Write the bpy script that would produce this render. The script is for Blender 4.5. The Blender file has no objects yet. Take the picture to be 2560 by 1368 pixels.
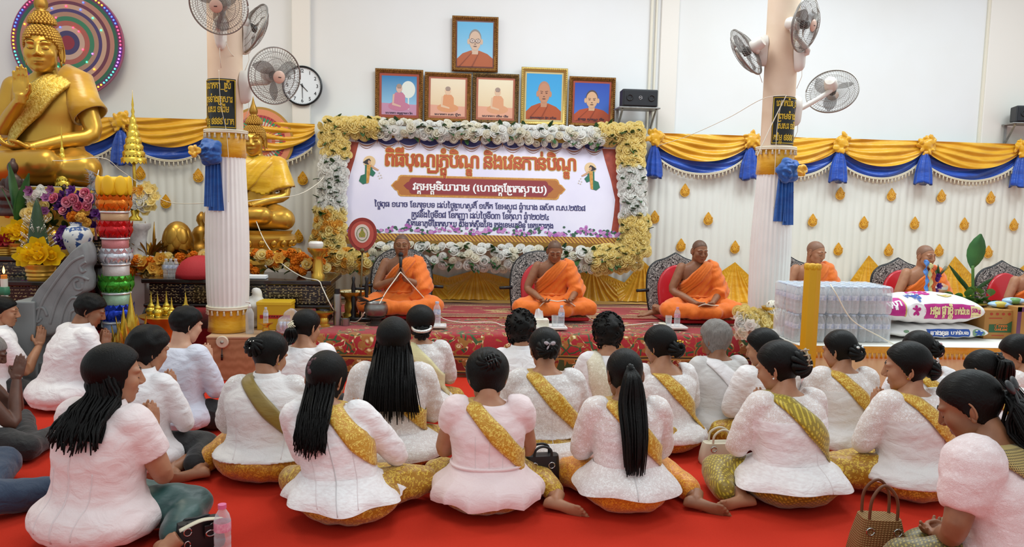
import bpy, bmesh, math, random
import numpy as np
from mathutils import Vector, Matrix
from mathutils.bvhtree import BVHTree

random.seed(7); rng = np.random.default_rng(7)
PI = math.pi
SC = bpy.context.scene
COL = SC.collection
# ------------------------------------------------------------ camera
PW, PH, FOC = 2560.0, 1368.0, 1950.0
EYE = Vector((0, 0, 1.55))
YAW, PITCH, ROLL = math.radians(5.419), math.radians(-5.599), math.radians(1.337)
_f = Vector((math.sin(YAW) * math.cos(PITCH), math.cos(YAW) * math.cos(PITCH), math.sin(PITCH)))
_r = Vector((math.cos(YAW), -math.sin(YAW), 0)); _u = _r.cross(_f)
CR = math.cos(ROLL) * _r + math.sin(ROLL) * _u
CU = -math.sin(ROLL) * _r + math.cos(ROLL) * _u
CF = _f
cam = bpy.data.cameras.new('camera'); camo = bpy.data.objects.new('camera', cam); COL.objects.link(camo)
cam.sensor_fit = 'HORIZONTAL'; cam.sensor_width = 36.0; cam.lens = 36.0 * FOC / PW; cam.clip_end = 100
camo.matrix_world = Matrix(((CR.x, CU.x, -CF.x, EYE.x), (CR.y, CU.y, -CF.y, EYE.y), (CR.z, CU.z, -CF.z, EYE.z), (0, 0, 0, 1)))
SC.camera = camo
# ------------------------------------------------------------ light and exposure
SC.view_settings.view_transform = 'Standard'; SC.view_settings.look = 'None'
SC.view_settings.gamma = 1.0; SC.view_settings.use_curve_mapping = False
SC.view_settings.exposure = 0.0
w = bpy.data.worlds.new('hall_daylight'); SC.world = w; w.use_nodes = True
w.node_tree.nodes['Background'].inputs[0].default_value = (0.90, 0.985, 1.0, 1)
w.node_tree.nodes['Background'].inputs[1].default_value = 0.70
def area(name, loc, size, sy, power, col=(1, .97, .93), rx=0.0, ry=0.0):
 L = bpy.data.lights.new(name, 'AREA'); L.shape = 'RECTANGLE'; L.size = size; L.size_y = sy; L.energy = power; L.color = col
 o = bpy.data.objects.new(name, L); COL.objects.link(o); o.location = loc; o.rotation_euler = (rx, ry, 0); return o
area('ceiling_lamp', (3.6, 6.6, 4.7), 1.3, 1.3, 90, (0.84, 0.965, 1.0))
area('ceiling_lamp', (0.9, 6.6, 4.7), 1.3, 1.3, 70, (.93, .98, 1))
area('ceiling_lamp', (-2.8, 6.4, 4.7), 1.3, 1.3, 62, (1, .90, .70))
area('ceiling_lamp', (1.0, 2.0, 4.7), 1.6, 1.6, 40, (.97, .98, 1))
area('ceiling_lamp', (6.2, 6.4, 4.7), 1.3, 1.3, 70, (0.84, 0.965, 1.0))
SC.cycles.max_bounces = 6; SC.cycles.diffuse_bounces = 3; SC.cycles.glossy_bounces = 3
SC.cycles.transmission_bounces = 5; SC.cycles.transparent_max_bounces = 10
SC.cycles.caustics_reflective = False; SC.cycles.caustics_refractive = False
SC.cycles.sample_clamp_indirect = 4.0

def ray(px, py):
 return CR * ((px - PW / 2) / FOC) - CU * ((py - PH / 2) / FOC) + CF
def at(px, py, Y):
 "photo point -> world point on the upright plane y = Y"
 d = ray(px, py); return EYE + d * ((Y - EYE.y) / d.y)
def on(px, py, z=0.0):
 "photo point -> world point at height z"
 d = ray(px, py); return EYE + d * ((z - EYE.z) / d.z)
def pxm(Y):
 return Y / FOC     # metres per photo pixel at depth Y
# ------------------------------------------------------------ mesh helpers
def V(*a): return Vector(a)
class MB:
 def __init__(s): s.v = []; s.f = []; s.m = []; s.uv = {}
 def add(s, vs, fs, mi=0):
  b = len(s.v); s.v.extend([tuple(p) for p in vs])
  for f in fs: s.f.append(tuple(i + b for i in f)); s.m.append(mi)
  return b
 def merge(s, o, M=None, mi=0):
  b = len(s.v); s.v.extend([tuple(M @ Vector(p)) if M else p for p in o.v])
  for f, m in zip(o.f, o.m): s.f.append(tuple(i + b for i in f)); s.m.append(m + mi)
 def box(s, c, d, mi=0, M=None):
  x, y, z = d[0] / 2, d[1] / 2, d[2] / 2
  vs = [Vector((i * x, j * y, k * z)) for k in (-1, 1) for j in (-1, 1) for i in (-1, 1)]
  if M: vs = [M @ v for v in vs]
  vs = [v + Vector(c) for v in vs]
  s.add(vs, [(0, 2, 3, 1), (4, 5, 7, 6), (0, 1, 5, 4), (2, 6, 7, 3), (0, 4, 6, 2), (1, 3, 7, 5)], mi)
 def loft(s, rings, cap0=True, cap1=True, mi=0, closed=True):
  n = len(rings[0]); b = len(s.v); fs = []
  vs = [tuple(p) for r in rings for p in r]
  for i in range(len(rings) - 1):
   for j in range(n if closed else n - 1):
    k = (j + 1) % n
    fs.append((i * n + j, i * n + k, (i + 1) * n + k, (i + 1) * n + j))
  if cap0: fs.append(tuple(range(n - 1, -1, -1)))
  if cap1: fs.append(tuple((len(rings) - 1) * n + j for j in range(n)))
  s.add(vs, fs, mi)
 def grid(s, fn, nu, nv, mi=0, wrapu=False):
  vs = []; fs = []; mu = nu if wrapu else nu + 1
  for j in range(nv + 1):
   for i in range(mu): vs.append(tuple(fn(i / nu, j / nv)))
  for j in range(nv):
   for i in range(nu):
    k = (i + 1) % mu
    fs.append((j * mu + i, j * mu + k, (j + 1) * mu + k, (j + 1) * mu + i))
  s.add(vs, fs, mi)
 def tube(s, pts, r, n=10, mi=0, cap=True, flat=1.0):
  pts = [Vector(p) for p in pts]; m = len(pts)
  if not hasattr(r, '__len__'): r = [r] * m
  T = [(pts[min(i + 1, m - 1)] - pts[max(i - 1, 0)]).normalized() for i in range(m)]
  a = Vector((0, 0, 1)) if abs(T[0].z) < .9 else Vector((1, 0, 0))
  U = T[0].cross(a).normalized(); rings = []
  for i in range(m):
   U = (U - T[i] * U.dot(T[i])).normalized(); W = T[i].cross(U)
   rings.append([pts[i] + (U * math.cos(2 * PI * k / n) + W * (flat * math.sin(2 * PI * k / n))) * r[i] for k in range(n)])
  s.loft(rings, cap, cap, mi)
 def lathe(s, prof, n=24, c=(0, 0, 0), mi=0, M=None, sx=1, sy=1, cap=True, lobes=0, amp=0):
  rings = []
  for r, z in prof:
   ring = []
   for k in range(n):
    t = 2 * PI * k / n; q = r * (1 + amp * math.cos(lobes * t)) if lobes else r
    p = Vector((q * sx * math.cos(t), q * sy * math.sin(t), z))
    if M: p = M @ p
    ring.append(p + Vector(c))
   rings.append(ring)
  s.loft(rings, cap, cap, mi)
 def ell(s, c, r, nu=16, nv=10, mi=0, M=None):
  if not hasattr(r, '__len__'): r = (r, r, r)
  vs = []; fs = []
  for j in range(1, nv):
   a = PI * j / nv
   for i in range(nu):
    t = 2 * PI * i / nu
    p = Vector((r[0] * math.sin(a) * math.cos(t), r[1] * math.sin(a) * math.sin(t), r[2] * math.cos(a)))
    vs.append((M @ p if M else p) + Vector(c))
  tp = Vector((0, 0, r[2])); bt = Vector((0, 0, -r[2]))
  vs.append((M @ tp if M else tp) + Vector(c)); vs.append((M @ bt if M else bt) + Vector(c))
  for j in range(nv - 2):
   for i in range(nu):
    k = (i + 1) % nu; fs.append((j * nu + i, (j + 1) * nu + i, (j + 1) * nu + k, j * nu + k))
  t_, b_ = len(vs) - 2, len(vs) - 1
  for i in range(nu):
   k = (i + 1) % nu; fs.append((t_, i, k)); fs.append((b_, (nv - 2) * nu + k, (nv - 2) * nu + i))
  s.add(vs, fs, mi)
 def prism(s, pts, d, O=(0, 0, 0), U=(1, 0, 0), W=(0, 0, 1), mi=0, back=True):
  "outline in the (U, W) plane pushed by depth d along U x W (towards -y for the defaults)"
  O, U, W = Vector(O), Vector(U), Vector(W); N = U.cross(W).normalized(); n = len(pts)
  a = [O + U * p[0] + W * p[1] + N * d for p in pts]; b = [O + U * p[0] + W * p[1] for p in pts]
  fs = [tuple(range(n))] + ([tuple(range(2 * n - 1, n - 1, -1))] if back else [])
  fs += [(i, i + n, (i + 1) % n + n, (i + 1) % n) for i in range(n)]
  s.add(a + b, fs, mi)
 def mesh(s, name):
  me = bpy.data.meshes.new(name); me.from_pydata(s.v, [], s.f)
  if any(s.m): me.polygons.foreach_set('material_index', s.m)
  me.update(); return me
 def build(s, name, mats, parent=None, smooth=True, bevel=0.0, seg=2, remesh=0, sm=0, sub=0, loc=None, auto=None, recalc=True):
  me = s.mesh(name)
  if recalc or bevel:
   bm = bmesh.new(); bm.from_mesh(me)
   if recalc: bmesh.ops.recalc_face_normals(bm, faces=bm.faces)
   if bevel:
    es = [e for e in bm.edges if len(e.link_faces) == 2 and e.calc_face_angle(0) > .6]
    bmesh.ops.bevel(bm, geom=es, offset=bevel, segments=seg, affect='EDGES', profile=.5)
   bm.to_mesh(me); bm.free()
  if remesh or sm or sub: me = evalmods(me, remesh, sm, sub)
  return link(name, me, mats, parent, smooth, loc, auto)
def evalmods(me, remesh=0, sm=0, sub=0, disp=None):
 o = bpy.data.objects.new('tmp', me); COL.objects.link(o)
 if remesh:
  q = o.modifiers.new('r', 'REMESH'); q.mode = 'VOXEL'; q.voxel_size = remesh; q.use_smooth_shade = True
 if sm:
  q = o.modifiers.new('s', 'SMOOTH'); q.factor = .5; q.iterations = sm
 if sub:
  q = o.modifiers.new('u', 'SUBSURF'); q.levels = sub; q.render_levels = sub
 dg = bpy.context.evaluated_depsgraph_get(); ev = o.evaluated_get(dg)
 r = bpy.data.meshes.new_from_object(ev, depsgraph=dg)
 bpy.data.objects.remove(o); bpy.data.meshes.remove(me); return r
def link(name, me, mats, parent=None, smooth=True, loc=None, auto=None):
 o = bpy.data.objects.new(name, me); me.name = name; COL.objects.link(o)
 if not isinstance(mats, (list, tuple)): mats = [mats]
 if len(me.materials): me.materials.clear()
 for m in mats: me.materials.append(m)
 n = len(me.polygons); me.polygons.foreach_set('use_smooth', [smooth] * n)
 if smooth and auto is not None: me.set_sharp_from_angle(angle=math.radians(auto))
 if parent: o.parent = parent
 if loc is not None: o.location = loc
 return o
def tag(o, label=None, cat=None, group=None, kind=None):
 if label: o['label'] = label
 if cat: o['category'] = cat
 if group: o['group'] = group
 if kind: o['kind'] = kind
 return o
def thing(name, label, cat, loc=(0, 0, 0), rz=0.0, group=None, sc=None):
 o = bpy.data.objects.new(name, None); COL.objects.link(o); o.location = loc; o.rotation_euler = (0, 0, rz)
 o.empty_display_size = .05
 if sc: o.scale = (sc, sc, sc)
 return tag(o, label, cat, group)
def struct(name, mb, m, **k):
 o = mb.build(name, m, **k); o['kind'] = 'structure'; return o
def copytree(o, parent=None):
 c = o.copy(); COL.objects.link(c)
 if parent: c.parent = parent
 for ch in list(o.children): copytree(ch, c)
 return c
def Rz(a): return Matrix.Rotation(a, 3, 'Z')
def Rx(a): return Matrix.Rotation(a, 3, 'X')
def Ry(a): return Matrix.Rotation(a, 3, 'Y')
def bez(pts, n=24):
 "Catmull-Rom through pts"
 P = [Vector(p) for p in pts]; out = []
 for i in range(len(P) - 1):
  a, b, c, d = P[max(i - 1, 0)], P[i], P[i + 1], P[min(i + 2, len(P) - 1)]
  k = max(2, n // (len(P) - 1))
  for j in range(k):
   t = j / k
   out.append(.5 * ((2 * b) + (c - a) * t + (2 * a - 5 * b + 4 * c - d) * t * t + (3 * b - a - 3 * c + d) * t ** 3))
 out.append(P[-1]); return out
def lerp(a, b, t): return a + (b - a) * t
def itp(x, xs, ys): return float(np.interp(x, xs, ys))
# ------------------------------------------------------------ materials
def lin(c):
 if isinstance(c, str): c = [int(c[i:i + 2], 16) for i in (0, 2, 4)]
 return tuple(((x / 255) / 12.92 if x / 255 <= .04045 else ((x / 255 + .055) / 1.055) ** 2.4) for x in c) + (1.0,)
class NT:
 def __init__(s, name):
  s.mat = bpy.data.materials.new(name); s.mat.use_nodes = True; s.nt = s.mat.node_tree
  s.bs = s.nt.nodes['Principled BSDF']; s.out = s.nt.nodes['Material Output']
 def n(s, t, **k):
  nd = s.nt.nodes.new('ShaderNode' + t)
  for a, b in k.items():
   if a.startswith('i'):
    i = a[1:]; i = int(i) if i.isdigit() else i.replace('_', ' ')
    s.set(nd.inputs[i], b)
   else: setattr(nd, a, b)
  return nd
 def set(s, inp, v):
  if isinstance(v, bpy.types.NodeSocket): s.nt.links.new(v, inp)
  elif isinstance(v, bpy.types.Node): s.nt.links.new(v.outputs[0], inp)
  else: inp.default_value = v
 def p(s, **k):
  for a, b in k.items(): s.set(s.bs.inputs[a.replace('_', ' ')], b)
 def co(s, kind='Object', scale=(1, 1, 1), rot=(0, 0, 0)):
  t = s.n('TexCoord'); m = s.n('Mapping', iVector=t.outputs[kind]); m.inputs['Scale'].default_value = scale; m.inputs['Rotation'].default_value = rot
  return m.outputs[0]
 def noise(s, vec, scale=5, detail=3, rough=.5, dist=0):
  return s.n('TexNoise', iVector=vec, iScale=scale, iDetail=detail, iRoughness=rough, iDistortion=dist).outputs[0]
 def vor(s, vec, scale=5, feature='F1', out=0, rand=1.0):
  nd = s.n('TexVoronoi', feature=feature, iVector=vec, iScale=scale); nd.inputs['Randomness'].default_value = rand; return nd.outputs[out]
 def wave(s, vec, scale=5, dist=0, detail=2, direction='X', typ='BANDS'):
  nd = s.n('TexWave', wave_type=typ, iVector=vec, iScale=scale, iDistortion=dist, iDetail=detail)
  if typ == 'BANDS': nd.bands_direction = direction
  return nd.outputs[1]
 def ma(s, op, a, b=0.0, c=0.0, clamp=False):
  nd = s.n('Math', operation=op, use_clamp=clamp); s.set(nd.inputs[0], a); s.set(nd.inputs[1], b); s.set(nd.inputs[2], c); return nd.outputs[0]
 def ramp(s, fac, stops, mode='LINEAR'):
  nd = s.n('ValToRGB', iFac=fac); cr = nd.color_ramp; cr.interpolation = mode
  while len(cr.elements) < len(stops): cr.elements.new(.5)
  for e, (p, c) in zip(cr.elements, stops): e.position = p; e.color = lin(c) if not isinstance(c, float) else (c, c, c, 1)
  return nd.outputs[0]
 def mix(s, fac, a, b, mode='MIX'):
  nd = s.n('Mix', data_type='RGBA', blend_type=mode); s.set(nd.inputs[0], fac)
  for i, c in ((6, a), (7, b)): s.set(nd.inputs[i], c if isinstance(c, (bpy.types.NodeSocket, bpy.types.Node)) else lin(c))
  return nd.outputs[2]
 def bump(s, h, st=.3, d=.01):
  s.p(Normal=s.n('Bump', iHeight=h, iStrength=st, iDistance=d).outputs[0])
 def sep(s, vec):
  return s.n('SeparateXYZ', iVector=vec).outputs
_MC = {}
def M(name, col, rough=.5, metal=0.0, bump=None, var=None, **k):
 "plain material; var = (scale, second colour), bump = (scale, strength, distance)"
 if name in _MC: return _MC[name]
 t = NT(name); t.p(Base_Color=lin(col), Roughness=rough, Metallic=metal)
 for a, b in k.items(): t.p(**{a: b})
 if var:
  v = t.noise(t.co(), var[0], 4, .55); t.p(Base_Color=t.mix(t.ramp(v, [(.35, 0.0), (.68, 1.0)]), col, var[1]))
 if bump: t.bump(t.noise(t.co(scale=bump[3] if len(bump) > 3 else (1, 1, 1)), bump[0], 4, .6), bump[1], bump[2] if len(bump) > 2 else .01)
 _MC[name] = t.mat; return t.mat
def satin(name, c1, c2, rough=.32):
 if name in _MC: return _MC[name]
 t = NT(name); v = t.noise(t.co(scale=(1, 1, 3)), 5, 3)
 t.p(Base_Color=t.mix(t.ramp(v, [(.3, 0.0), (.7, 1.0)]), c1, c2), Roughness=rough, Sheen_Weight=.3, Specular_IOR_Level=.6)
 t.bump(t.noise(t.co(scale=(1, 1, 2.5)), 9, 3), .35, .02)
 _MC[name] = t.mat; return t.mat
def brocade(name, dark, mid, light, scale=16, kind=0, fine=4.0):
 "woven silk with a floral figure"
 if name in _MC: return _MC[name]
 t = NT(name); v = t.co()
 wv = t.n('VectorMath', operation='ADD'); t.set(wv.inputs[0], v)
 nz = t.n('TexNoise', iVector=v, iScale=9.0); sc = t.n('VectorMath', operation='SCALE'); t.set(sc.inputs[0], nz.outputs[1]); sc.inputs['Scale'].default_value = .05
 t.set(wv.inputs[1], sc.outputs[0]); vv = wv.outputs[0]
 d = t.vor(vv, scale, 'DISTANCE_TO_EDGE'); e = t.vor(vv, scale * 2.1, 'F1'); q = t.noise(vv, scale * fine, 2)
 if kind == 0:      # flowers and vines
  fl = t.ma('MULTIPLY', t.ma('LESS_THAN', e, .42), t.ma('GREATER_THAN', t.ma('ABSOLUTE', t.ma('SUBTRACT', e, .2)), .05)); ln = t.ma('LESS_THAN', t.ma('ABSOLUTE', t.ma('SUBTRACT', t.noise(vv, scale * .8, 1, .5, .8), .5)), .025); fac = t.ma('MAXIMUM', fl, ln)
  fac = t.ma('MULTIPLY', fac, t.ramp(q, [(.36, .15), (.5, 1.0)]))
 elif kind == 1:    # small diamonds
  w1 = t.wave(t.co(scale=(1, 1, 1), rot=(0, .785, .785)), scale * .8); w2 = t.wave(t.co(rot=(0, -.785, -.785)), scale * .8)
  fac = t.ma('GREATER_THAN', t.ma('MULTIPLY', w1, w2), .42); fac = t.ma('MAXIMUM', fac, t.ma('LESS_THAN', e, .2))
 else:              # fine scroll
  fac = t.ramp(t.ma('SINE', t.ma('MULTIPLY', t.noise(vv, scale, 2, .5, .6), 34.0)), [(.1, 0.0), (.4, 1.0)])
 t.p(Base_Color=t.mix(fac, t.mix(t.noise(v, 3, 2), dark, mid), light), Roughness=.42, Sheen_Weight=.25, Metallic=.05)
 h = t.ma('ADD', t.ma('MULTIPLY', fac, .25), t.ma('MULTIPLY', t.noise(t.co(scale=(1, 1, 1.5)), 7, 3), 1.5)); t.bump(h, .5, .02)
 _MC[name] = t.mat; return t.mat
def cloth(name, col, scale=40, st=.35, kind='weave', col2=None, fold=1.0):
 if name in _MC: return _MC[name]
 t = NT(name); v = t.co(); col2 = col2 or col
 if kind == 'lace':
  a = t.vor(v, scale, 'DISTANCE_TO_EDGE'); b = t.vor(v, scale * .42, 'SMOOTH_F1'); h = t.ma('MAXIMUM', t.ramp(a, [(.03, 1.0), (.14, 0.0)]), t.ramp(b, [(.22, 1.0), (.34, 0.0)]))
  c = t.mix(h, col2, col)
 elif kind == 'floral':
  a = t.noise(v, scale * .6, 2, .5, 1.2); h = t.ramp(t.ma('SINE', t.ma('MULTIPLY', a, 26.0)), [(.25, 0.0), (.6, 1.0)]); c = t.mix(h, col2, col)
 elif kind == 'check':
  w1 = t.wave(v, scale, direction='X'); w2 = t.wave(v, scale, direction='Z'); h = t.ma('MULTIPLY', t.ma('GREATER_THAN', w1, .45), t.ma('GREATER_THAN', w2, .45)); c = t.mix(h, col2, col)
 elif kind == 'crinkle':
  h = t.noise(t.co(scale=(.6, .6, 2.2)), scale, 3, .6); c = t.mix(t.ramp(h, [(.35, 0.0), (.6, 1.0)]), col2, col)
 else:
  h = t.noise(v, scale * 4, 2, .7); c = t.mix(h, col2, col)
 t.p(Base_Color=c, Roughness=.75, Sheen_Weight=.2)
 big = t.noise(t.co(scale=(1, 1, 1.7)), 9, 3, .5, .8)
 t.bump(t.ma('ADD', t.ma('MULTIPLY', h, .12), t.ma('MULTIPLY', big, 1.6 * fold)), st, .022)
 _MC[name] = t.mat; return t.mat
GOLD = M('gold_paint', 'dcb04a', .3, .8, bump=(3, .08))
GOLD2 = M('old_gold', 'b8903c', .38, .75, bump=(8, .12), var=(6, 'a06a1c'))
GOLDF = M('gold_foil', 'e4c24c', .26, .8, bump=(14, .25))
BRASS = M('brass', 'dcae4a', .22, 1.0)
SILVER = M('silver_foil', 'eef0f4', .25, .6, bump=(18, .4))
WHITE = M('white_plastic', 'efece6', .4)
CREAMP = M('cream_plastic', 'e6ddd2', .42)
BLACK = M('black_plastic', '16161a', .4)
DARKW = M('dark_lacquer', '1c100d', .25, Coat_Weight=.4)
GREEN = M('leaf_green', '2f5a26', .5, var=(12, '1f4420'))
GREENL = M('leaf_light', '5f8a3c', .5, var=(12, '3f6a2c'))
BANANA = M('banana_leaf', '3f7a3a', .42, var=(6, '2c5f2f'))
def petal(name, c1, c2):
 t = NT('petal_' + name); c = t.mix(t.noise(t.co(), 5, 3), c1, c2); t.p(Base_Color=c, Roughness=.6, Specular_IOR_Level=.2); tr = t.n('BsdfTranslucent'); t.set(tr.inputs[0], c); mx = t.n('MixShader'); t.set(mx.inputs[0], .5); t.set(mx.inputs[1], t.bs.outputs[0]); t.set(mx.inputs[2], tr.outputs[0]); t.set(t.out.inputs[0], mx.outputs[0]); return t.mat
PETALY = petal('yellow', 'fff4c0', 'ffe896')
PETALW = petal('white', 'ffffff', 'fbf8f0')
PETALI = petal('ivory', 'fffcf2', 'f8f2e0')
PETALO = petal('orange', 'f8a030', 'ee7e14')
PETALG = petal('golden', 'fcd470', 'f4bc48')
PETALC = petal('canary', 'fbdc20', 'f0bc10')
PETALP = M('petal_purple', '6a2a86', .6, var=(8, '4a1a6a'))
PETALK = M('petal_pink', 'cf4a72', .6, var=(8, 'e9a0b0'))
PETALR = M('petal_red', 'b02028', .6, var=(8, '8a1018'))
PETALV = M('petal_mauve', 'a4669a', .6, var=(8, '8a4a80'))
SAT_G = satin('gold_satin', 'd99a0c', 'efb726')
SAT_B = satin('blue_satin', '123f9c', '1c56c4')
SAT_BT = satin('blue_tulle', '0e4a9a', '1a62b4', .6)
SKIN = {k: M('skin_' + k, a, .5, bump=(60, .05, .002), var=(14, b), Subsurface_Weight=.05, Subsurface_Scale=.01) for k, a, b in (
 ('tan', 'b5805f', 'a87355'), ('brown', '9a6849', '8a5a3e'), ('dark', '6b4636', '5c3a2c'), ('light', 'd3a487', 'c8957a'), ('sole', 'c9937c', 'b88068'))}
LIP = M('lip', '9a5a4c', .5); BROW = M('brow_hair', '1a1412', .7); EYEL = M('lash_line', '1c1210', .6)
CORD = M('white_cord', 'ece5d4', .8, bump=(200, .4, .002))
GLASS = M('drinking_glass', 'f2f6f8', .05, Alpha=.25)
def plastic_clear(name, col, a=.3, rough=.12):
 if name in _MC: return _MC[name]
 t = NT(name); t.p(Base_Color=lin(col), Roughness=rough, Specular_IOR_Level=.8)
 lw = t.n('LayerWeight'); lw.inputs[0].default_value = .35
 t.p(Alpha=t.ramp(lw.outputs[1], [(.0, float(a)), (.85, min(1.0, a * 2.6))]))
 _MC[name] = t.mat; return t.mat
# ------------------------------------------------------------ lettering (built-in font, Khmer clusters set by hand)
_GC = {}
def _inside(p, poly):
 c = False; n = len(poly)
 for i in range(n):
  a, b = poly[i], poly[i - 1]
  if (a[1] > p[1]) != (b[1] > p[1]) and p[0] < (b[0] - a[0]) * (p[1] - a[1]) / (b[1] - a[1]) + a[0]: c = not c
 return c
def glyph(ch, off=0.0):
 "filled outline of one character: every outer contour is filled on its own, with the holes inside it"
 if ch not in _GC:
  from mathutils.geometry import tessellate_polygon
  cu = bpy.data.curves.new('g', 'FONT'); cu.body = ch; cu.resolution_u = 3; cu.fill_mode = 'NONE'
  o = bpy.data.objects.new('g', cu); COL.objects.link(o); bpy.context.view_layer.update(); me = o.to_mesh()
  vs = [(v.co.x, v.co.y) for v in me.vertices]; nx = {}
  for e in me.edges: nx.setdefault(e.vertices[0], []).append(e.vertices[1]); nx.setdefault(e.vertices[1], []).append(e.vertices[0])
  o.to_mesh_clear(); bpy.data.objects.remove(o); bpy.data.curves.remove(cu); seen = set(); loops = []
  for st in range(len(vs)):
   if st in seen or st not in nx: continue
   lp = [st]; seen.add(st)
   while True:
    q = [k for k in nx[lp[-1]] if k not in seen]
    if not q: break
    if len(lp) == 1 and st + 1 in q: q = [st + 1]
    lp.append(q[0]); seen.add(q[0])
   if len(lp) > 2: loops.append([vs[k] for k in lp])
  ar = lambda L: sum(L[k - 1][0] * L[k][1] - L[k][0] * L[k - 1][1] for k in range(len(L))) / 2
  V_, F_ = [], []
  if loops:
   sg = ar(max(loops, key=lambda L: abs(ar(L)))); outs = [L for L in loops if ar(L) * sg > 0]; ins = [L for L in loops if ar(L) * sg < 0]
   for L in outs:
    hs = [h for h in ins if _inside(h[0], L) and all(_inside(h[0], L) for L2 in (L,))]; polys = [L] + hs
    flat_ = [p for q in polys for p in q]; b = len(V_)
    for tr in tessellate_polygon([[Vector((p[0], p[1], 0)) for p in q] for q in polys]): F_.append(tuple(k + b for k in tr))
    ci = (V_[-1][2] + 1) if V_ else 0; V_ += [(p[0], p[1], ci) for p in flat_]
  xs = [v[0] for v in V_] or [0]; _GC[ch] = (V_, F_, min(xs), max(xs))
 return _GC[ch]
_PRE = {'េ': 'េ', 'ែ': 'ែ', 'ៃ': 'ៃ', 'ោ': 'េ', 'ៅ': 'េ', 'ើ': 'េ', 'ៀ': 'េ', 'ឿ': 'េ'}
_POST = {'ា': 'ា', 'ោ': 'ា', 'ៅ': 'ា', 'ះ': 'ះ'}
_ABV = {'ិ': 'ិ', 'ី': 'ី', 'ឹ': 'ឹ', 'ឺ': 'ឺ', 'ើ': 'ី', 'ឿ': 'ឺ', 'ៀ': 'ី', 'ំ': 'ំ', '់': '់', '៍': '៍', '៏': '៏', '័': '័', '៉': '៉', '៊': '៊'}
_BLW = {'ុ': 'ុ', 'ូ': 'ូ', 'ួ': 'ួ'}
def shape(text):
 "-> list of (glyph, x, y, sx, sy), total width"
 out = []; x = 0.0; i = 0; g = .05
 def put(c, at_x, y=0, sx=1, sy=1): out.append((c, at_x, y, sx, sy))
 def adv(c):
  nonlocal x
  _, _, a, b = glyph(c); put(c, x - a); x += b - a + g
 while i < len(text):
  c = text[i]
  if c == ' ': x += .26; i += 1; continue
  if 0x1780 <= ord(c) <= 0x17B3:
   base = c; i += 1; subs = []; pre = []; post = []; ab = []; bl = []
   while i < len(text):
    d = text[i]
    if d == '្' and i + 1 < len(text): subs.append(text[i + 1]); i += 2; continue
    if d in _PRE: pre.append(_PRE[d])
    if d in _POST: post.append(_POST[d])
    if d in _ABV: ab.append(_ABV[d])
    if d in _BLW: bl.append(_BLW[d])
    if not (d in _PRE or d in _POST or d in _ABV or d in _BLW): break
    i += 1
   for q in pre: adv(q)
   if 'រ' in subs:
    put('|ro', x, 0); x += .17; subs.remove('រ')
   b0 = x; adv(base); b1 = x - g; cx = (b0 + b1) / 2
   low = 0
   for sb in subs:
    _, _, a, b = glyph(sb)
    if sb == 'យ':
     put('|yo', b1 - .12, 0); x = max(x, b1 + .22); continue
    k = .62; wd = (b - a) * k
    put(sb, cx - wd / 2 - a * k, -.40, k, .54); low += .3
    x = max(x, cx + wd / 2 + g)
   for q in bl:
    _, _, a, b = glyph(q); put(q, cx - (a + b) / 2 + .05, -low)
   up = 0
   for q in ab:
    _, _, a, b = glyph(q); put(q, cx - (a + b) / 2 + (.0 if up == 0 else .18), up * .12); up += 1
   for q in post: adv(q)
  else:
   adv(c); i += 1
 return out, x - g
def _stroke(mb, pts, wd, X, Y, h):
 for a, b in zip(pts, pts[1:]):
  a = Vector((a[0], a[1], 0)); b = Vector((b[0], b[1], 0)); d = (b - a).normalized(); n = Vector((-d.y, d.x, 0)) * wd / 2; e = d * wd * .3
  mb.append(([(p.x, p.y) for p in (a - n - e, b - n + e, b + n + e, a + n - e)], [(0, 1, 2, 3)]))
def text_mb(text, O, U, W, width=None, height=None, off=0.0, lift=0.0, warp=None, centre=False, mb=None, wt=.075):
 "flat lettering from O along U, upright along W; scaled to width (or letter height)"
 gl, tw = shape(text); mb = mb or MB()
 O, U, W = Vector(O), Vector(U), Vector(W); N = U.cross(W).normalized()
 k = width / tw if width else height / .6
 ky = height / .6 if height else k
 x0 = -tw / 2 if centre else 0; cnt = 0
 for c, x, y, sx, sy in gl:
  if c in ('|ro', '|yo'):
   tmp = []
   o2 = wt + 2 * off
   if c == '|ro': _stroke(tmp, [(x + .05, .6), (x + .05, -.2), (x + .13, -.27), (x + .3, -.27), (x + .38, -.2)], o2, 0, 0, 0); _stroke(tmp, [(x + .05, .57), (x + .14, .52)], o2, 0, 0, 0)
   else: _stroke(tmp, [(x - .2, -.12), (x - .2, -.26), (x + .2, -.26), (x + .28, -.2), (x + .28, .57)], o2, 0, 0, 0)
   parts = tmp
  else:
   vs, fs, a, b = glyph(c); sh = [(0, 0)] + ([(off * math.cos(q * PI / 4), off * math.sin(q * PI / 4)) for q in range(8)] if off else []); sh += [(off * .55 * math.cos(q * PI / 2 + .4), off * .55 * math.sin(q * PI / 2 + .4)) for q in range(4)] if off > .03 else []
   parts = [([(x + p[0] * sx + e[0], y + p[1] * sy + e[1], p[2]) for p in vs], fs) for e in sh]
  for q_, (vs, fs) in enumerate(parts):
   P = []; cnt = (cnt + 1) % 7; lf = lift + 6e-5 * q_
   for p in vs:
    q = O + U * ((p[0] + x0) * k) + W * (p[1] * ky) + N * (lf + (2e-5 * p[2] if len(p) > 2 else 0))
    P.append(warp(q) if warp else q)
   mb.add(P, fs)
 return mb
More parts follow.
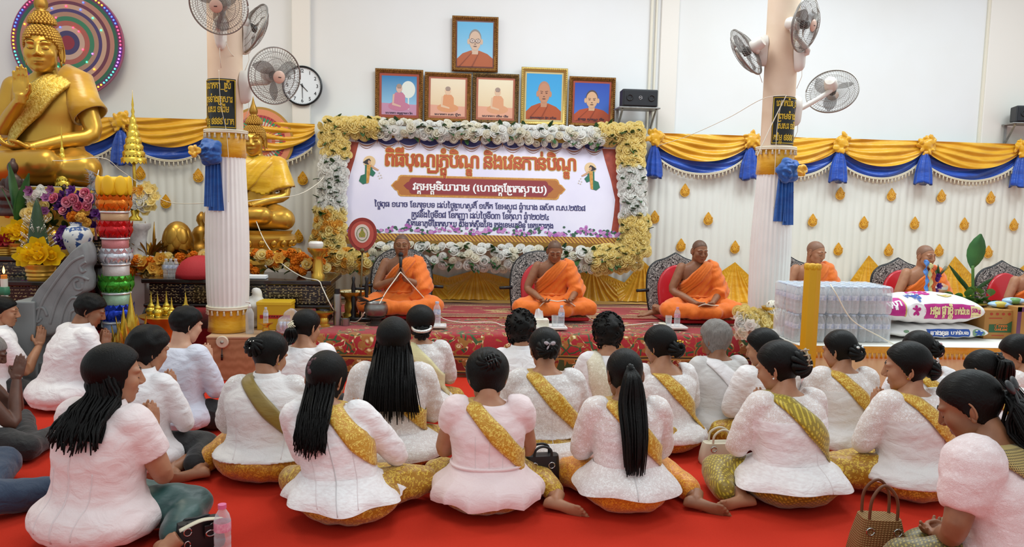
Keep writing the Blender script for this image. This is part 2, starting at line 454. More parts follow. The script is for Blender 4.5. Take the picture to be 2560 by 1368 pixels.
# ------------------------------------------------------------ the hall: floor, walls, platform, columns
YW, YD = 9.0, 8.88          # back wall, pleated drape
ZP = .36                    # platform height
WALLM = M('wall_paint', 'e9ebec', .7, bump=(30, .06, .003), var=(.6, 'e4e4e2'))
CREAMC = M('column_paint', 'e8d0b8', .6, bump=(25, .05, .003), var=(3, 'e0c4a8'))
def red_carpet():
 t = NT('red_carpet'); v = t.co(); a = t.noise(v, 140, 3, .8); b = t.noise(v, 1.6, 3)
 t.p(Base_Color=t.mix(t.ma('MULTIPLY', a, b), 'cc3420', 'b82818'), Roughness=.95, Specular_IOR_Level=.15); t.bump(a, .5, .006); return t.mat
REDC = red_carpet()
def ornate(name, seed, top=True):
 "woven carpet: u across, v from the fold (negative: lying on top, positive: hanging down)"
 t = NT(name); uv = t.n('UVMap').outputs[0]; mp = t.n('Mapping', iVector=uv); mp.inputs['Location'].default_value = (seed, seed * .7, 0); p = mp.outputs[0]
 nz = t.n('TexNoise', iVector=p, iScale=7.0); sc = t.n('VectorMath', operation='SCALE'); t.set(sc.inputs[0], nz.outputs[1]); sc.inputs['Scale'].default_value = .07
 ad = t.n('VectorMath', operation='ADD'); t.set(ad.inputs[0], p); t.set(ad.inputs[1], sc.outputs[0]); q = ad.outputs[0]
 big = t.noise(p, 3.2, 1, .5); d1 = t.vor(q, 9, 'F1'); d2 = t.vor(q, 21, 'F1'); ed = t.vor(q, 11, 'DISTANCE_TO_EDGE'); leaf = t.noise(q, 9, 1, .4, 1.0)
 vy = t.sep(uv)[1]
 gold = t.ma('LESS_THAN', d1, .36); petal = t.ma('MULTIPLY', gold, t.ma('GREATER_THAN', t.ma('ABSOLUTE', t.ma('SINE', t.ma('MULTIPLY', d1, 42.0))), .3))
 petal = t.ma('MULTIPLY', petal, t.ma('GREATER_THAN', d2, .16)); scroll = t.ma('LESS_THAN', t.ma('ABSOLUTE', t.ma('SUBTRACT', leaf, .5)), .03)
 fig = t.ma('MAXIMUM', petal, scroll)
 green = t.ma('MULTIPLY', t.ma('LESS_THAN', ed, .08), t.ma('GREATER_THAN', leaf, .54))
 red = t.mix(t.noise(p, 60, 2), 'b01824', '8c101a')
 if top:
  on_top = t.ramp(t.ma('GREATER_THAN', big, .5), [(0, 0.0), (1, 1.0)])
  vis = t.ma('MULTIPLY', on_top, 1.0)
  gd = t.mix(t.ramp(d2, [(.18, 0.0), (.42, 1.0)]), 'ead8a4', '9a6426'); c0 = t.mix(t.ma('MULTIPLY', fig, vis), red, gd)
  c0 = t.mix(t.ma('MULTIPLY', green, vis), c0, '3f5a2c')
  for a, b in ((-.62, -.56), (-.47, -.43), (-1.30, -1.22), (-1.95, -1.88)):
   band = t.ma('MULTIPLY', t.ma('GREATER_THAN', vy, a), t.ma('LESS_THAN', vy, b))
   sp = t.ma('GREATER_THAN', t.noise(t.co('UV', (70, 40, 1)), 1, 2), .5)
   c0 = t.mix(band, c0, t.mix(sp, 'b8935a', '5e1218'))
  c1 = t.mix(green, t.mix(fig, red, gd), '35522a')
  c = t.mix(t.ma('GREATER_THAN', vy, -.02), c0, c1)
  sub = t.mix(t.ma('GREATER_THAN', leaf, .5), '3a4a20', '7c1a14'); sub = t.mix(fig, sub, gd)
  c = t.mix(t.ma('GREATER_THAN', vy, .205), c, sub)
  for a, b, k in ((.165, .178, '9a7430'), (.178, .19, '2a2410'), (.19, .205, 'a8823e'), (.30, .312, 'a8823e'), (.312, .325, '2a2410'), (.335, .5, '780c14')):
   c = t.mix(t.ma('MULTIPLY', t.ma('GREATER_THAN', vy, a), t.ma('LESS_THAN', vy, b)), c, k)
 else:
  cm = t.ma('GREATER_THAN', t.noise(t.co('UV', (2.2, 7, 1)), 1, 2, .5, .4), .56)
  c = t.mix(t.ma('MULTIPLY', cm, t.ma('GREATER_THAN', t.noise(p, 40, 2), .42)), red, 'c8a76a')
  for a, b, k in ((.0, .05, 'bfa06a'), (.05, .09, '6a1016'), (.09, .15, '9c7c4c'), (.15, .19, '5a1a1a'), (.19, .22, 'c0a068'), (.78, .82, 'c0a068'), (.82, .88, '6a1016'), (.88, .94, 'ab8a52'), (.94, 1.1, '70141a')):
   sp = t.ma('GREATER_THAN', t.noise(t.co('UV', (90, 60, 1)), 1, 2), .47)
   c = t.mix(t.ma('MULTIPLY', t.ma('MULTIPLY', t.ma('GREATER_THAN', vy, a), t.ma('LESS_THAN', vy, b)), t.ma('ADD', t.ma('MULTIPLY', sp, .8), .2)), c, k)
 t.p(Base_Color=c, Roughness=.88, Sheen_Weight=.25); t.bump(t.ma('ADD', t.noise(p, 150, 2), t.ma('MULTIPLY', fig, .5)), .4, .006); return t.mat
def setuv(o, fn):
 me = o.data; l = me.uv_layers.new(name='UVMap'); vi = np.empty(len(me.loops), dtype=np.int32); me.loops.foreach_get('vertex_index', vi)
 uv = np.array([fn(v.co) for v in me.vertices])[vi]; l.data.foreach_set('uv', uv.astype(np.float32).ravel())
m = MB(); m.box((1, 4.0, -.05), (18, 14, .1)); struct('floor', m, REDC, smooth=False)
m = MB(); m.box((1, YW + .1, 2.6), (18, .2, 5.4)); struct('wall_back', m, WALLM, smooth=False)
TRIM = M('trim_paint', 'e9e4dc', .6)
for k, (x0, x1, dep) in enumerate(((733, 778, .09), (1648, 1692, .03), (2462, 2700, .05))):
 a, b = at(x0, 150, YW), at(x1, 150, YW); m = MB(); m.box(((a.x + b.x) / 2, YW - dep / 2, 2.6), (b.x - a.x, dep, 5.4))
 o = m.build('trim_%d' % (k + 1), TRIM, smooth=False, bevel=.008); o['kind'] = 'structure'
CONDM = M('conduit_plastic', 'e2dccb', .5)
for k, (px, wd, lab) in enumerate(((1641, .022, 'narrow cream cable conduit down the wall above the left speaker'), (1629, .03, 'wide cream cable conduit beside the narrow one above the left speaker'), (2474, .07, 'flat cream conduit on the wall at the right, left of the far speaker'))):
 a = at(px, 60, YW - .02); m = MB(); m.box((a.x, YW - .015, 3.6), (wd, .03, 2.6)); tag(m.build('cable_conduit', CONDM, smooth=False, bevel=.005), lab, 'conduit')
# platform blocks
m = MB(); m.box((0.97, 7.74, ZP / 2 - .003), (5.4, 2.28, ZP)); o = struct('platform_floor', m, M('platform_board', '8a6a4a', .7), smooth=False)
m = MB(); m.box((6.5, 7.9, ZP / 2 - .003), (5.66, 2.0, ZP)); struct('platform_floor', m, M('platform_mustard', 'b98416', .8), smooth=False)
m = MB(); m.box((-4.4, 8.05, .15), (5.3, 1.7, .30)); struct('altar_platform_floor', m, M('step_carpet', 'a8202a', .9, bump=(120, .3, .004), var=(30, '861820')), smooth=False)
# carpets
XL, XR = on(646, 838, ZP).x + .115, 3.02
prof = [(7.62, .372, -1.05), (7.2, .372, -.6), (6.9, .372, -.31), (6.66, .372, -.06), (6.62, .366, -.02), (6.585, .35, .012), (6.575, .2, .162), (6.57, .03, .33)]
m = MB(); m.grid(lambda u, v: (lerp(XL, XR, u), prof[int(round(v * 7))][0] + .012 * math.sin(u * 60) * (v > .8), prof[int(round(v * 7))][1]), 120, 7)
o = m.build('patterned_carpet', ornate('carpet_flowers', 0.0), recalc=False); tag(o, 'red carpet with gold and green flowers hanging over the platform front edge', 'carpet')
def cuv(c):
 ys = [q[0] for q in prof]; zs = [q[1] for q in prof]
 if c.z < .349: return (c.x, itp(-c.z, [-q[1] for q in prof[5:]], [q[2] for q in prof[5:]]))
 return (c.x, itp(-c.y, [-q[0] for q in prof[:6]], [q[2] for q in prof[:6]]))
setuv(o, cuv)
m = MB(); m.box((1.3, 7.98, .378), (5.1, .98, .012)); o = m.build('runner_rug', ornate('rug_stripes', 3.0, False), smooth=False)
tag(o, 'long red runner rug with beige medallions and borders under the monks', 'rug'); setuv(o, lambda c: (c.x, (c.y - 7.49) / .98))
m = MB()
m.grid(lambda u, v: (lerp(-1.0, 7.6, u), lerp(8.47, 8.84, v), .385 + .006 * math.sin(u * 55 + v * 4)), 140, 6)
tag(m.build('gold_floor_cloth', satin('mustard_cloth', 'c9900f', 'd9a520', .6), recalc=False), 'mustard cloth strip on the platform at the foot of the drape', 'cloth')
# wooden box under the left column
a, b = on(516, 843, ZP), on(646, 838, ZP)
WOODB = NT('veneer_box'); v = WOODB.co(scale=(1, 1, 6)); WOODB.p(Base_Color=WOODB.mix(WOODB.wave(WOODB.co(rot=(0, 1.57, 0), scale=(1, 1, .5)), 9, 7, 3), 'b98a64', 'a87853'), Roughness=.5); WOODB = WOODB.mat
t = thing('wooden_box', 'wood veneer box plinth beneath the left white wrapped column', 'box', (0, 0, 0))
m = MB(); m.box(((a.x + b.x) / 2, a.y + .3, (ZP - .012) / 2), (b.x - a.x, .6, ZP - .012)); m.build('body', WOODB, t, smooth=False, bevel=.006)
m = MB(); m.box(((a.x + b.x) / 2 + .05, a.y + .3, ZP - .002), (b.x - a.x + .10, .62, .018)); m.build('top', M('box_top_wood', 'c7a584', .5), t, smooth=False, bevel=.004)
c = at(556, 855, a.y - .012)
t2 = thing('tape_measure', 'round beige tape measure with black tassel on the wood box front', 'tape measure')
m = MB(); m.lathe([(.0, -.012), (.045, -.012), (.05, -.005), (.05, .008), (.044, .014), (0, .014)], 28, c, M=Rx(PI / 2)); m.build('case', M('beige_case', 'd9cbb4', .5), t2, auto=40)
m = MB(); m.lathe([(.012, .0), (.014, .018), (0, .02)], 16, c, M=Rx(PI / 2)); m.build('hub', M('grey_hub', '9a9288', .4), t2)
m = MB(); m.tube([c + V(-.002, -.006, -.05), c + V(-.004, -.006, -.10), c + V(-.004, -.006, -.11)], [.003, .004, .01], 8); m.tube([c + V(-.004, -.006, -.10), c + V(-.004, -.006, -.15)], [.007, .009], 8); m.build('tassel', BLACK, t2)
# ------------------------------------------------------------ columns
def fringe(parent, name, loop, drop, step, mat, th=.006):
 "braid along a path with little tassels"
 pts = [Vector(p) for p in loop]; m = MB(); m.tube(pts, th, 6, cap=True); m.tube([p + V(0, -.004, -.014) for p in pts], th * .8, 6)
 d = 0; nxt = step / 2
 for a, b in zip(pts, pts[1:]):
  L = (b - a).length
  while nxt <= d + L:
   p = a + (b - a) * ((nxt - d) / L); m.lathe([(.0035, 0), (.0035, -.012), (.009, -.018), (.006, -.026), (.012, -drop), (.0, -drop)], 7, p + V(0, -.004, -.012)); nxt += step
  d += L
 return m.build(name, mat, parent, recalc=False)
TASSEL = M('cream_tassel', 'e8dfc8', .7); LACQ = M('sign_black', '15130f', .2)
GOLDTXT = M('sign_gold', 'e3bd2c', .4); SHEER = M('column_voile', 'f4f2ee', .7, var=(3, 'ece8e4'))
def column(cx, cy, r, pbase, ptop, lines, sx, sgn, side, zs):
 zt, zc, zb, z0 = zs      # sign bottom, gold band bottom, cloth bottom, foot
 m = MB(); m.lathe([(r, pbase), (r, 5.2)], 40, (cx, cy, 0), cap=False); o = m.build('column', CREAMC, auto=30); tag(o, kind='structure')
 # gold band and voile sleeve
 t = thing('column_wrap', 'white voile wrap with blue rosette around the %s column' % side, 'column wrap', (cx, cy, 0))
 def ring(z, rr, amp, n, ph=0):
  return [(rr + amp * math.sin(n * 2 * PI * k / 160 + ph)) for k in range(160)]
 m = MB(); rings = []
 for z in np.linspace(zc, zb, 14):
  s = (zc - z) / (zc - zb); rr = r + .012 + .022 * s + .012 * math.sin(s * PI) ** 2 - .02 * max(0, s - .9) * 10 * .6
  rings.append([(lambda q, a: (q * math.cos(a), q * math.sin(a), z))(rr + .0035 * math.sin(28 * 2 * PI * k / 168 + .3 * math.sin(3 * s)), 2 * PI * k / 168) for k in range(168)])
 m.loft(rings, False, False); m.build('voile_sleeve', SHEER, t, recalc=False)
 m = MB(); m.lathe([(r + .004, zt), (r + .02, zt - .01), (r + .018, (zt + zc) / 2), (r + .024, zc - .01), (r + .004, zc - .02)], 48, lobes=11, amp=.012, cap=False); m.build('gold_band', SAT_G, t)
 m = MB(); m.lathe([(r + .01, zb + .02), (r + .03, zb), (r + .018, zb - .02), (r + .022, z0 + .05), (r + .03, z0), (r, z0)], 48, lobes=9, amp=.006, cap=False); m.build('gold_base', SAT_G, t)
 for zz, k in ((zt, 'upper_fringe'), (zb, 'lower_fringe')):
  fringe(t, k, [((r + .03) * V(math.cos(a), math.sin(a), 0) + V(0, 0, zz + .015)) for a in np.linspace(0, 2 * PI, 49)], .05, .055, TASSEL, .01)
 # rosette with tails
 a0 = sgn; d = V(math.cos(a0), math.sin(a0), 0); cpos = d * (r + .06) + V(0, 0, zc + .02)
 m = MB()
 for k in range(16):
  a = 2 * PI * k / 16; e = V(-math.sin(a0), math.cos(a0), 0) * math.cos(a) + V(0, 0, 1) * math.sin(a)
  m.ell(cpos + e * (.055 + .012 * (k % 3)) - d * .01 + d * (.012 * (k % 2)), (.045, .04, .04), 9, 6)
 rd = random.Random(int(cx * 10))
 for k in range(40):
  e = V(rd.gauss(0, 1), rd.gauss(0, 1), rd.gauss(0, 1)).normalized(); m.ell(cpos + e * .075, (.035, .012, .026), 8, 6, M=Rz(rd.uniform(0, 3)) @ Rx(rd.uniform(0, 3)))
 m.ell(cpos, (.07, .07, .08), 10, 8)
 m.build('blue_rosette', SAT_BT, t, remesh=.0075)
 m = MB(); gp = cpos + d * .115 + V(d.y, -d.x, 0) * (.05 if side == 'left' else -.045)
 for k in range(9):
  a = 2 * PI * k / 9 + .3; e = V(-math.sin(a0), math.cos(a0), 0) * math.cos(a) + V(0, 0, 1) * math.sin(a)
  m.ell(gp + e * .03 + d * (.01 * (k % 2)), (.03, .014, .026), 8, 6, M=Rx(k) @ Rz(k * 2))
 m.ell(gp, (.025, .025, .025), 8, 6); gb = m.build('gold_bow', SAT_G, t, remesh=.006); gb['label'] = 'gold satin flower in the blue rosette'
 m = MB(); L = .40
 for sidek in (-1, 1):
  def tail(u, v, sidek=sidek):
   wv = (u - .5) * (.07 + .05 * v) + sidek * .035; rr = r + .035 + .012 * math.sin(u * 19 + sidek) + .01 * v
   ang = a0 + wv / (r + .03); return V(math.cos(ang) * rr, math.sin(ang) * rr, zc - .02 - v * L - (.03 if sidek > 0 else 0) * v)
  m.grid(tail, 22, 10)
 m.build('tail', SAT_BT, t, recalc=False)
 # sign wrapped round the column
 s = thing('column_sign', 'black sign with gold script wrapped round the %s column' % side, 'sign', (cx, cy, 0))
 hz = sx[1] - sx[0]; a1, a2 = sx[2], sx[3]; rr = r + .004
 m = MB(); m.grid(lambda u, v: (rr * math.cos(lerp(a1, a2, u)), rr * math.sin(lerp(a1, a2, u)), lerp(sx[0], sx[1], v)), 30, 4); m.build('plate', LACQ, s, recalc=False)
 def wrap(q, lift=.003):
  a = lerp(a1, a2, q.x); R = rr + lift; return V(R * math.cos(a), R * math.sin(a), q.z)
 m = MB()
 for z in (sx[0] + .012, sx[1] - .012): m.tube([wrap(V(u, 0, z)) for u in np.linspace(.02, .98, 24)], .003, 5)
 for u in (.03, .97): m.tube([wrap(V(u, 0, z)) for z in (sx[0] + .012, sx[1] - .012)], .003, 5)
 m.build('gold_border', GOLDTXT, s)
 m = MB(); arc = (a2 - a1) * rr
 for k, (tx, fw, zf) in enumerate(lines):
  _, tw = shape(tx); mm = text_mb(tx, (0, 0, 0), (1, 0, 0), (0, 0, 1), width=fw, height=.045, off=.02)
  vs = [wrap(V(.5 - fw / 2 + p[0], 0, lerp(sx[0], sx[1], zf) + p[2])) for p in mm.v]; m.add(vs, mm.f)
 m.build('lettering', GOLDTXT, s, smooth=False, recalc=False)
 return t
YC = 6.72; r = .137
lc = at(564, 250, YC); rc = at(1947, 250, YC)
zl = lambda px, y: at(px, y, YC - r).z
zsL = (zl(560, 330), zl(560, 388), zl(565, 775), ZP + .012); zsR = (zl(1940, 372), zl(1940, 432), zl(1925, 790), ZP + .012)
column(lc.x, YC, r, ZP, 5, [("លោកតា_ស្រី", .72, .80), ("ព្រមទាំងគ្រួសារ", .8, .53), ("សសរ ១ដើម", .62, .33), ("តម្លៃ ៩៩៩៩ បាត", .86, .09)], (zl(555, 322), zl(555, 196), -PI / 2 - 1.35, -PI / 2 + .85), -PI / 2 - .42, 'left', zsL)
column(rc.x, YC, r, ZP, 5, [("លោកយិន_ណាំ", .8, .80), ("ព្រមទាំងគំ", .7, .53), ("សសរ ១ដើម", .66, .33), ("តម្លៃ ៩៩៩៩ បាត", .86, .09)], (zl(1940, 361), zl(1940, 240), -PI / 2 - .75, -PI / 2 + 1.45), -PI / 2 + .2, 'right', zsR)
# ------------------------------------------------------------ drape, swags, ornaments
def pleat_mat():
 t = NT('pleated_voile'); t.p(Base_Color=t.mix(t.noise(t.co(), 2, 2), 'f0f1ec', 'e6e6de'), Roughness=.75); t.bump(t.noise(t.co(scale=(1, 1, .15)), 40, 2), .15, .004); return t.mat
ZT = at(500, 300, YD).z
def drape(name, x0, x1, lab):
 m = MB(); n = int((x1 - x0) / .0105)
 def fn(u, v):
  x = lerp(x0, x1, u); ph = (x / .093) % 1.0
  y = YD - .011 * (math.sin(PI * min(1, ph * 1.25)) ** .7 if ph < .8 else 0) - .006 * math.sin(x * 5.1 + v * 2)
  return (x, y, lerp(ZT - .01, ZP + .005, v))
 m.grid(fn, n, 6); tag(m.build(name, pleat_mat(), recalc=False), lab, 'drape')
drape('pleated_drape', -5.2, 7.9, 'tall white pleated drape hung along the whole back wall')
def rosette(t, c, rr):
 m = MB(); rd = random.Random(int(c.x * 100))
 for k in range(34):
  a = rd.uniform(0, 2 * PI); q = rr * rd.uniform(.25, .78); Mx = Ry(-a + rd.uniform(-1.0, 1.0)) @ Rx(rd.uniform(-.9, .9))
  m.ell(c + V(math.cos(a) * q, rd.uniform(-.06, -.02), math.sin(a) * q), (rr * rd.uniform(.22, .36), rr * .10, rr * rd.uniform(.14, .24)), 9, 6, M=Mx)
 m.ell(c + V(0, -.04, 0), (rr * .5, rr * .25, rr * .5), 10, 8)
 m.build('rosette', SAT_G, t, remesh=.0075)
def bell(t, c, wd, L, seed):
 rd = random.Random(seed); ph = rd.uniform(0, 6); m = MB(); rings = []
 for j in range(14):
  s = j / 13; w_ = wd * (.22 + .62 * s ** .8 + (.12 * math.sin(s * PI))); dpt = .035 + .035 * s
  rings.append([(c.x + w_ * .5 * math.cos(a) * (1 + .10 * math.sin(7 * a + ph)), c.y - .04 + dpt * math.sin(a) * (1 + .25 * math.sin(9 * a + ph)), c.z - s * L + (.02 * math.sin(3 * a + ph) if s > .9 else 0)) for a in np.linspace(0, 2 * PI, 48, endpoint=False)])
 w_ = wd * .45
 rings.append([(c.x + w_ * .8 * math.cos(a), c.y - .04 + .04 * math.sin(a), c.z - L + .005) for a in np.linspace(0, 2 * PI, 48, endpoint=False)])
 m.loft(rings, True, True); m.build('bell_tail', SAT_B, t)
def swag_surface(xa, xb, za, zb, h0, sag, y, amp, n, drop_top=0.0, ph=0.0):
 def fn(u, v):
  x = lerp(xa, xb, u); zt = lerp(za, zb, u); s = 4 * u * (1 - u)
  z = zt - drop_top - v * (h0 + sag * s ** .8)
  fold = math.sin((v * n + .6 * math.sin(u * 3 + ph)) * 2 * PI) * amp * (.35 + .65 * s) + .012 * math.sin(u * 9 + v * 7 + ph)
  return (x, y - .015 - fold - .03 * v * s, z)
 return fn
def swag(xa, xb, za, zb, k, lab, bell_end=True, ros=True):
 t = thing('swag_valance', lab, 'swag', group='gold and blue swags along the back wall')
 m = MB(); m.grid(swag_surface(xa, xb, za, zb, .10, .24, YD - .03, .014, 3.2, .105, k), 60, 26); m.build('blue_swag', SAT_B, t, recalc=False)
 m = MB(); m.grid(swag_surface(xa, xb, za, zb, .10, .21, YD - .082, .014, 3.6, 0, k * 2), 60, 28); m.build('gold_swag', SAT_G, t, recalc=False)
 ed = swag_surface(xa, xb, za, zb, .10, .24, YD - .045, 0, 3, .105, k)
 fringe(t, 'tassel_fringe', [Vector(ed(u, 1.0)) for u in np.linspace(0.03, .97, 34)], .055, .048, TASSEL, .007)
 if ros: rosette(t, V(xa, YD - .10, za - .05), .13)
 if bell_end: bell(t, V(xa, YD - .07, za - .14), .25, .36, k)
 return t
xs = [at(p, 345, YD).x for p in (1630, 1868, 2090, 2302, 2540, 2775)]
names = ('from the banner to the right column', 'behind the right column', 'first right of the right column', 'second right of the right column', 'at the right frame edge')
zr = [at(p, q, YD).z for p, q in ((1630, 334), (1868, 341), (2090, 348), (2302, 354), (2540, 362), (2775, 369))]
for k in range(5): swag(xs[k], xs[k + 1], zr[k], zr[k + 1], k + 1, 'gold and blue satin swag with tassels ' + names[k])
xl = [at(p, 300, YD).x for p in (77, 312, 545, 790)]
zl_ = [at(p, q, YD).z for p, q in ((77, 294), (312, 295), (545, 301), (790, 312))]
for k, nm in enumerate(('behind the big golden statue', 'left of the left column, over the tiered umbrella', 'between the left column and the banner')):
 swag(xl[k], xl[k + 1], zl_[k], zl_[k + 1], 11 + k, 'gold and blue satin swag with tassels ' + nm, bell_end=k < 2)
x0 = at(-160, 300, YD).x; swag(x0, xl[0], zl_[0], zl_[0], 21, 'gold and blue satin swag at the left frame edge', ros=False, bell_end=False)
# flame ornaments
def flame_mesh():
 m = MB(); H = .155; Wd = .056
 def outline(k):
  o = []
  for t_ in np.linspace(0, 2 * PI, 40, endpoint=False):
   s = (1 - math.cos(t_)) / 2; wv = Wd * (math.sin(PI * s ** .62) ** .9) * (1 if t_ < PI else -1)
   o.append((wv * k, (s - .42) * H * (k * .9 + .1)))
  return o
 for k, d in ((1.0, .008), (.72, .014), (.45, .02)): m.prism(outline(k), d)
 for a in (-1, 1):
  for q in range(3):
   c = V(a * (.012 + .012 * q), -.014, -.028 + .02 * q); m.tube(bez([c + V(0, 0, -.014), c + V(a * .014, -.004, 0), c + V(a * .006, -.004, .016), c + V(-a * .004, 0, .006)], 14), .0035, 6)
 m.tube(bez([(0, -.018, -.02), (.012, -.02, .0), (-.006, -.02, .022), (.003, -.018, .05)], 16), .005, 6)
 return m
fm = None
rowsR = {'top': [(1712, 478), (1972, 484), (2100, 486), (2228, 489), (2353, 492), (2476, 496)], 'middle': [(1636, 545), (1770, 549), (2031, 553), (2159, 559), (2286, 560), (2410, 562), (2534, 564)], 'bottom': [(1702, 615), (1837, 620), (2095, 625), (2221, 627), (2347, 628), (2470, 632)]}
NTH = ('first', 'second', 'third', 'fourth', 'fifth', 'sixth', 'seventh')
EMB = satin('ornament_gold', 'd8960c', 'e8b030', .25)
def flame(px, py, lab):
 global fm
 c = at(px, py, YD - .022)
 if fm is None: o = flame_mesh().build('flame_ornament', EMB, bevel=0, loc=c, auto=35); fm = o
 else: o = fm.copy(); COL.objects.link(o); o.location = c
 tag(o, lab, 'ornament', 'flame ornaments pinned to the white drape')
for rn, L in rowsR.items():
 for k, (px, py) in enumerate(L): flame(px, py, '%s gold flame ornament right of the banner in the %s row' % (NTH[k], rn))
for px, py, lab in ((351, 435, 'gold flame ornament on the drape just right of the tiered umbrella'), (496, 441, 'gold flame ornament on the drape just left of the left column'), (415, 506, 'gold flame ornament below two others between umbrella and left column'), (757, 448, 'gold flame ornament between the robed statue and the banner roses'), (746, 593, 'gold flame ornament low beside the robed statue base'), (290, 590, 'gold flame ornament low behind the paper flower tower')): flame(px, py, lab)
# lower gold swags pinned up into peaks
def tents(name, xs_, zs_, lab, y=YD - .05):
 m = MB()
 def zf(x): return itp(x, xs_, zs_)
 xa, xb = xs_[0], xs_[-1]; pk = [xs_[i] for i in range(1, len(xs_) - 1) if zs_[i] > zs_[i - 1] and zs_[i] > zs_[i + 1]]
 def fn(u, v):
  x = lerp(xa, xb, u); z1 = zf(x); d = min(pk, key=lambda p: abs(p - x)); dx = x - d
  near = max(0, 1 - abs(dx) / .5); fold = .022 * math.sin(dx / (v + .12) * 62) * (.15 + .85 * v)
  zz = lerp(z1, ZP + .03, v); sag = -.07 * math.sin(PI * v) * (1 - near) * math.sin(9 * v + x)
  return (x, y - .02 - .10 * v ** 2 - fold, zz + sag * .3)
 m.grid(fn, int((xb - xa) / .0065), 22); tag(m.build(name, SAT_G, recalc=False), lab, 'cloth')
px = lambda p, q: (at(p, q, YD - .05).x, at(p, q, YD - .05).z)
def poly(L): return [px(*q)[0] for q in L], [px(*q)[1] for q in L]
a, b = poly([(1000, 690), (1050, 676), (1120, 694), (1190, 674), (1270, 696), (1330, 678), (1400, 700), (1480, 672), (1560, 706), (1607, 652), (1670, 712), (1702, 640), (1770, 700), (1836, 655), (1905, 720)]); tents('draped_cloth', a, b, 'gold cloth pinned into peaks along the drape behind the front monks')
a, b = poly([(1990, 720), (2060, 745), (2110, 720), (2170, 638), (2250, 730), (2310, 745), (2385, 640), (2470, 735), (2560, 660), (2640, 740)]); tents('draped_cloth', a, b, 'gold cloth pinned into peaks along the drape behind the bottled water')
a, b = poly([(900, 735), (935, 690), (990, 720)]); tents('draped_cloth', a, b, 'short gold cloth beside the round fan behind the first monk')
# ------------------------------------------------------------ banner
pb, pt = at(1200, 600, 8.38), at(1200, 350, 8.66)
BU = V(1, 0, 0); BW = (pt - pb).normalized(); BW = V(0, BW.y, BW.z).normalized(); BN = BU.cross(BW)
def bp(px_, py_, lift=0.0):
 d = ray(px_, py_); return EYE + d * ((pb - EYE).dot(BN) / d.dot(BN)) + BN * lift
t = thing('event_banner', 'large lavender banner with orange and navy script framed by roses', 'banner')
def bq(pts): return [bp(*p) for p in pts]
LAV = M('banner_vinyl', 'e9e4f4', .45, var=(1.2, 'dcd6ee'))
tl, tr, bl_, br_ = bp(866, 342), bp(1566, 366), bp(858, 592), bp(1580, 616)
zt = (tl - pb).dot(BW), (br_ - pb).dot(BW); x0, x1 = bp(862, 470).x, bp(1572, 490).x
def bl(x, wv, lift=0.0): return V(x, pb.y, pb.z) + BW * wv + BN * lift
wt, wb = (bp(1200, 352) - pb).dot(BW), (bp(1200, 604) - pb).dot(BW)
m = MB(); m.add([bl(x0, wb), bl(x1, wb), bl(x1, wt), bl(x0, wt), bl(x0, wb, -.03), bl(x1, wb, -.03), bl(x1, wt, -.03), bl(x0, wt, -.03)], [(0, 1, 2, 3), (7, 6, 5, 4), (0, 4, 5, 1), (1, 5, 6, 2), (2, 6, 7, 3), (3, 7, 4, 0)]); m.build('panel', LAV, t, smooth=False)
def flat(pts, name, mat, lift, tri=False):
 m = MB(); m.add([bl(x, wv, lift) for x, wv in pts], [tuple(range(len(pts)))]); return m.build(name, mat, t, smooth=False, recalc=False)
def cv(px_, py_): q = bp(px_, py_); return (q.x, (q - pb).dot(BW))
MAR = M('banner_maroon', '8c2a30', .5); BGOLD = M('banner_gold', 'd9a24c', .5, var=(40, 'b97a30')); ORG = M('banner_orange', 'b4441c', .5, var=(3, 'c05a22')); NAV = M('banner_navy', '33306a', .5)
CURT = M('printed_curtain', 'a8452e', .5, var=(14, '8c3022'))
# printed curtains at both sides
def strip(L, R, name, mat, lift):
 m = MB(); m.grid(lambda u, v: bl(*[lerp(cv(*L[int(round(v * (len(L) - 1)))])[i], cv(*R[int(round(v * (len(L) - 1)))])[i], u) for i in (0, 1)], lift), 1, len(L) - 1); m.build(name, mat, t, smooth=False, recalc=False)
strip([(862, 352), (861, 400), (860, 440), (860, 500), (862, 560), (862, 575)], [(897, 356), (886, 400), (874, 440), (866, 480), (864, 560), (864, 575)], 'curtain_print', CURT, .002)
strip([(1505, 372), (1512, 400), (1527, 450), (1538, 500), (1534, 540), (1528, 580)], [(1552, 374), (1552, 400), (1550, 450), (1549, 500), (1549, 540), (1546, 582)], 'curtain_print', CURT, .002)
# scalloped valance print
m = MB(); m2 = MB(); a0, b0 = cv(890, 352), cv(1510, 372); n = 12
for k in range(n):
 xa, xb = lerp(a0[0], b0[0], k / n), lerp(a0[0], b0[0], (k + 1) / n); top = wt
 def arc(q, dz): return [(lerp(xa, xb, u), top - .02 - dz * (1 - (2 * u - 1) ** 2) - .01) for u in np.linspace(0, 1, 15)]
 p = arc(0, .045); m.add([bl(x, z_, .002) for x, z_ in [(xa, top)] + p + [(xb, top)]], [tuple(range(17))])
 for dz, wv_ in ((.055, .02), (.09, .008)):
  o_, i_ = arc(0, dz + wv_), arc(0, dz - .0); m2.add([bl(x, z_, .003) for x, z_ in o_ + i_[::-1]], [(j, j + 1, 28 - j, 29 - j) for j in range(14)])
 m2.add([bl(xa - .012, top, .004), bl(xa, top - .075, .004), bl(xa + .012, top, .004)], [(0, 1, 2)])
m.build('valance_print', NAV, t, smooth=False, recalc=False); m2.build('valance_trim', M('scallop_brown', '9c6a58', .5), t, smooth=False, recalc=False)
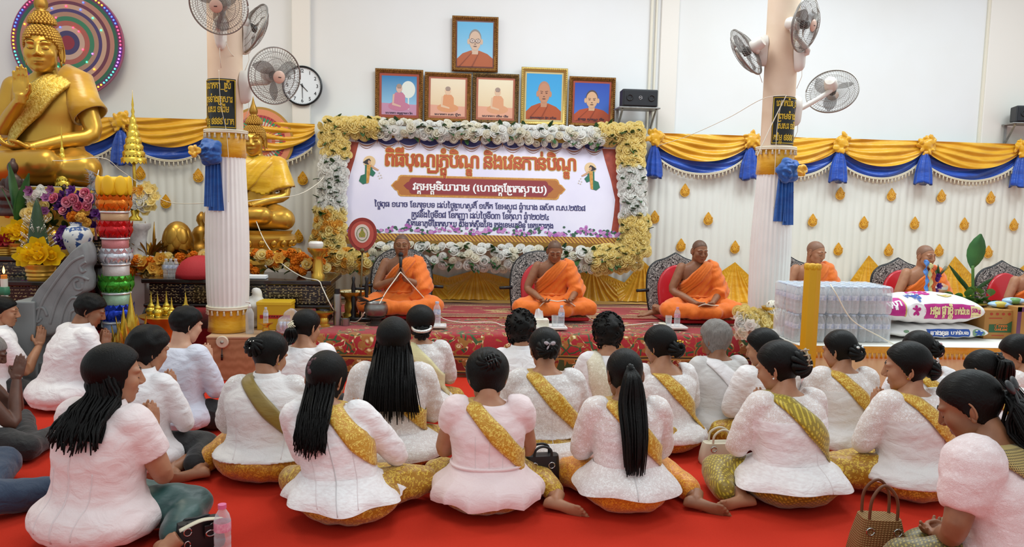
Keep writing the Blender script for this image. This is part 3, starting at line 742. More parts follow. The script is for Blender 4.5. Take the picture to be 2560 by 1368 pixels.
# bottom border
ya, yb = cv(1200, 588)[1], wb
m = MB(); m.add([bl(x0, wb, .002), bl(x1, wb, .002), bl(x1, ya, .002), bl(x0, ya, .002)], [(0, 1, 2, 3)]); BD = NT('border_print'); v = BD.co(scale=(16, 16, 16)); w1 = BD.wave(BD.co(rot=(0, .785, 0)), 11, .5); BD.p(Base_Color=BD.mix(BD.ramp(w1, [(.4, 0.0), (.6, 1.0)]), 'c89a34', '8a4a20'), Roughness=.5); m.build('border_print', BD.mat, t, smooth=False, recalc=False)
m = [MB(), MB(), MB()]; rd = random.Random(3)
for k in range(300):
 x = rd.uniform(x0 + .05, x1 - .05); hz = abs(rd.gauss(0, .035)) + .0; i = rd.choice((0, 0, 1, 2)); rr = rd.uniform(.012, .024)
 hz += .025 * (math.sin(x * 13) > .2)
 c = (x, ya + hz + .004); m[i].add([bl(c[0] + rr * math.cos(a), c[1] + rr * .8 * math.sin(a), .003 + .0006 * (i + 1) + k * 4e-6) for a in np.linspace(0, 6.28, 8)[:-1]], [tuple(range(7))])
for q, nm, mt in zip(m, ('leaf_print', 'flower_print', 'flower_print'), (M('print_green', '2f5a44', .5), M('print_mauve', 'a85aa8', .5), M('print_pink', 'c486c0', .5))): tag(q.build(nm, mt, t, smooth=False, recalc=False), kind='stuff')
# lettering
def line(text, pa, pe, h, mat, off, lift=.004, name='lettering'):
 a, b = cv(*pa), cv(*pe); m = text_mb(text, bl(a[0], a[1], 0), BU, BW, width=b[0] - a[0], height=h, off=off, lift=lift); return m.build(name, mat, t, smooth=False, recalc=False)
ph = pxm(8.5)
TT = "ពិធីបុណ្យភ្ជុំបិណ្ឌ និងវេនកាន់បិណ្ឌ"
line(TT, (964, 414), (1439, 429), 31 * ph, M('letter_gold', 'f0c660', .5), .058, .004, 'lettering_outline')
line(TT, (964, 414), (1439, 429), 31 * ph, M('letter_shade', '7a4a24', .5), .034, .0052, 'lettering_shadow')
line(TT, (964, 414), (1439, 429), 31 * ph, ORG, .018, .0065)
def cart(k, px0, px1):
 o = []; cx = (px0 + px1) / 2; hw = (px1 - px0) / 2; hh = 26
 for s in (1, -1):
  for u, wv_ in ((1, 0), (.955, .42), (.93, .5), (.915, .86), (.89, 1.0), (-.89, 1.0), (-.915, .86), (-.93, .5), (-.955, .42)): o.append((u * s, wv_ * s))
 mid = cv(1198, 469); U_ = (px1 - px0) / 2 * ph; return [(mid[0] + u * (U_ - (1 - k) * .09), mid[1] + wv_ * hh * ph * 1.05 * k) for u, wv_ in o]
flat(cart(1.0, 982, 1418), 'name_plate_rim', BGOLD, .003); flat(cart(.86, 982, 1418), 'name_plate_line', M('banner_sienna', 'b06a2a', .5), .0038); flat(cart(.76, 1008, 1392), 'name_plate', MAR, .0046)
line("វត្តអម្ពទិយារាម (ហៅវត្តព្រែកស្វាយ)", (1032, 475), (1366, 483), 16 * ph, M('letter_white', 'f4f0f0', .5), .022, .006)
line("ថ្ងៃពុធ ១រោច ខែភទ្របទ ដល់ថ្ងៃព្រហស្បតិ៍ ១កើត ខែអស្សុជ ឆ្នាំរោង ឆស័ក ព.ស.២៥៦៨", (936, 516), (1463, 527), 11.5 * ph, NAV, .014)
line("ត្រូវនឹងថ្ងៃទី១៨ ខែកញ្ញា ដល់ថ្ងៃទី០៣ ខែតុលា ឆ្នាំ២០២៤", (1029, 543), (1372, 547), 12.5 * ph, NAV, .014)
line("ស្ថិតនៅភូមិព្រែកស្វាយ សង្កាត់ស្ទឹងវែង ក្រុងខេមរភូមិន្ទ ខេត្តកោះកុង", (1016, 564), (1383, 571), 11 * ph, NAV, .02)
# dancing figures printed at both ends
for cx, sg in ((921, 1), (1478, -1)):
 c = cv(cx, 420 if sg > 0 else 436)
 def P(pts, name, mat, lf): flat([(c[0] + sg * a * ph, c[1] + b * ph) for a, b in pts], name, mat, lf)
 P([(2 + 15 * math.cos(a), 16 + 15 * math.sin(a)) for a in np.linspace(0, 6.28, 24)[:-1]], 'halo_print', M('print_peach', 'dfbf92', .5), .003)
 P([(-14, 14), (-4, 22), (2, 24), (6, 18), (0, 8), (-8, 10)], 'hair_print', M('print_black', '2a2028', .5), .004)
 P([(0, 20), (5, 17), (5, 11), (1, 9), (-2, 14)], 'face_print', M('print_skin', 'c99a78', .5), .005)
 P([(-8, 8), (8, 8), (10, -4), (18, -12), (12, -22), (4, -18), (0, -38), (-12, -42), (-22, -34), (-18, -20), (-8, -16)], 'dress_print', M('print_emerald', '1f6a52', .5), .0042)
 P([(-4, 8), (6, 8), (4, -16), (2, -38), (-4, -40), (-4, -16)], 'sash_print', BGOLD, .005)
 P([(6, 8), (16, 2), (26, -4), (24, -7), (14, -3), (6, 3)], 'arm_print', M('print_skin', 'c99a78', .5), .005)
 for a, b in ((27, -12), (31, -18), (25, -20), (33, -24), (28, -26)): P([(a - 2, b), (a, b + 2), (a + 2, b), (a, b - 2)], 'petal_print', M('print_cream', 'cfc0b0', .5), .004)
m = MB(); fa, fb = bp(1200, 333), bp(1200, 352)
m.box(bl((x0 + x1) / 2, wt + .03, -.02), (x1 - x0 + .05, .03, .06)); m.box(bl((x0 + x1) / 2, wb - .02, -.02), (x1 - x0 + .05, .03, .05)); m.build('frame_rail', M('carved_gilt', 'a67c3a', .45, .5, bump=(60, .6, .006)), t, smooth=False)
a, b = bp(835, 297), bp(1490, 318)
m = MB(); q = bl((a.x + b.x) / 2, (bp(1200, 312) - pb).dot(BW), -.04); m.box(q, (b.x - a.x, .1, .05)); m.build('top_board', M('white_board', 'f2f0ec', .6), t, smooth=False, bevel=.01)
for x in (x0 + .3, x1 - .3):
 m = MB(); m.tube([bl(x, wt, -.04), V(x, YD - .035, 1.3), V(x, YD - .03, ZP + .01)], .014, 8); m.tube([bl(x, wb, -.03), V(x, YD - .03, bl(x, wb).z - .02)], .012, 8); m.build('stand_leg', M('grey_steel', '7a7a78', .4, .8), t)
# ------------------------------------------------------------ roses
def rose_mesh(seed, R=.058):
 rd = random.Random(seed); m = MB()
 def petal(a, tilt, size, base_r, h, curl):
  ca, sa = math.cos(a), math.sin(a)
  def fn(u, v):
   wv = (u - .5) * 2; half = size * math.sin(PI * (.16 + .62 * v)) * (.95)
   out = base_r + size * v * math.sin(tilt) + curl * v ** 3 - .35 * half * wv * wv
   up = h + size * v * math.cos(tilt) - curl * .6 * v ** 4
   x, y = out, half * wv
   return (x * ca - y * sa, x * sa + y * ca, up)
  m.grid(fn, 5, 4)
 m.lathe([(R * .16, 0), (R * .3, R * .25), (R * .26, R * .55), (R * .12, R * .7), (.0, R * .66)], 9)
 for k in range(4): petal(2 * PI * k / 4 + .3, .12, R * .62, R * .2, R * .12, .0)
 for k in range(5): petal(2 * PI * k / 5 + rd.random(), .42, R * .78, R * .22, R * .02, R * .14)
 for k in range(6): petal(2 * PI * k / 6 + rd.random(), .78, R * .85, R * .24, -.01, R * .20)
 return m.mesh('rose')
def leaf_mb(m, c, d, L, wd, bend=.2, mi=0, up=V(0, 0, 1)):
 d = Vector(d).normalized(); s = d.cross(up)
 s = s.normalized() if s.length > .1 else V(1, 0, 0); n = s.cross(d)
 def fn(u, v):
  x = v * L; hw = wd * math.sin(PI * min(1, v * .95 + .03)) ** .8 * (u - .5) * 2
  return Vector(c) + d * x + s * hw + n * (-bend * L * v * v + abs(u - .5) * wd * .5)
 m.grid(fn, 4, 6, mi)
RM = [rose_mesh(k) for k in range(3)]
def garland(name, lab, pts_fn, n, mats, nleaf, seed, size=1.0, cat='garland', lob=None):
 "roses spread over a band: pts_fn(rd) -> (point, outward normal)"
 rd = random.Random(seed); t = thing(name, lab, cat); placed = []; tries = 0; ms = 0.066 * size
 mc = {}
 while len(placed) < n and tries < 6000:
  tries += 1; p, nn = pts_fn(rd)
  if tries > 3000: ms *= .999
  if all((p - q).length > ms for q in placed): placed.append(p)
  else: continue
  nn = (nn + V(rd.uniform(-.55, .55), 0, rd.uniform(-.5, .5))).normalized(); k = rd.randrange(3); mt = rd.choice(mats)
  if (k, mt.name) not in mc:
   me = RM[k].copy(); me.materials.clear(); me.materials.append(mt); me.polygons.foreach_set('use_smooth', [True] * len(me.polygons)); mc[(k, mt.name)] = me
  o = bpy.data.objects.new('rose', mc[(k, mt.name)]); COL.objects.link(o); o.parent = t; o.location = p
  o.rotation_euler = nn.to_track_quat('Z', 'Y').to_euler(); s = .88 * size * rd.uniform(.85, 1.15); o.scale = (s, s, s)
 m = MB()
 for k in range(nleaf):
  p, nn = pts_fn(rd); leaf_mb(m, p - nn * .02, nn + V(rd.uniform(-1, 1), 0, rd.uniform(-1, 1)), rd.uniform(.07, .12), .028)
 m.build('foliage', GREEN, t, recalc=False); return t
def band(p0, p1, wd0, wd1, thick=.07):
 "band between two photo points on the banner plane, widths in photo pixels"
 a, b = bp(*p0), bp(*p1); ax = (b - a); L = ax.length; ax.normalize(); sd = BN.cross(ax).normalized()
 def fn(rd):
  u = rd.random(); wv = rd.uniform(-1, 1); half = lerp(wd0, wd1, u) * ph / 2
  return a + ax * (u * L) + sd * (wv * half) + BN * (.05 + thick * (1 - wv * wv)), (BN + sd * wv * .8).normalized()
 return fn
def corner(parts):
 fs = [band(*q) for q in parts]; ws = [(Vector(q[0]+(0,)) - Vector(q[1]+(0,))).length * (q[2] + q[3]) for q in parts]
 return lambda rd: rd.choices(fs, ws)[0](rd)
YEL = [PETALY]
garland('rose_garland', 'ivory white rose garland along the top edge of the banner', band((950, 326), (1505, 349), 38, 44), 98, [PETALW, PETALI], 60, 1)
garland('rose_garland', 'yellow rose cluster at the top left corner of the banner', corner([((815, 322), (945, 325), 40, 44), ((834, 318), (842, 400), 62, 56)]), 72, YEL, 26, 2)
garland('rose_garland', 'white rose garland down the left side of the banner', band((838, 398), (828, 530), 56, 60), 66, [PETALW], 30, 3)
garland('rose_garland', 'yellow rose cluster at the bottom left corner of the banner', corner([((826, 528), (820, 640), 66, 70), ((800, 640), (925, 662), 50, 44)]), 96, YEL + [PETALY, PETALG], 30, 4)
garland('rose_garland', 'creamy white rose garland along the bottom edge of the banner', band((930, 640), (1488, 652), 56, 50), 88, [PETALI, PETALW], 120, 5, 1.05)
garland('rose_garland', 'yellow rose cluster at the bottom right corner of the banner', corner([((1585, 545), (1582, 640), 62, 70), ((1480, 655), (1595, 640), 56, 66)]), 96, YEL, 30, 6)
garland('rose_garland', 'white rose garland down the right side of the banner', band((1577, 425), (1580, 545), 56, 58), 60, [PETALW], 30, 7)
garland('rose_garland', 'yellow rose cluster at the top right corner of the banner', corner([((1500, 340), (1600, 340), 46, 50), ((1572, 345), (1576, 425), 64, 56)]), 76, YEL, 26, 8)
# ------------------------------------------------------------ people
from mathutils import noise as mnoise
def sell(P, c, r): q = (P - np.array(c)) / np.array(r); return (np.linalg.norm(q, axis=1) - 1) * min(r)
def scap(P, a, b, ra, rb):
 a, b = np.array(a), np.array(b); ab = b - a; h = np.clip(((P - a) @ ab) / (ab @ ab), 0, 1); return np.linalg.norm(P - a - h[:, None] * ab, axis=1) - (ra + (rb - ra) * h)
def smin(a, b, k): h = np.clip(.5 + .5 * (b - a) / k, 0, 1); return b + (a - b) * h - k * h * (1 - h)
def smax(a, b, k): return -smin(-a, -b, k)
def head_sdf(P, fem=0.0, buddha=False):
 A = np.abs(P[:, 0]); S = np.stack([A, P[:, 1], P[:, 2]], 1)
 d = sell(S, (0, -.012, .030), (.074, .094, .084))
 d = smin(d, sell(S, (0, .024, -.036), (.060 - .004 * fem, .064, .074)), .03)
 d = smin(d, sell(S, (.03, .028, -.062), (.034 - .006 * fem, .042, .034)), .025)
 d = smin(d, sell(S, (0, .060, -.093), (.026 - .004 * fem, .022, .019)), .02)
 d = smin(d, sell(S, (.043, .056, -.022), (.024, .026, .026)), .02)
 d = smin(d, sell(S, (.026, .074, .026), (.030, .018, .011)), .012)
 d = smax(d, -sell(S, (.031, .104, .006), (.020, .016, .012)), .012)
 d = smin(d, sell(S, (.030, .0735, .0035), (.0165, .0145, .0135)), .004)
 d = smin(d, scap(S, (0, .088, .018), (0, .106, -.022), .008, .012), .010)
 d = smin(d, sell(S, (.013, .095, -.029), (.010, .011, .008)), .006)
 d = smin(d, sell(S, (0, .082, -.0555), (.021, .0135, .006)), .006)
 d = smin(d, sell(S, (0, .080, -.0675), (.018, .0135, .0065)), .005)
 return d
_HC = {}
def head_dirs(nu, nv):
 th = (np.arange(nv) + .5) / nv * PI; ph = np.arange(nu) / nu * 2 * PI
 T, F = np.meshgrid(th, ph, indexing='ij'); return np.stack([np.sin(T) * np.sin(F), np.sin(T) * np.cos(F), np.cos(T)], -1).reshape(-1, 3)
def head_radius(nu, nv, fem):
 k = (nu, nv, round(fem, 2))
 if k not in _HC:
  D = head_dirs(nu, nv); t = np.full(len(D), .17)
  for _ in range(70): t -= .75 * head_sdf(D * t[:, None], fem)
  _HC[k] = (D, np.clip(t, .05, .17))
 return _HC[k]
def sphere_faces(nu, nv):
 f = []
 for j in range(nv - 1):
  for i in range(nu): k = (i + 1) % nu; f.append((j * nu + i, (j + 1) * nu + i, (j + 1) * nu + k, j * nu + k))
 return f + [tuple(range(nu - 1, -1, -1)), tuple(range((nv - 1) * nu, nv * nu))]
def add_head(m, Mh, fem=0.0, hi=True, mats=(0, 1, 2), eyes='closed', ear=1.0):
 "sculpted head with ears, brows, lids and lips; Mh: 4x4 head matrix"
 nu, nv = (96, 72) if hi else (48, 40); D, t = head_radius(nu, nv, fem); P = D * t[:, None]
 F = sphere_faces(nu, nv); lips = np.minimum(sell(P, (0, .094, -.0555), (.021, .008, .0058)), sell(P, (0, .092, -.0675), (.018, .008, .0062))) < .001
 b = len(m.v); m.v.extend([tuple(Mh @ Vector(p)) for p in P])
 for f in F: m.f.append(tuple(i + b for i in f)); m.m.append(mats[1] if hi and sum(lips[i] for i in f) >= 3 else mats[0])
 def surf(x, z):
  y = .13
  for _ in range(40): y -= .8 * float(head_sdf(np.array([[x, y, z]]), fem)[0])
  return y
 for s in (-1, 1):
  Mx = Rz(s * .42) @ Rx(-.12)
  c = V(s * .0735, -.014, -.006); mm = MB()
  mm.ell(c, (.007, .019, .031 * ear), 12, 10, M=Mx); mm.tube([c + Mx @ V(s * .004, .02 * math.cos(a) * (1 if a < 4.2 else .7) - .002, .032 * ear * math.sin(a)) for a in np.linspace(-.9, 4.4, 14)], .0036, 6)
  mm.ell(c + Mx @ V(0, .006, -.03 * ear), (.006, .009, .012 * ear), 8, 6)
  m.merge(mm, Mh, mats[0])
  if hi:
   mm = MB(); pts = [V(s * x, surf(x, z) + .0015, z) for x, z in ((.012, .030), (.022, .0355), (.034, .036), (.046, .030))]
   mm.tube(bez(pts, 10), [.0022, .003, .003, .003, .003, .003, .003, .0026, .002, .0015][:len(bez(pts, 10))] if len(bez(pts, 10)) == 10 else .0026, 6, flat=.6); m.merge(mm, Mh, mats[2])
   mm = MB(); z0 = -.0025 if eyes == 'closed' else 0.0; pts = [V(s * x, surf(x, z) + .0008, z) for x, z in ((.0165, .001 + z0), (.024, -.0028 + z0), (.032, -.004 + z0), (.040, -.002 + z0), (.046, .0015 + z0))]
   mm.tube(bez(pts, 12), .0014, 5); m.merge(mm, Mh, mats[2])
 if hi:
  mm = MB(); pts = [V(x, surf(x, -.0615) + .0004, -.0615) for x in (-.020, -.01, 0, .01, .020)]; mm.tube(pts, .0012, 5); m.merge(mm, Mh, mats[2])
def hand(m, W, F, N, side, pose='flat', s=1.0):
 "hand from wrist W; F finger direction, N palm normal, side +1 right / -1 left"
 W, F, N = Vector(W), Vector(F).normalized(), Vector(N).normalized(); N = (N - F * N.dot(F)).normalized(); T = F.cross(N) * side   # thumb side
 R3 = Matrix((T, F, N)).transposed()
 m.ell(W + F * .048 * s, (.038 * s, .052 * s, .016 * s), 14, 10, M=R3); m.tube([W - F * .02, W + F * .03 * s], [.024 * s, .028 * s], 10)
 curl = {'flat': .06, 'relax': .45, 'fist': 1.15}[pose]
 for k, (tx, L) in enumerate(((.030, .070), (.010, .078), (-.010, .073), (-.028, .058))):
  p = W + F * (.088 - .006 * abs(k - 1)) * s + T * tx * s; d = F.copy(); pts = [p - F * .02 * s]; a = 0
  for q in (.42, .32, .26):
   pts.append(p); a += curl * (1.0 if k != 1 else .9); d = F * math.cos(a) + N * math.sin(a); p = p + d * L * q * s
  pts.append(p); m.tube(bez(pts, 9), [.0092 * s] * 3 + [.0088 * s] * 3 + [.0075 * s] * 4, 8); m.ell(p, .0075 * s, 8, 6)
 p = W + F * .025 * s + T * .03 * s; d = (F * .75 + T * .55 + N * .35).normalized(); e = (F * .95 + T * (.15 if pose == 'flat' else -.1) + N * .3).normalized()
 pts = [p - d * .02, p, p + d * .034 * s, p + d * .034 * s + e * .03 * s]; m.tube(bez(pts, 9), [.015 * s] * 3 + [.011 * s] * 4 + [.009 * s] * 3, 8); m.ell(pts[-1], .0088 * s, 8, 6)
def foot(m, A, D, up, s=1.0, side=1):
 "foot from ankle A pointing along D; up: top-of-foot direction"
 A, D, up = Vector(A), Vector(D).normalized(), Vector(up).normalized(); up = (up - D * up.dot(D)).normalized(); X = D.cross(up) * side; R3 = Matrix((X, D, up)).transposed()
 secs = [(-.062, .004, .012), (-.058, .020, .022), (-.04, .029, .032), (-.01, .031, .036), (.03, .031, .031), (.075, .037, .025), (.105, .043, .020), (.13, .044, .016), (.147, .036, .010)]
 rings = []
 for t_, hw, th in secs:
  c = A + D * t_ * s - up * (.06 - th) * s; rings.append([c + X * (hw * math.cos(a) - (.006 if t_ > .05 else 0)) * s + up * th * math.sin(a) * s for a in np.linspace(0, 2 * PI, 20, endpoint=False)])
 m.loft(rings); m.tube([A + up * .05 * s, A - up * .012 * s, A - up * .02 * s + D * .012 * s], [.034 * s, .036 * s, .036 * s], 14)
 for k, (x, L, r) in enumerate(((-.036, .050, .0135), (-.014, .046, .0105), (.004, .040, .010), (.020, .033, .0095), (.034, .024, .009))):
  p = A + D * (.132 - .005 * k) * s + X * x * s - up * .046 * s; m.tube([p, p + D * L * .55 * s + up * .004 * s, p + D * L * s], [r * s * .9, r * s * .9, r * s], 10); m.ell(p + D * L * s, r * s * 1.08, 10, 8)
# torso: (z, half width, half depth)
TZ = [.03, .10, .17, .24, .31, .38, .44, .49, .525, .550, .570, .60]
TW = [.165, .185, .178, .158, .157, .168, .178, .178, .160, .120, .075, .058]
TD = [.13, .145, .135, .118, .116, .124, .120, .108, .094, .078, .064, .056]
def spine(z, sp): return Vector((sp.get('tilt', 0) * (max(z, 0) / .55) ** 1.2, sp['lean'] * (max(z, 0) / .55) ** 1.6, z))
def torso_rings(sp, off, z0, z1, n=36, hem=None):
 g = sp['g']; R = []
 for z in np.linspace(z0, z1, int((z1 - z0) / .022) + 2):
  gg = g if z < .44 else lerp(g, 1 + (g - 1) * .35, min(1, (z - .44) / .1))
  wx = itp(z, TZ, TW) * gg + off; wy = itp(z, TZ, TD) * gg + off
  if hem and z < hem[0]:
   k = (hem[0] - z) / hem[0]; wx += hem[1] * k; wy += hem[1] * k
  if off > 0: q = hip_r(z, sp); wx = max(wx, q[0] + .020); wy = max(wy, q[1] + .016)
  c = spine(z, sp); ring = []
  for i in range(n):
   a = 2 * PI * i / n; ca, sa = math.cos(a), math.sin(a); e = .88
   ring.append(c + V(wx * abs(ca) ** e * np.sign(ca), wy * abs(sa) ** e * np.sign(sa), 0))
  R.append(ring)
 return R
def noisy(me, amp, sc, seed=0.0, squash=(1, 1, 1), zmin=None):
 n = len(me.vertices); co = np.empty(n * 3); me.vertices.foreach_get('co', co); no = np.empty(n * 3); me.vertices.foreach_get('normal', no); co = co.reshape(-1, 3); no = no.reshape(-1, 3)
 f = np.array([mnoise.noise(Vector((p[0] * sc * squash[0] + seed, p[1] * sc * squash[1], p[2] * sc * squash[2]))) for p in co]); co = co + no * (f * amp)[:, None]
 if zmin is not None: co[:, 2] = np.maximum(co[:, 2], zmin)
 me.vertices.foreach_set('co', co.ravel()); me.update(); return me
def limb(m, pts, rad, n=14): m.tube(bez(pts, 14), list(np.interp(np.linspace(0, 1, len(bez(pts, 14))), np.linspace(0, 1, len(rad)), rad)), n); m.ell(pts[0], rad[0], 12, 8); m.ell(pts[-1], rad[-1], 12, 8)
def bvh_of(m): return BVHTree.FromPolygons([Vector(p) for p in m.v], m.f)
def band_loop(bvh, sp, S, H, wd, off, name, mat, parent, nphi=64, nw=6, ripple=0.0, half=None, thick=.006):
 S, H = Vector(S), Vector(H); d = (H - S); d.y = 0; d.normalize(); n = V(-d.z, 0, d.x); yv = V(0, 1, 0); C0 = (S + H) / 2; C0.y = spine(C0.z, sp).y
 rows = []
 for j in range(nw + 1):
  w_ = (j / nw - .5) * wd; row = []
  for i in range(nphi + (0 if half is None else 1)):
   ph = 2 * PI * i / nphi if half is None else lerp(half[0], half[1], i / nphi)
   u = d * math.cos(ph) + yv * math.sin(ph); C = C0 + n * (w_ * (1 - .25 * abs(math.cos(ph))))
   hit = bvh.ray_cast(C + u * .8, -u, .8)
   p = hit[0] if hit[0] is not None else C + u * .12
   row.append(p + u * (off + ripple * math.sin(j * 2.4 + 1.5 * math.sin(ph * 2)) + (thick if 0 < j < nw else 0)))
  rows.append(row)
 # light smoothing along the loop
 for row in rows:
  q = row[:]; L = len(row)
  for i in range(L):
   if half is None or 0 < i < L - 1: row[i] = (q[i - 1] + q[i] * 2 + q[(i + 1) % L]) / 4
 m = MB(); m.loft(rows, False, False, closed=half is None); o = m.build(name, mat, parent, recalc=False)
 q = o.modifiers.new('s', 'SOLIDIFY'); q.thickness = .004; q.offset = 0; return o
HAIRM = {}
def hair_mat(col='070605', axis='z', rough=.44):
 k = (col, axis)
 if k not in HAIRM:
  t = NT('hair_' + col + axis); s = {'z': (1, 1, .06), 'y': (1, .08, .35), 'x': (.15, 1, 1), 'c': (1, 1, .5)}[axis]; v = t.noise(t.co(scale=s), 160, 3, .7)
  t.p(Base_Color=t.mix(v, col, '0c0908' if col < '3' else 'a8a09a'), Roughness=rough, Specular_IOR_Level=.2); t.bump(v, .6, .006); HAIRM[k] = t.mat
 return HAIRM[k]
def hair_cap(Mh, fem, thick, mat, parent, line=None, name='hair', vol=None, rough_=0.0, seed=0, extra=None):
 nu, nv = 64, 48; D, t = head_radius(nu, nv, fem); P = D * t[:, None]
 L = line or ([-.12, -.075, -.03, -.004, .018, .035, .06, .085], [-.085, -.085, -.07, -.035, .012, .03, .056, .072])
 f = np.interp(P[:, 1], *L); h = P[:, 2] - f; k = np.clip((h + .004) / .012, 0, 1); k = k * k * (3 - 2 * k)
 th = thick * np.ones(len(D))
 if vol: th = th + vol(P, D)
 if rough_: th = th * (1 + rough_ * np.array([mnoise.noise(Vector(p) * 38 + V(seed, 0, 0)) for p in P]))
 R = t + np.where(k > 0, th * k, 0) - .006 * (1 - k); P = D * R[:, None]; m = MB(); m.add([Mh @ Vector(p) for p in P], [f for f in sphere_faces(nu, nv) if max(k[i] for i in f) > 0])
 if extra: extra(m)
 return m.build(name, mat, parent, recalc=False)
def lock(m, pts, r0, r1, n=6, flat=.55): q = bez(pts, 12); m.tube(q, list(np.linspace(1, 0, len(q)) ** .7 * (r0 - r1) + r1), n, flat=flat)
ARM = {'pray': ((.215, .12, .27), (.035, .27, .37)), 'lap': ((.235, .07, .27), (.06, .23, .16)), 'front': ((.225, .10, .26), (.07, .27, .28))}
def person(sp):
 "one seated figure; local frame: faces +y, sits on z = 0"
 sp.setdefault('lean', .06); sp.setdefault('g', 1.1); fem = sp.get('fem', 1.0); seed = sp.get('seed', 0); rd = random.Random(seed); sk = SKIN[sp.get('skin', 'tan')]
 hi = sp.get('hi', False); vox = sp.get('vox', .0085 if hi else .012)
 m = MB(); m.loft(torso_rings(sp, -.008, .05, .60)); nb = spine(.575, sp); hp_ = sp.get('hp', .25); hc = spine(.585, sp) + V(sp.get('hx', 0), .03 * math.cos(hp_) + .112 * math.sin(hp_) + sp.get('hf', 0), .112 * math.cos(hp_) - .03 * math.sin(hp_))
 Mh = Matrix.Translation(hc) @ (Rz(-sp.get('hy', 0)) @ Rx(-sp.get('hp', .25)) @ Ry(sp.get('hr', 0))).to_4x4() @ Matrix.Scale(sp.get('hs', .98), 4)
 m.tube(bez([nb - V(0, .0, .06), nb, Mh @ V(0, -.018, -.05), Mh @ V(0, -.01, 0)], 12), (.055 if fem else .061), 14)
 arms = {}; ex = MB()
 for s, key in ((-1, 'la'), (1, 'ra')):
  E_, W_ = sp.get(key) or ARM[sp.get('arms', 'pray')]
  if not sp.get(key): E_, W_ = (E_[0] * s * (1 + (sp['g'] - 1) * .6), E_[1] + spine(.3, sp).y, E_[2]), (W_[0] * s, W_[1] + spine(.3, sp).y * .6, W_[2])
  Sh = spine(.505, sp) + V(s * .163, 0, 0); arms[s] = [Sh, Vector(E_), Vector(W_)]
  limb(m, [Sh, lerp(Sh, Vector(E_), .5) + V(s * .008, 0, 0), Vector(E_), lerp(Vector(E_), Vector(W_), .5), Vector(W_)], [.056, .05 * sp['g'] ** .7, .042, .038, .026])
  pose = sp.get('hands', 'pray')
  if pose == 'pray': hand(ex, W_, (-s * .10, .25, 1), (-s, 0, 0), s, 'flat')
  elif pose == 'lap': hand(ex, W_, (-s * .9, .5, -.25), (0, -.3, 1), s, 'relax')
  elif pose == 'hold': hand(ex, W_, (-s * .55, .35, .75), (-s * .7, -.5, .2), s, 'relax')
  elif pose == 'custom': hand(ex, W_, *sp['hand' + key][0:2], s, sp['hand' + key][2])
 for A, D, up, kn, s in sp.get('feet', []):
  foot(ex, A, D, up, sp.get('fs', 1.0), s); limb(m, [Vector(kn), lerp(Vector(kn), Vector(A), .5), Vector(A) + Vector(up) * .015], [.05, .045, .033])
 me = evalmods(m.mesh('b'), vox, 2)
 hm = MB(); hm.v = [tuple(v.co) for v in me.vertices]; hm.f = [tuple(p.vertices) for p in me.polygons]; hm.m = [0] * len(hm.f)
 e2 = evalmods(ex.mesh('h'), .0048 if hi else .007, 2)
 b_ = len(hm.v); hm.v += [tuple(v.co) for v in e2.vertices]; nf = [tuple(i + b_ for i in p.vertices) for p in e2.polygons]; hm.f += nf; hm.m += [0] * len(nf)
 add_head(hm, Mh, fem, hi, eyes=sp.get('eyes', 'closed'), ear=sp.get('ear', 1.0))
 body = link('person', hm.mesh('person'), sp.get('bodymat') or [sk, LIP, BROW]); sp['Mh'] = Mh; sp['arms_'] = arms
 return body
def sleeves(m, sp, off, frac, puff=0.0):
 for s in (-1, 1):
  Sh, E_, W_ = sp['arms_'][s]; path = bez([Sh - V(s * .03, 0, -.004), Sh, lerp(Sh, E_, .5) + V(s * .008, 0, 0), E_, lerp(E_, W_, .5), W_], 30); n = max(4, int(len(path) * frac)); p = path[:n]
  R = np.interp(np.linspace(0, frac, n), [0, .2, .45, .62, 1.0], [.06, .056 + .01 * puff, .05 * sp['g'] ** .7, .043, .03]) + off
  if puff > 0: R = R + .02 * puff * np.sin(np.linspace(0, PI, n)) ** .6
  m.tube(p, list(R), 18)
  if puff: m.ell(Sh + V(s * .012, 0, .022), (.05, .055, .042 + .015 * puff), 14, 10)
def hip_r(z, sp):
 g = sp['g'] * sp.get('hip', 1.0); x = y = 0
 for cz, cy, rx, ry, rz_ in ((.115, 0, .232 * g, .195 * g, .125), (.165, .02, .19 * g, .155 * g, .09)):
  q = 1 - ((z - cz) / rz_) ** 2
  if q > 0: x = max(x, rx * q ** .5); y = max(y, ry * q ** .5 - cy)
 return x, y
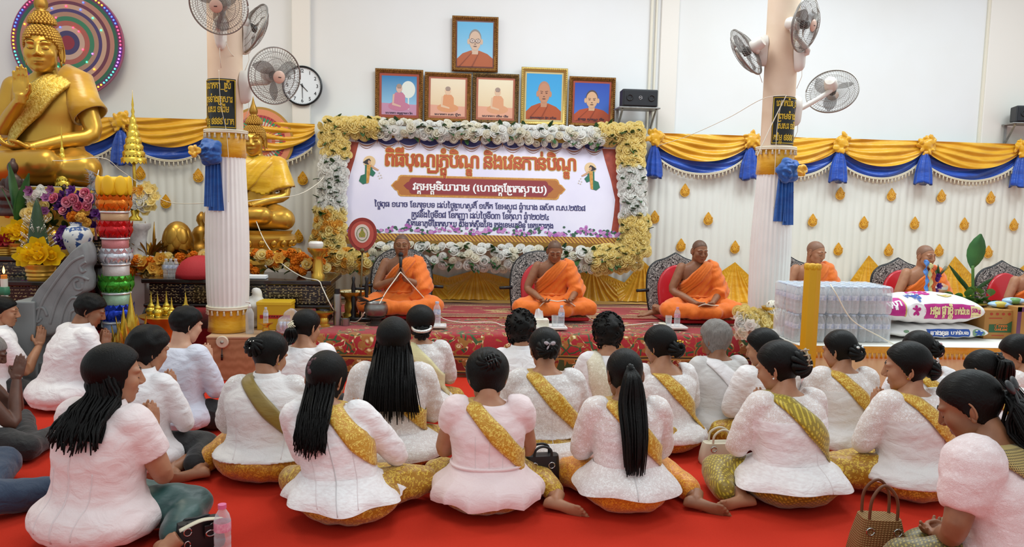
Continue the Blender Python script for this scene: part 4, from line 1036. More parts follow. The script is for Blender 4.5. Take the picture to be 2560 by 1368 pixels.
def blouse(sp, body, mat, name='blouse', hemz=.09, sleeve=.75, off=.012, hem=None, puff=0.0, crease=.0028, peplum=None, collar=False, neck=.556, vox=None, yoke=None):
 neck = .572 if collar else neck; T = MB(); T.loft(torso_rings(sp, off, hemz, neck, hem=hem)); tb = bvh_of(T); m = MB(); m.merge(T); sleeves(m, sp, off * .8, sleeve, puff)
 me = evalmods(m.mesh('x'), vox or (.0095 if sp.get('hi') else .0115), 3)
 noisy(me, crease * 1.6, 13, sp.get('seed', 0) * 3.1, (1, 1, 1.5)); noisy(me, crease, 30, sp.get('seed', 0) * 1.7, (.8, .8, 1.3))
 if peplum:
  z0, z1, flare, lob, amp = peplum; k = MB(); N = 240; rows = []; g = sp['g']
  for j in range(9):
   s = j / 8; z = lerp(z0, z1, s); h0 = hip_r(z0, sp); wx = max(itp(z0, TZ, TW) * g + off, h0[0] + .022) + .003 + flare * s ** .85; wy = max(itp(z0, TZ, TD) * g + off, h0[1] + .018) + .003 + flare * .9 * s ** .85; c = spine(z, sp); row = []; hx_, hy_ = hip_r(z, sp); wx = max(wx, hx_ + .032 + .014 * s); wy = max(wy, hy_ + .032 + .014 * s + c.y)
   for i in range(N):
    a = 2 * PI * i / N; q = 1 + amp * s * (math.sin(lob * a + seedp(sp)) if lob < 12 else 1 - 2 * abs(math.sin(lob * a / 2)) ** .6); row.append(c + V(wx * q * math.cos(a), wy * q * math.sin(a), .012 * s * math.sin(lob * a * .5 + 1)))
   rows.append(row)
  k.loft(rows, False, False)
  bm = bmesh.new(); bm.from_mesh(me); vs = [bm.verts.new(p) for p in k.v]
  for f in k.f: bm.faces.new([vs[i] for i in f])
  bm.to_mesh(me); bm.free()
 if yoke is not None:
  for f in me.polygons:
   c = f.center
   if (c.z > yoke or abs(c.x - spine(c.z, sp).x) > itp(c.z, TZ, TW) * sp['g'] + .026) and c.z > .26: f.material_index = 1
 o = link(name, me, mat, body)
 if collar:
  k = MB(); c = spine(.565, sp); k.lathe([(.10, -.022), (.094, -.012), (.080, .012), (.074, .034), (.068, .034), (.07, .0)], 28, c + V(0, .006, 0), sy=.9); q = k.build('collar', mat, body); q['label'] = 'collar'
 sp['tb'] = tb; sp['bb'] = BVHTree.FromPolygons([v.co.copy() for v in me.vertices], [tuple(p.vertices) for p in me.polygons]); return o
def seams(sp, xs, z0, z1, mat, name='seam', r=.0022):
 for x in xs:
  pts = []
  for z in np.linspace(z0, z1, 26):
   c = spine(z, sp); h = sp['bb'].ray_cast(V(c.x + x * (1 + .25 * (z - .25)), c.y - .7, z), V(0, 1, 0), 1.0)
   if h[0] is not None: pts.append(h[0] + V(0, -.0008, 0))
  if len(pts) > 3: m = MB(); m.tube(pts, r, 5); m.build(name, mat, sp['body_'], recalc=False)
def seedp(sp): return sp.get('seed', 0) * .7
def skirt(sp, body, mat, kind='cross', name='skirt', hip=None, vox=None, folds=.006, hem=None):
 hip = hip or sp.get('hip', 1.0); g = sp['g'] * hip; m = MB(); m.ell((0, 0, .115), (.232 * g, .195 * g, .125), 28, 16); m.ell((0, .02, .165), (.19 * g, .155 * g, .09), 24, 12); m.ell((0, .10, .10), (.20 * g, .16, .095), 20, 10)
 if kind == 'cross': L = [((-.09, .04, .11), (-.37, .27, .095), (.12, .34, .07)), ((.09, .04, .11), (.37, .27, .095), (-.12, .36, .075))]
 elif kind == 'tuck': L = [((-.09, .04, .11), (-.28, .19, .095), (.10, .26, .07)), ((.09, .04, .11), (.28, .19, .095), (-.10, .27, .075))]
 elif kind == 'right': L = [((-.09, .04, .11), (-.26, .30, .09), (.06, .35, .07)), ((.09, .04, .11), (.27, .28, .10), (.36, .06, .075))]
 elif kind == 'left': L = [((.09, .04, .11), (.26, .30, .09), (-.06, .35, .07)), ((-.09, .04, .11), (-.27, .28, .10), (-.36, .06, .075))]
 else: L = kind
 for a, k, e in L:
  limb(m, [Vector(a), lerp(Vector(a), Vector(k), .5) + V(0, 0, .012), Vector(k)], [.112 * hip, .10, .085]); limb(m, [Vector(k), lerp(Vector(k), Vector(e), .5), Vector(e)], [.082, .075, .066])
 me = evalmods(m.mesh('x'), vox or (.012 if sp.get('hi') else .015), 6); s0 = sp.get('seed', 0)
 noisy(me, folds * 1.6, 9, s0 * 2.3, (1, 1, .5)); noisy(me, folds, 22, s0, (1, .6, .8), zmin=.004)
 return link(name, me, mat, body)
def orn(sp, name, mat, fn, label=None):
 "hair ornament built in head coordinates"
 k = MB(); fn(k); k.v = [tuple(sp['Mh'] @ Vector(p)) for p in k.v]; o = k.build(name, mat, sp['body_'])
 if label: o['label'] = label
 return o
def locks_down(sp, n, length, spread, r=.013, wig=0.0, top=.0, arc=2.2, mat=None, taper=1.0, back=.0, seed=1, bm=None, y0=0.0, name='hair_length', gather=None):
 "hair hanging down the back: n locks starting round the back of the head"
 rd = random.Random(seed); m = MB(); Mh = sp['Mh']; c0 = Mh @ V(0, 0, 0); g = sp['g']
 def path(u, L, lay, dz, dx, k):
  a = u * arc / 2; p0 = Mh @ V(math.sin(a) * (.080 - .006 * lay), -math.cos(a) * (.100 - .012 * lay) + .002, top + dz); x = spread * u + dx + back; pts = [p0]
  for q in (.2, .4, .6, .8, 1.0):
   z = p0.z - L * q; tz = max(.1, min(.56, z)); xx = lerp(p0.x - c0.x, x, q ** .8); wx = itp(tz, TZ, TW) * g + .05
   yb = spine(tz, sp).y - (itp(tz, TZ, TD) * g + .022) * math.sqrt(max(.02, 1 - ((xx + c0.x - spine(tz, sp).x) / wx) ** 2)) if z < .58 else 9
   yl = lerp(p0.y, c0.y - .05, min(1, q * 1.3)); ny = lerp(spine(.57, sp).y, c0.y, min(1, max(0, (z - .57) / max(.02, c0.z - .57)))) - .076 * math.sqrt(max(0, 1 - (xx / .075) ** 2)) if z < c0.z and abs(xx) < .075 else 9; y = min(yl, yb - .014, ny) - .016 * (1 - lay)
   pts.append(V(c0.x + xx + wig * math.sin(q * 9 + k * 1.3) * q, y + wig * .6 * math.cos(q * 8 + k) * q, z))
  return pts
 rows = [bez(path(u, length * .96, 1.0, .03, 0, 0), 20) for u in np.linspace(-1, 1, 22)]
 m.loft(rows, False, False, closed=False)
 for i in range(n):
  u = (i + .5) / n * 2 - 1; L = length * (1 - .12 * abs(u) ** 2 * taper) * rd.uniform(.93, 1.02)
  lock(m, path(u, L, rd.random() * .7, rd.uniform(-.02, .05), rd.uniform(-.012, .012), i), r * rd.uniform(.85, 1.15), .003)
 return m.build(name, mat, sp['body_'], recalc=False)
def bun(sp, c, r, mat, n=10, seed=0, name='bun'):
 rd = random.Random(seed); k = MB(); c = Vector(c); k.ell(c, r, 16, 12)
 for i in range(n):
  a = 2 * PI * i / n; u = V(math.cos(a), -.2, math.sin(a)); pts = [c + V(u.x * r[0] * 1.0 * math.cos(q) - u.z * r[0] * .35 * math.sin(q), -abs(r[1]) * math.sin(q) * 1.0, u.z * r[2] * 1.0 * math.cos(q) + u.x * r[2] * .35 * math.sin(q)) for q in np.linspace(0, 1.45, 6)]
  k.tube(bez(pts, 10), r[0] * .27, 6)
 k.v = [tuple(sp['Mh'] @ Vector(p)) for p in k.v]; return k.build(name, mat, sp['body_'], recalc=False)
def put(sp, body, label, group=None, head=None, seat=None, z0=0.0, rz=0.0, s=None, dx=0.0):
 "stand the figure where the photo has it: head=(px, top py), seat=(px, py) of the near foot of the hips"
 tag(body, label, 'person', group); hz = (sp['Mh'] @ V(0, 0, .115)).z; hv = sp['Mh'] @ V(0, -.01, .11)
 R2 = Matrix.Rotation(rz, 3, 'Z')
 if seat:
  b = on(seat[0], seat[1], z0); d = V(b.x, b.y, 0).normalized(); O = b + d * (sp.get('reach', .20) * (s or 1))
  if s is None:
   Yh = O.y + (R2 @ hv).y; top = at(head[0], head[1], Yh); s = (top.z - z0) / hz
 else:
  s = s or 1.0; top = on(head[0], head[1], z0 + hz * s); O = top - R2 @ (hv * s); O.z = z0
 if seat and not sp.get('xs'): tp = at(head[0], head[1], O.y + (R2 @ hv).y * s); O.x = tp.x - (R2 @ hv).x * s
 O.x += dx
 body.location = (O.x, O.y, z0); body.rotation_euler = (0, 0, rz); body.scale = (s, s, s); return O, s
# ------------------------------------------------------------ the monks
ROBE = NT('saffron_robe'); v = ROBE.noise(ROBE.co(scale=(1, 1, 1)), 6, 3); ROBE.p(Base_Color=ROBE.mix(v, 'e86a14', 'f07f1c'), Roughness=.75, Sheen_Weight=.3)
ROBE.bump(ROBE.noise(ROBE.co(scale=(1.6, 1.6, .7)), 14, 3, .5, 1.0), .35, .018); ROBE = ROBE.mat
ROBED = M('burnt_orange_robe', 'd9701c', .75, bump=(14, .5, .03), Sheen_Weight=.3)
def robe_top(sp, body, mat, sleeve=.62):
 T = MB(); T.loft(torso_rings(sp, .014, .08, .556)); sp['tb'] = bvh_of(T); m = MB(); m.merge(T)
 Sh, E_, W_ = sp['arms_'][-1]; p = bez([Sh + V(.05, 0, .02), Sh, lerp(Sh, E_, .5), E_, lerp(E_, W_, .45)], 24); m.tube(p, list(np.linspace(.075, .085, len(p))), 18); m.ell(Sh, (.075, .075, .06), 14, 10)
 m.tube([Sh + V(0, .03, -.02), E_ + V(.02, .05, -.02), V(-.14, .16, .14)], [.07, .08, .07], 16)
 me = evalmods(m.mesh('x'), .0095, 2); bm = bmesh.new(); bm.from_mesh(me)
 def cut(c): return c.z > .56 + (c.x + .045) * (-.20 / .22) and c.x > -.08
 bmesh.ops.delete(bm, geom=[f for f in bm.faces if cut(f.calc_center_median())], context='FACES')
 for v_ in bm.verts:
  q = (v_.co.x * .67 + v_.co.z * .74); v_.co += v_.normal * (.0045 * math.sin(q * 95 + 12 * v_.co.y + 2 * math.sin(v_.co.x * 15)) + .002 * math.sin(v_.co.z * 50))
 bm.to_mesh(me); bm.free(); o = link('robe', me, mat, body); q = o.modifiers.new('s', 'SOLIDIFY'); q.thickness = .006; q.offset = 0
 return o
def backrest(c, rz, pointed, label, z=ZP + .03):
 t = thing('floor_chair', label, 'chair', (c.x, c.y, z), rz)
 INL = NT('pearl_inlay'); a = INL.noise(INL.co(), 26, 3, .5, 1.4); f = INL.ramp(INL.ma('SINE', INL.ma('MULTIPLY', a, 46.0)), [(.42, 0.0), (.55, 1.0)]); INL.p(Base_Color=INL.mix(f, '1a1416', 'c9c4be'), Roughness=.35)
 H, Wd = .62, .29; o = []
 if pointed: half = [(.0, 0), (.27, 0), (.30, .2), (.29, .42), (.22, .52), (.10, .565), (.0, .62)]
 else: half = [(.0, 0), (.28, 0), (.30, .2), (.295, .38), (.25, .5), (.16, .575), (.06, .605), (.0, .61)]
 sm_ = [(p.x, p.z) for p in bez([(a, 0, b) for a, b in half[1:]], 30)]; o = sm_ + [(-a, b) for a, b in sm_[::-1][1:]]
 U, W = V(-1, 0, 0), V(0, -.14, .99)
 m = MB(); m.prism([(a, b) for a, b in o], .03, (0, .0, 0), U, W); m.build('back_panel', INL.mat, t, smooth=False, bevel=.004)
 m = MB(); N = U.cross(W); m.tube([U * a + W * b + N * .015 for a, b in o], .014, 8, cap=True); m.build('back_rim', BLACK, t)
 m = MB(); qs = [(-.19, .08), (.19, .08), (.2, .3), (.13, .44), (0, .5), (-.13, .44), (-.2, .3)]; m.prism([(p.x, p.z) for p in bez([(a, 0, b) for a, b in qs + [qs[0]]], 40)[:-1]], .05, N * .03, U, W)
 m.build('back_cushion', M('red_leather', 'c21f2c', .3, Coat_Weight=.3), t, bevel=.02, seg=3)
 m = MB(); m.box((0, .28, .02), (.56, .56, .04)); m.build('seat', M('seat_red', 'a01a26', .5), t, smooth=False, bevel=.012)
 for s in (-1, 1):
  m = MB(); m.tube([(s * .29, -.0, .24), (s * .42, .02, .235)], .016, 8); m.build('arm_stub', BLACK, t)
 return t
def monk(i, label, head, seat, skin, hands, la=None, ra=None, hp=.2, hy=0.0, hr=0.0, lean=.05, ear=1.1, g=1.0, rz=PI, vox=.0065, pointed=True, rest=None, s=None, custom=None, mat=None, hs=.98, feet=()):
 sp = dict(seed=i + 40, fem=0.0, g=g, lean=lean, skin=skin, hi=True, hp=hp, hy=hy, hr=hr, hands=hands, ear=ear, vox=vox, hs=hs, feet=feet, reach=.40)
 if la: sp['la'] = la
 if ra: sp['ra'] = ra
 if custom: sp.update(custom)
 b = person(sp); sp['body_'] = b; mt = mat or ROBE
 robe_top(sp, b, mt); k = skirt(sp, b, mt, 'cross', 'lower_robe', hip=.98, vox=.012, folds=.008)
 S, H = (-.10, 0, .565), (.18, 0, .27); band_loop(sp['tb'], sp, S, H, .13, .016, 'shoulder_fold', mt, b, ripple=.006, nw=12)
 m = MB(); z = .215; m.tube([spine(z, sp) + V((itp(z, TZ, TW) * g + .022) * math.cos(a), (itp(z, TZ, TD) * g + .022) * math.sin(a), 0) for a in np.linspace(0, 2 * PI, 40)], .012, 8, flat=.6); m.ell(spine(z, sp) + V(.02, itp(z, TZ, TD) * g + .03, 0), (.03, .016, .018), 10, 8); m.build('belt', mt, b)
 # shaved scalp shadow
 hair_cap(sp['Mh'], 0.0, .0012, M('shaved_scalp_' + skin, '63432f' if skin != 'tan' else '8a624c', .5), b, name='shaved_hair', line=([-.12, -.075, -.03, -.004, .018, .035, .06, .085], [-.05, -.05, -.04, -.02, .02, .04, .064, .078]))
 O, s = put(sp, b, label, 'monks in orange robes seated on the platform', head, seat, ZP + .075, rz, s)
 cz = thing('floor_cushion', 'red floor cushion under the ' + label, 'cushion', (O.x, O.y + .02, ZP + .03))
 m = MB(); m.box((0, .0, .02), (.66, .60, .032)); m.build('pad', M('cushion_red', 'a8101e', .8, bump=(60, .3)), cz, bevel=.014, seg=3); m = MB(); m.box((0, .0, .04), (.62, .56, .006)); m.build('top_cover', M('cushion_cover', 'b08a52', .8, var=(40, '6a1c1c')), cz, smooth=False)
 if rest is not None: backrest(V(O.x + rest, O.y + .40, 0), PI, pointed, 'inlaid floor chair behind the ' + label)
 return b, O, s, sp
FRONT = {}
b, O, s, sp = monk(1, 'orange-robed person with glasses speaking into a microphone', (1005, 586), (1015, 793), 'brown', 'custom', hp=.02, pointed=False, rest=-.02,
 custom=dict(la=((-.25, .14, .27), (-.045, .245, .36)), ra=((.25, .14, .27), (.045, .245, .36)), handla=((.28, .14, 1), (1, 0, 0), 'flat'), handra=((-.28, .14, 1), (-1, 0, 0), 'flat'), lean=.03))
# microphone held by the first monk
t = thing('microphone', 'black handheld microphone at the mouth of the first orange-robed person', 'microphone', b.location, PI, sc=s); MIC = M('mic_black', '17171a', .35)
p = V(0, .275, .60); q = V(0, .285, .42)
m = MB(); m.tube([q, lerp(q, p, .5), p], [.013, .015, .02], 14); m.build('handle', MIC, t); m = MB(); m.ell(p + V(0, -.002, .012), (.026, .026, .028), 16, 12); m.build('mic_head', M('mic_mesh', '2a2a2c', .45, .6, bump=(300, .6, .003)), t)
# his glasses
gm = MB(); Mh = sp['Mh']
for k in (-1, 1):
 gm.tube([Mh @ V(k * .032 + .021 * math.cos(a), .106, .004 + .016 * math.sin(a)) for a in np.linspace(0, 2 * PI, 20)], .0012, 5); gm.tube([Mh @ V(k * .052, .104, .008), Mh @ V(k * .072, .03, .008), Mh @ V(k * .076, -.01, .004)], .0014, 5)
gm.tube([Mh @ V(-.012, .108, .008), Mh @ V(.012, .108, .008)], .0012, 5); gm.build('glasses', M('gold_wire', 'a08a5a', .3, .9), b)
FRONT['m1'] = (b, O, s)
FRONT['m2'] = monk(2, 'orange-robed person, head lowered, holding white cord at the knees', (1388, 605), (1388, 797), 'brown', 'custom', hp=.42, hy=.05, pointed=False, rest=-.06, lean=.07,
 custom=dict(la=((-.27, .10, .27), (-.16, .33, .19)), ra=((.27, .10, .27), (.16, .33, .19)), handla=((.45, .85, -.25), (.3, 0, 1), 'relax'), handra=((-.45, .85, -.25), (-.3, 0, 1), 'relax')))
FRONT['m3'] = monk(3, 'orange-robed person left of the right column, hands joined in lap', (1752, 602), (1745, 803), 'brown', 'custom', hp=.22, hy=-.1, rest=-.06, lean=.05, feet=[((.44, .10, .07), (1, -.2, -.1), (0, .4, 1), (.30, .28, .09), 1)],
 custom=dict(la=((-.26, .08, .27), (-.09, .31, .17)), ra=((.26, .08, .27), (.09, .31, .17)), handla=((.85, .5, -.3), (.3, -.2, .9), 'relax'), handra=((-.85, .5, -.3), (-.3, -.2, .9), 'relax')))
lap = dict(la=((-.26, .08, .27), (-.09, .31, .17)), ra=((.26, .08, .27), (.09, .31, .17)), handla=((.85, .5, -.3), (.3, -.2, .9), 'relax'), handra=((-.85, .5, -.3), (-.3, -.2, .9), 'relax'))
monk(4, 'orange-robed person half hidden behind the bottled water', (2045, 605), (2050, 810), 'tan', 'custom', hp=.25, hy=-.45, rest=.0, lean=.06, custom=dict(lap), vox=.008)
monk(5, 'orange-robed person behind the rice sacks and fruit', (2317, 614), (2320, 814), 'tan', 'custom', hp=.12, hy=-.25, rest=.07, lean=.05, custom=dict(lap), vox=.008)
monk(6, 'orange-robed person cut off by the right frame edge', (2590, 640), (2590, 822), 'tan', 'custom', hp=.2, hy=-.3, rest=.10, lean=.05, custom=dict(lap), vox=.009)
# ------------------------------------------------------------ the congregation
BR_GOLD = brocade('gold_brocade', '9c6a10', 'c08a16', 'e4c040', 24, 0); BR_AMB = brocade('amber_brocade', 'b06a10', 'c88418', 'e0a42c', 30, 2); BR_ORG = brocade('orange_brocade', 'c46a0a', 'da8214', 'f0a828', 40, 2)
BR_OLV = brocade('olive_brocade', '7a6210', '98801a', 'c4ac2e', 24, 1); BR_SASH = brocade('sash_brocade', 'c48a14', 'd29c1e', 'f4d460', 32, 0); BR_SOLV = brocade('olive_sash', '97801a', 'ac9420', 'd8c03c', 26, 1)
BR_DIA = brocade('diamond_brocade', '4a3e18', '6a5a22', '9a8434', 30, 1); BR_GRN = brocade('green_gold_brocade', '23261a', '3a3a1c', 'b8a32c', 26, 0)
TEALS = satin('teal_silk', '0f3a38', '18504c', .45); BLK = cloth('black_cloth', '1b1a1c', 40, .5); JEANS = cloth('denim', '2f435e', 60, .5, 'weave', '25364e'); OLV = satin('olive_satin', '7d6418', '8f741c', .5)
LACE = cloth('white_lace', 'f8f4f3', 130, .3, 'lace', 'e2d0c8'); LACEG = cloth('grey_lace', 'f5f2f1', 130, .3, 'lace', 'd8ccc8'); LACEP = cloth('pink_lace', 'f7e8e8', 165, .3, 'lace', 'efdad9')
JACQ = cloth('white_jacquard', 'faf6f6', 60, .4, 'crinkle', 'efe6e6'); DAMA = cloth('white_damask', 'f8f4f3', 70, .3, 'floral', 'e6dcda'); LINEN = cloth('white_linen', 'f6f2f0', 50, .4, 'weave', 'e2dad8'); COTT = cloth('white_cotton', 'f9f6f7', 30, .4, 'weave', 'efe8ea')
CREPE = cloth('pink_crepe', 'f7e4e4', 30, .25, 'weave', 'f2d9d9'); BLUSH = cloth('blush_cotton', 'f5e6e5', 30, .35, 'weave', 'f0dcdb'); LAVS = cloth('lavender_shirt', 'dfe0ee', 30, .4, 'weave', 'd6d8e8'); KNIT = cloth('grey_knit', 'e3e0de', 90, .4, 'weave', 'cfcac8'); CREAML = cloth('cream_lace', 'efe6d2', 100, .3, 'lace', 'dccfb4'); CREAMS = cloth('cream_weave', 'e9dfb4', 50, .3, 'check', 'd8cc98')
KRAMA = cloth('checked_scarf', '3a3020', 46, .3, 'check', 'b8a060'); PEARL = M('pearl', 'e8e4dc', .2); GEM = M('rhinestone', 'd8d4d0', .12, .9, bump=(120, .9, .004)); TORT = M('tortoise_clip', '5a3a24', .25, var=(60, 'd8c8a8')); BLKC = M('clip_black', '15120f', .25); GOLDC = M('clip_gold', 'c99a3c', .2, 1.0); MAUV = M('scrunchie_mauve', '5e3c42', .6)
H1 = hair_mat(); H1y = hair_mat('070605', 'y'); HC = hair_mat('070605', 'c', .42); HG = hair_mat('4a4644', 'z', .5)
SEAM = M('seam_white', 'e8dede', .7); ZIP = M('zip_grey', 'd2cfcf', .4)
GRP = 'people seated on the red carpet'
def woman(i, label, head, seat=None, top=None, sk=BR_GOLD, kind='right', rz=0.0, sash=BR_SASH, hair='bun', **k):
 sp = dict(seed=i, g=k.pop('g', 1.12), hi=k.pop('hi', True), lean=k.pop('lean', .07), hp=k.pop('hp', .4), hy=k.pop('hy', 0), vox=k.pop('vox', .0105), skin=k.pop('skin', 'tan'), fem=k.pop('fem', 1.0), feet=k.pop('feet', []))
 for q in ('hands', 'arms', 'la', 'ra', 'handla', 'handra', 'hr', 'hx', 'tilt', 'hs', 'hip', 'fs', 'xs'):
  if q in k: sp[q] = k.pop(q)
 b = person(sp); sp['body_'] = b; bl_ = k.pop('bl', {}); hk = k.pop('hk', {}); sc = k.pop('s', None if seat else .92); dx = k.pop('dx', 0.0); sw = k.pop('sw', .10); SH = k.pop('SH', ((-.10, 0, .575), (.20, 0, .26)))
 if top: blouse(sp, b, top, **bl_)
 for a in k.pop('seam', []): seams(sp, *a)
 if k.get('belt'): m = MB(); z = k['belt']; m.tube([(lambda h: h[0] + V(math.cos(q), math.sin(q), 0) * .004)(sp['tb'].ray_cast(spine(z, sp) + V(math.cos(q), math.sin(q), 0), V(-math.cos(q), -math.sin(q), 0))) for q in np.linspace(0, 2 * PI, 49)], .009, 6); m.build('waistband', top if not isinstance(top, list) else top[0], b, recalc=False)
 if sk: skirt(sp, b, sk, kind, **k.pop('skk', {}))
 if sash: band_loop(sp['tb'], sp, SH[0], SH[1], sw, .010, k.pop('sname', 'sash'), sash, b)
 hm_ = hk.get('mat', H1); fem = sp['fem']; line = hk.get('line')
 if hair == 'bun': hair_cap(sp['Mh'], fem, hk.get('th', .014), H1y, b, vol=lambda P, D: .010 * np.exp(-((P[:, 2] - .06) ** 2 + (P[:, 1] + .02) ** 2) / .004)); bun(sp, hk.get('c', (0, -.105, -.01)), hk.get('r', (.048, .034, .042)), H1, seed=i)
 elif hair == 'short': hair_cap(sp['Mh'], fem, hk.get('th', .018), hm_, b, line=line, rough_=hk.get('ro', .35), seed=i)
 elif hair == 'curly':
  hair_cap(sp['Mh'], fem, hk.get('th', .03), HC, b, line=line, rough_=.5, seed=i); m = MB(); rd = random.Random(i); D, t = head_radius(64, 48, fem)
  for q in range(hk.get('n', 260)):
   j = rd.randrange(len(D)); P = D[j] * t[j]
   if P[2] < np.interp(P[1], [-.12, -.03, .0, .02, .06, .085], [-.10, -.09, -.05, .01, .05, .07]): continue
   c = Vector(P * 1.28); m.tube([c + V(.011 * math.cos(a + q), .006 * a * .3, .011 * math.sin(a + q)) for a in np.linspace(0, 5.0, 9)], .0055, 5)
  m.v = [tuple(sp['Mh'] @ Vector(p)) for p in m.v]; m.build('curls', HC, b, recalc=False)
 elif hair == 'down': hair_cap(sp['Mh'], fem, hk.get('th', .018), hm_, b, line=([-.12, -.075, -.03, -.004, .018, .035, .06, .085], [-.12, -.12, -.12, -.10, -.04, .03, .056, .072])); locks_down(sp, hk.get('n', 60), hk['L'], hk.get('w', .1), hk.get('rr', .013), hk.get('wig', 0.0), arc=hk.get('arc', 2.6), mat=hm_, seed=i, back=hk.get('dx', 0.0))
 elif hair == 'pony':
  hair_cap(sp['Mh'], fem, .013, H1y, b, line=line); m = MB(); rd = random.Random(i); Mh = sp['Mh']; c = Mh @ Vector(hk.get('c', (0, -.118, .015))); L = hk['L']; w_ = hk.get('w', .06); ox = hk.get('dx', 0.0)
  for q in range(hk.get('n', 70)):
   a = rd.uniform(0, 2 * PI); u = rd.random() ** .5; x, y = u * math.cos(a), u * math.sin(a); pts = [c + V(x * .016, -.004, y * .016)]; l = L * rd.uniform(.82, 1.03)
   for s_, ww in ((.12, .6), (.35, 1.0), (.65, .95), (1.0, .75)):
    z = c.z - l * s_ + .02 * math.sin(PI * min(1, s_ * 4)); tz = max(.1, min(.56, z)); yb = spine(tz, sp).y - (itp(tz, TZ, TD) * sp['g'] + .035); yy = min(c.y - .035, yb - .01) if z < .6 else c.y - .04
    pts.append(V(c.x + x * w_ * ww + ox * s_, yy + y * w_ * .45 - .01, z))
   lock(m, pts, .010, .0025)
  m.ell(c, (.022, .02, .022), 10, 8); m.build('ponytail', H1, b, recalc=False)
 for nm, mt, fn, lb in k.pop('orn', []): orn(sp, nm, mt, fn, lb)
 SP_ = put(sp, b, label, GRP, head, seat, 0.0, rz, sc, dx); sp['put'] = SP_; print('PERSON', i, [round(x, 2) for x in SP_[0]], round(SP_[1], 2)); return b, sp
def f_claw(c, w=.05, h=.06, rot=0.0):
 def fn(k):
  c_ = Vector(c); R = Ry(rot)
  k.tube([c_ + R @ V(0, -.006, -h / 2), c_ + R @ V(0, -.014, 0), c_ + R @ V(0, -.006, h / 2)], .007, 8)
  for s in (-1, 1):
   for z in (-.4, -.13, .13, .4): k.tube(bez([c_ + R @ V(0, -.01, h * z), c_ + R @ V(s * w * .3, -.016, h * z), c_ + R @ V(s * w * .5, .004, h * z)], 8), .004, 6)
 return fn
def f_bow(c, w=.05):
 def fn(k):
  c_ = Vector(c)
  for s in (-1, 1):
   k.ell(c_ + V(s * w * .45, -.004, .006), (w * .42, .010, w * .30), 10, 8, M=Ry(s * -.35)); k.ell(c_ + V(s * w * .25, -.004, -w * .4), (w * .16, .005, w * .42), 8, 6, M=Ry(s * -.5))
  k.ell(c_, (.010, .012, .012), 8, 6)
 return fn
def f_dots(c, pts, r=.006):
 def fn(k):
  for x, z in pts: k.ell(Vector(c) + V(x, -.004 + abs(x) * .25, z), r, 8, 6)
 return fn
def f_ring(c, R, r, tilt=0.0, sx=1.0):
 def fn(k): k.tube([Vector(c) + Rx(tilt) @ V(R * sx * math.cos(a), R * math.sin(a), 0) for a in np.linspace(0, 2 * PI, 25)], r, 8)
 return fn
def f_lump(c, R, n=9, r=.014):
 def fn(k):
  for i in range(n): a = 2 * PI * i / n; k.ell(Vector(c) + V(R * math.cos(a), .004 * (i % 2), R * 1.3 * math.sin(a)), (r, r * .7, r), 8, 6)
 return fn
def f_ear(s):
 def fn(k): k.ell((s * .078, -.006, -.04), .005, 8, 6)
 return fn
heart = [(.028 * math.sin(t) ** 3 * q, (.022 * math.cos(t) - .008 * math.cos(2 * t) - .004 * math.cos(3 * t)) * q) for q in (1, .66, .3) for t in np.linspace(0, 6.28, 16)[:-1]]
FR = [((.37, -.03, .055), (1, -.42, -.08), (.1, .9, .45), (.30, .24, .08), 1)]
FL = [((-.36, -.02, .055), (-1, -.2, -.08), (-.1, .9, .45), (-.30, .24, .08), -1)]
PEPL = dict(sleeve=.8, puff=.5, hemz=.20)
# --- front row
woman(5, 'person at lower left in blush short-sleeved blouse, face turned right', (285, 868), (262, 1400), [BLUSH, BLUSH], TEALS, 'right', rz=-.42, sash=None, hair='down', hy=.62, hs=1.08, hp=.1, g=1.10, feet=[((.40, -.02, .055), (.9, -.75, -.1), (.1, .8, .5), (.30, .26, .08), 1)],
 hk=dict(L=.27, w=.13, wig=.012, n=120, rr=.010, arc=2.9), bl=dict(sleeve=.46, puff=.3, hemz=.05, hem=(.2, .01), off=.024, collar=True), orn=[('hair_clip', GOLDC, f_dots((.068, -.045, .02), [(0, 0), (.004, -.02), (.008, -.04)], .004), None), ('earring', GOLDC, f_ear(1), None)], seam=[((.0,), .08, .52, SEAM, 'seam', .004), ((-.10, .10), .10, .34, SEAM, 'dart')], skk=dict(hip=.62))
woman(8, 'person in white jacquard peplum blouse with wavy half-up hair and gold sash', (782, 889), (872, 1340), JACQ, BR_GOLD, [((-.09, .04, .11), (-.33, .30, .09), (.12, .36, .07)), ((.09, .04, .11), (.36, .20, .12), (.05, .42, .08))], hair='down', lean=.10, hs=1.14, hp=.5, hy=.32, tilt=-.13, xs=1,
 hk=dict(L=.36, w=.075, wig=.010, n=120, rr=.010, dx=-.04, arc=2.2), bl=dict(PEPL, peplum=(.24, .125, .10, 7, .07)), orn=[('scrunchie', MAUV, f_lump((-.02, -.108, .03), .022), 'mauve scrunchie')], seam=[((.0,), .12, .53, ZIP, 'zip', .003), ((-.10, .10), .14, .44, SEAM, 'dart')])
woman(11, 'person in pale pink pleated peplum blouse with gold sash and upswept hair', (1218, 886), (1188, 1314), CREPE, BR_GOLD, 'right', lean=.08, hs=1.16, hp=.5, feet=FR, hair='bun', hk=dict(c=(0, -.10, .045), r=(.05, .03, .045), th=.024),
 bl=dict(sleeve=.40, puff=1.0, hemz=.20, peplum=(.25, .085, .10, 13, .04)), orn=[('hair_claw', BLKC, f_claw((.01, -.125, .045), .06, .05, 1.2), 'black hair claw'), ('earring', GOLDC, f_ear(1), None)], seam=[((.0,), .25, .52, SEAM, 'seam', .002), ((-.07, .07), .25, .42, SEAM, 'dart', .0016)], belt=.252)
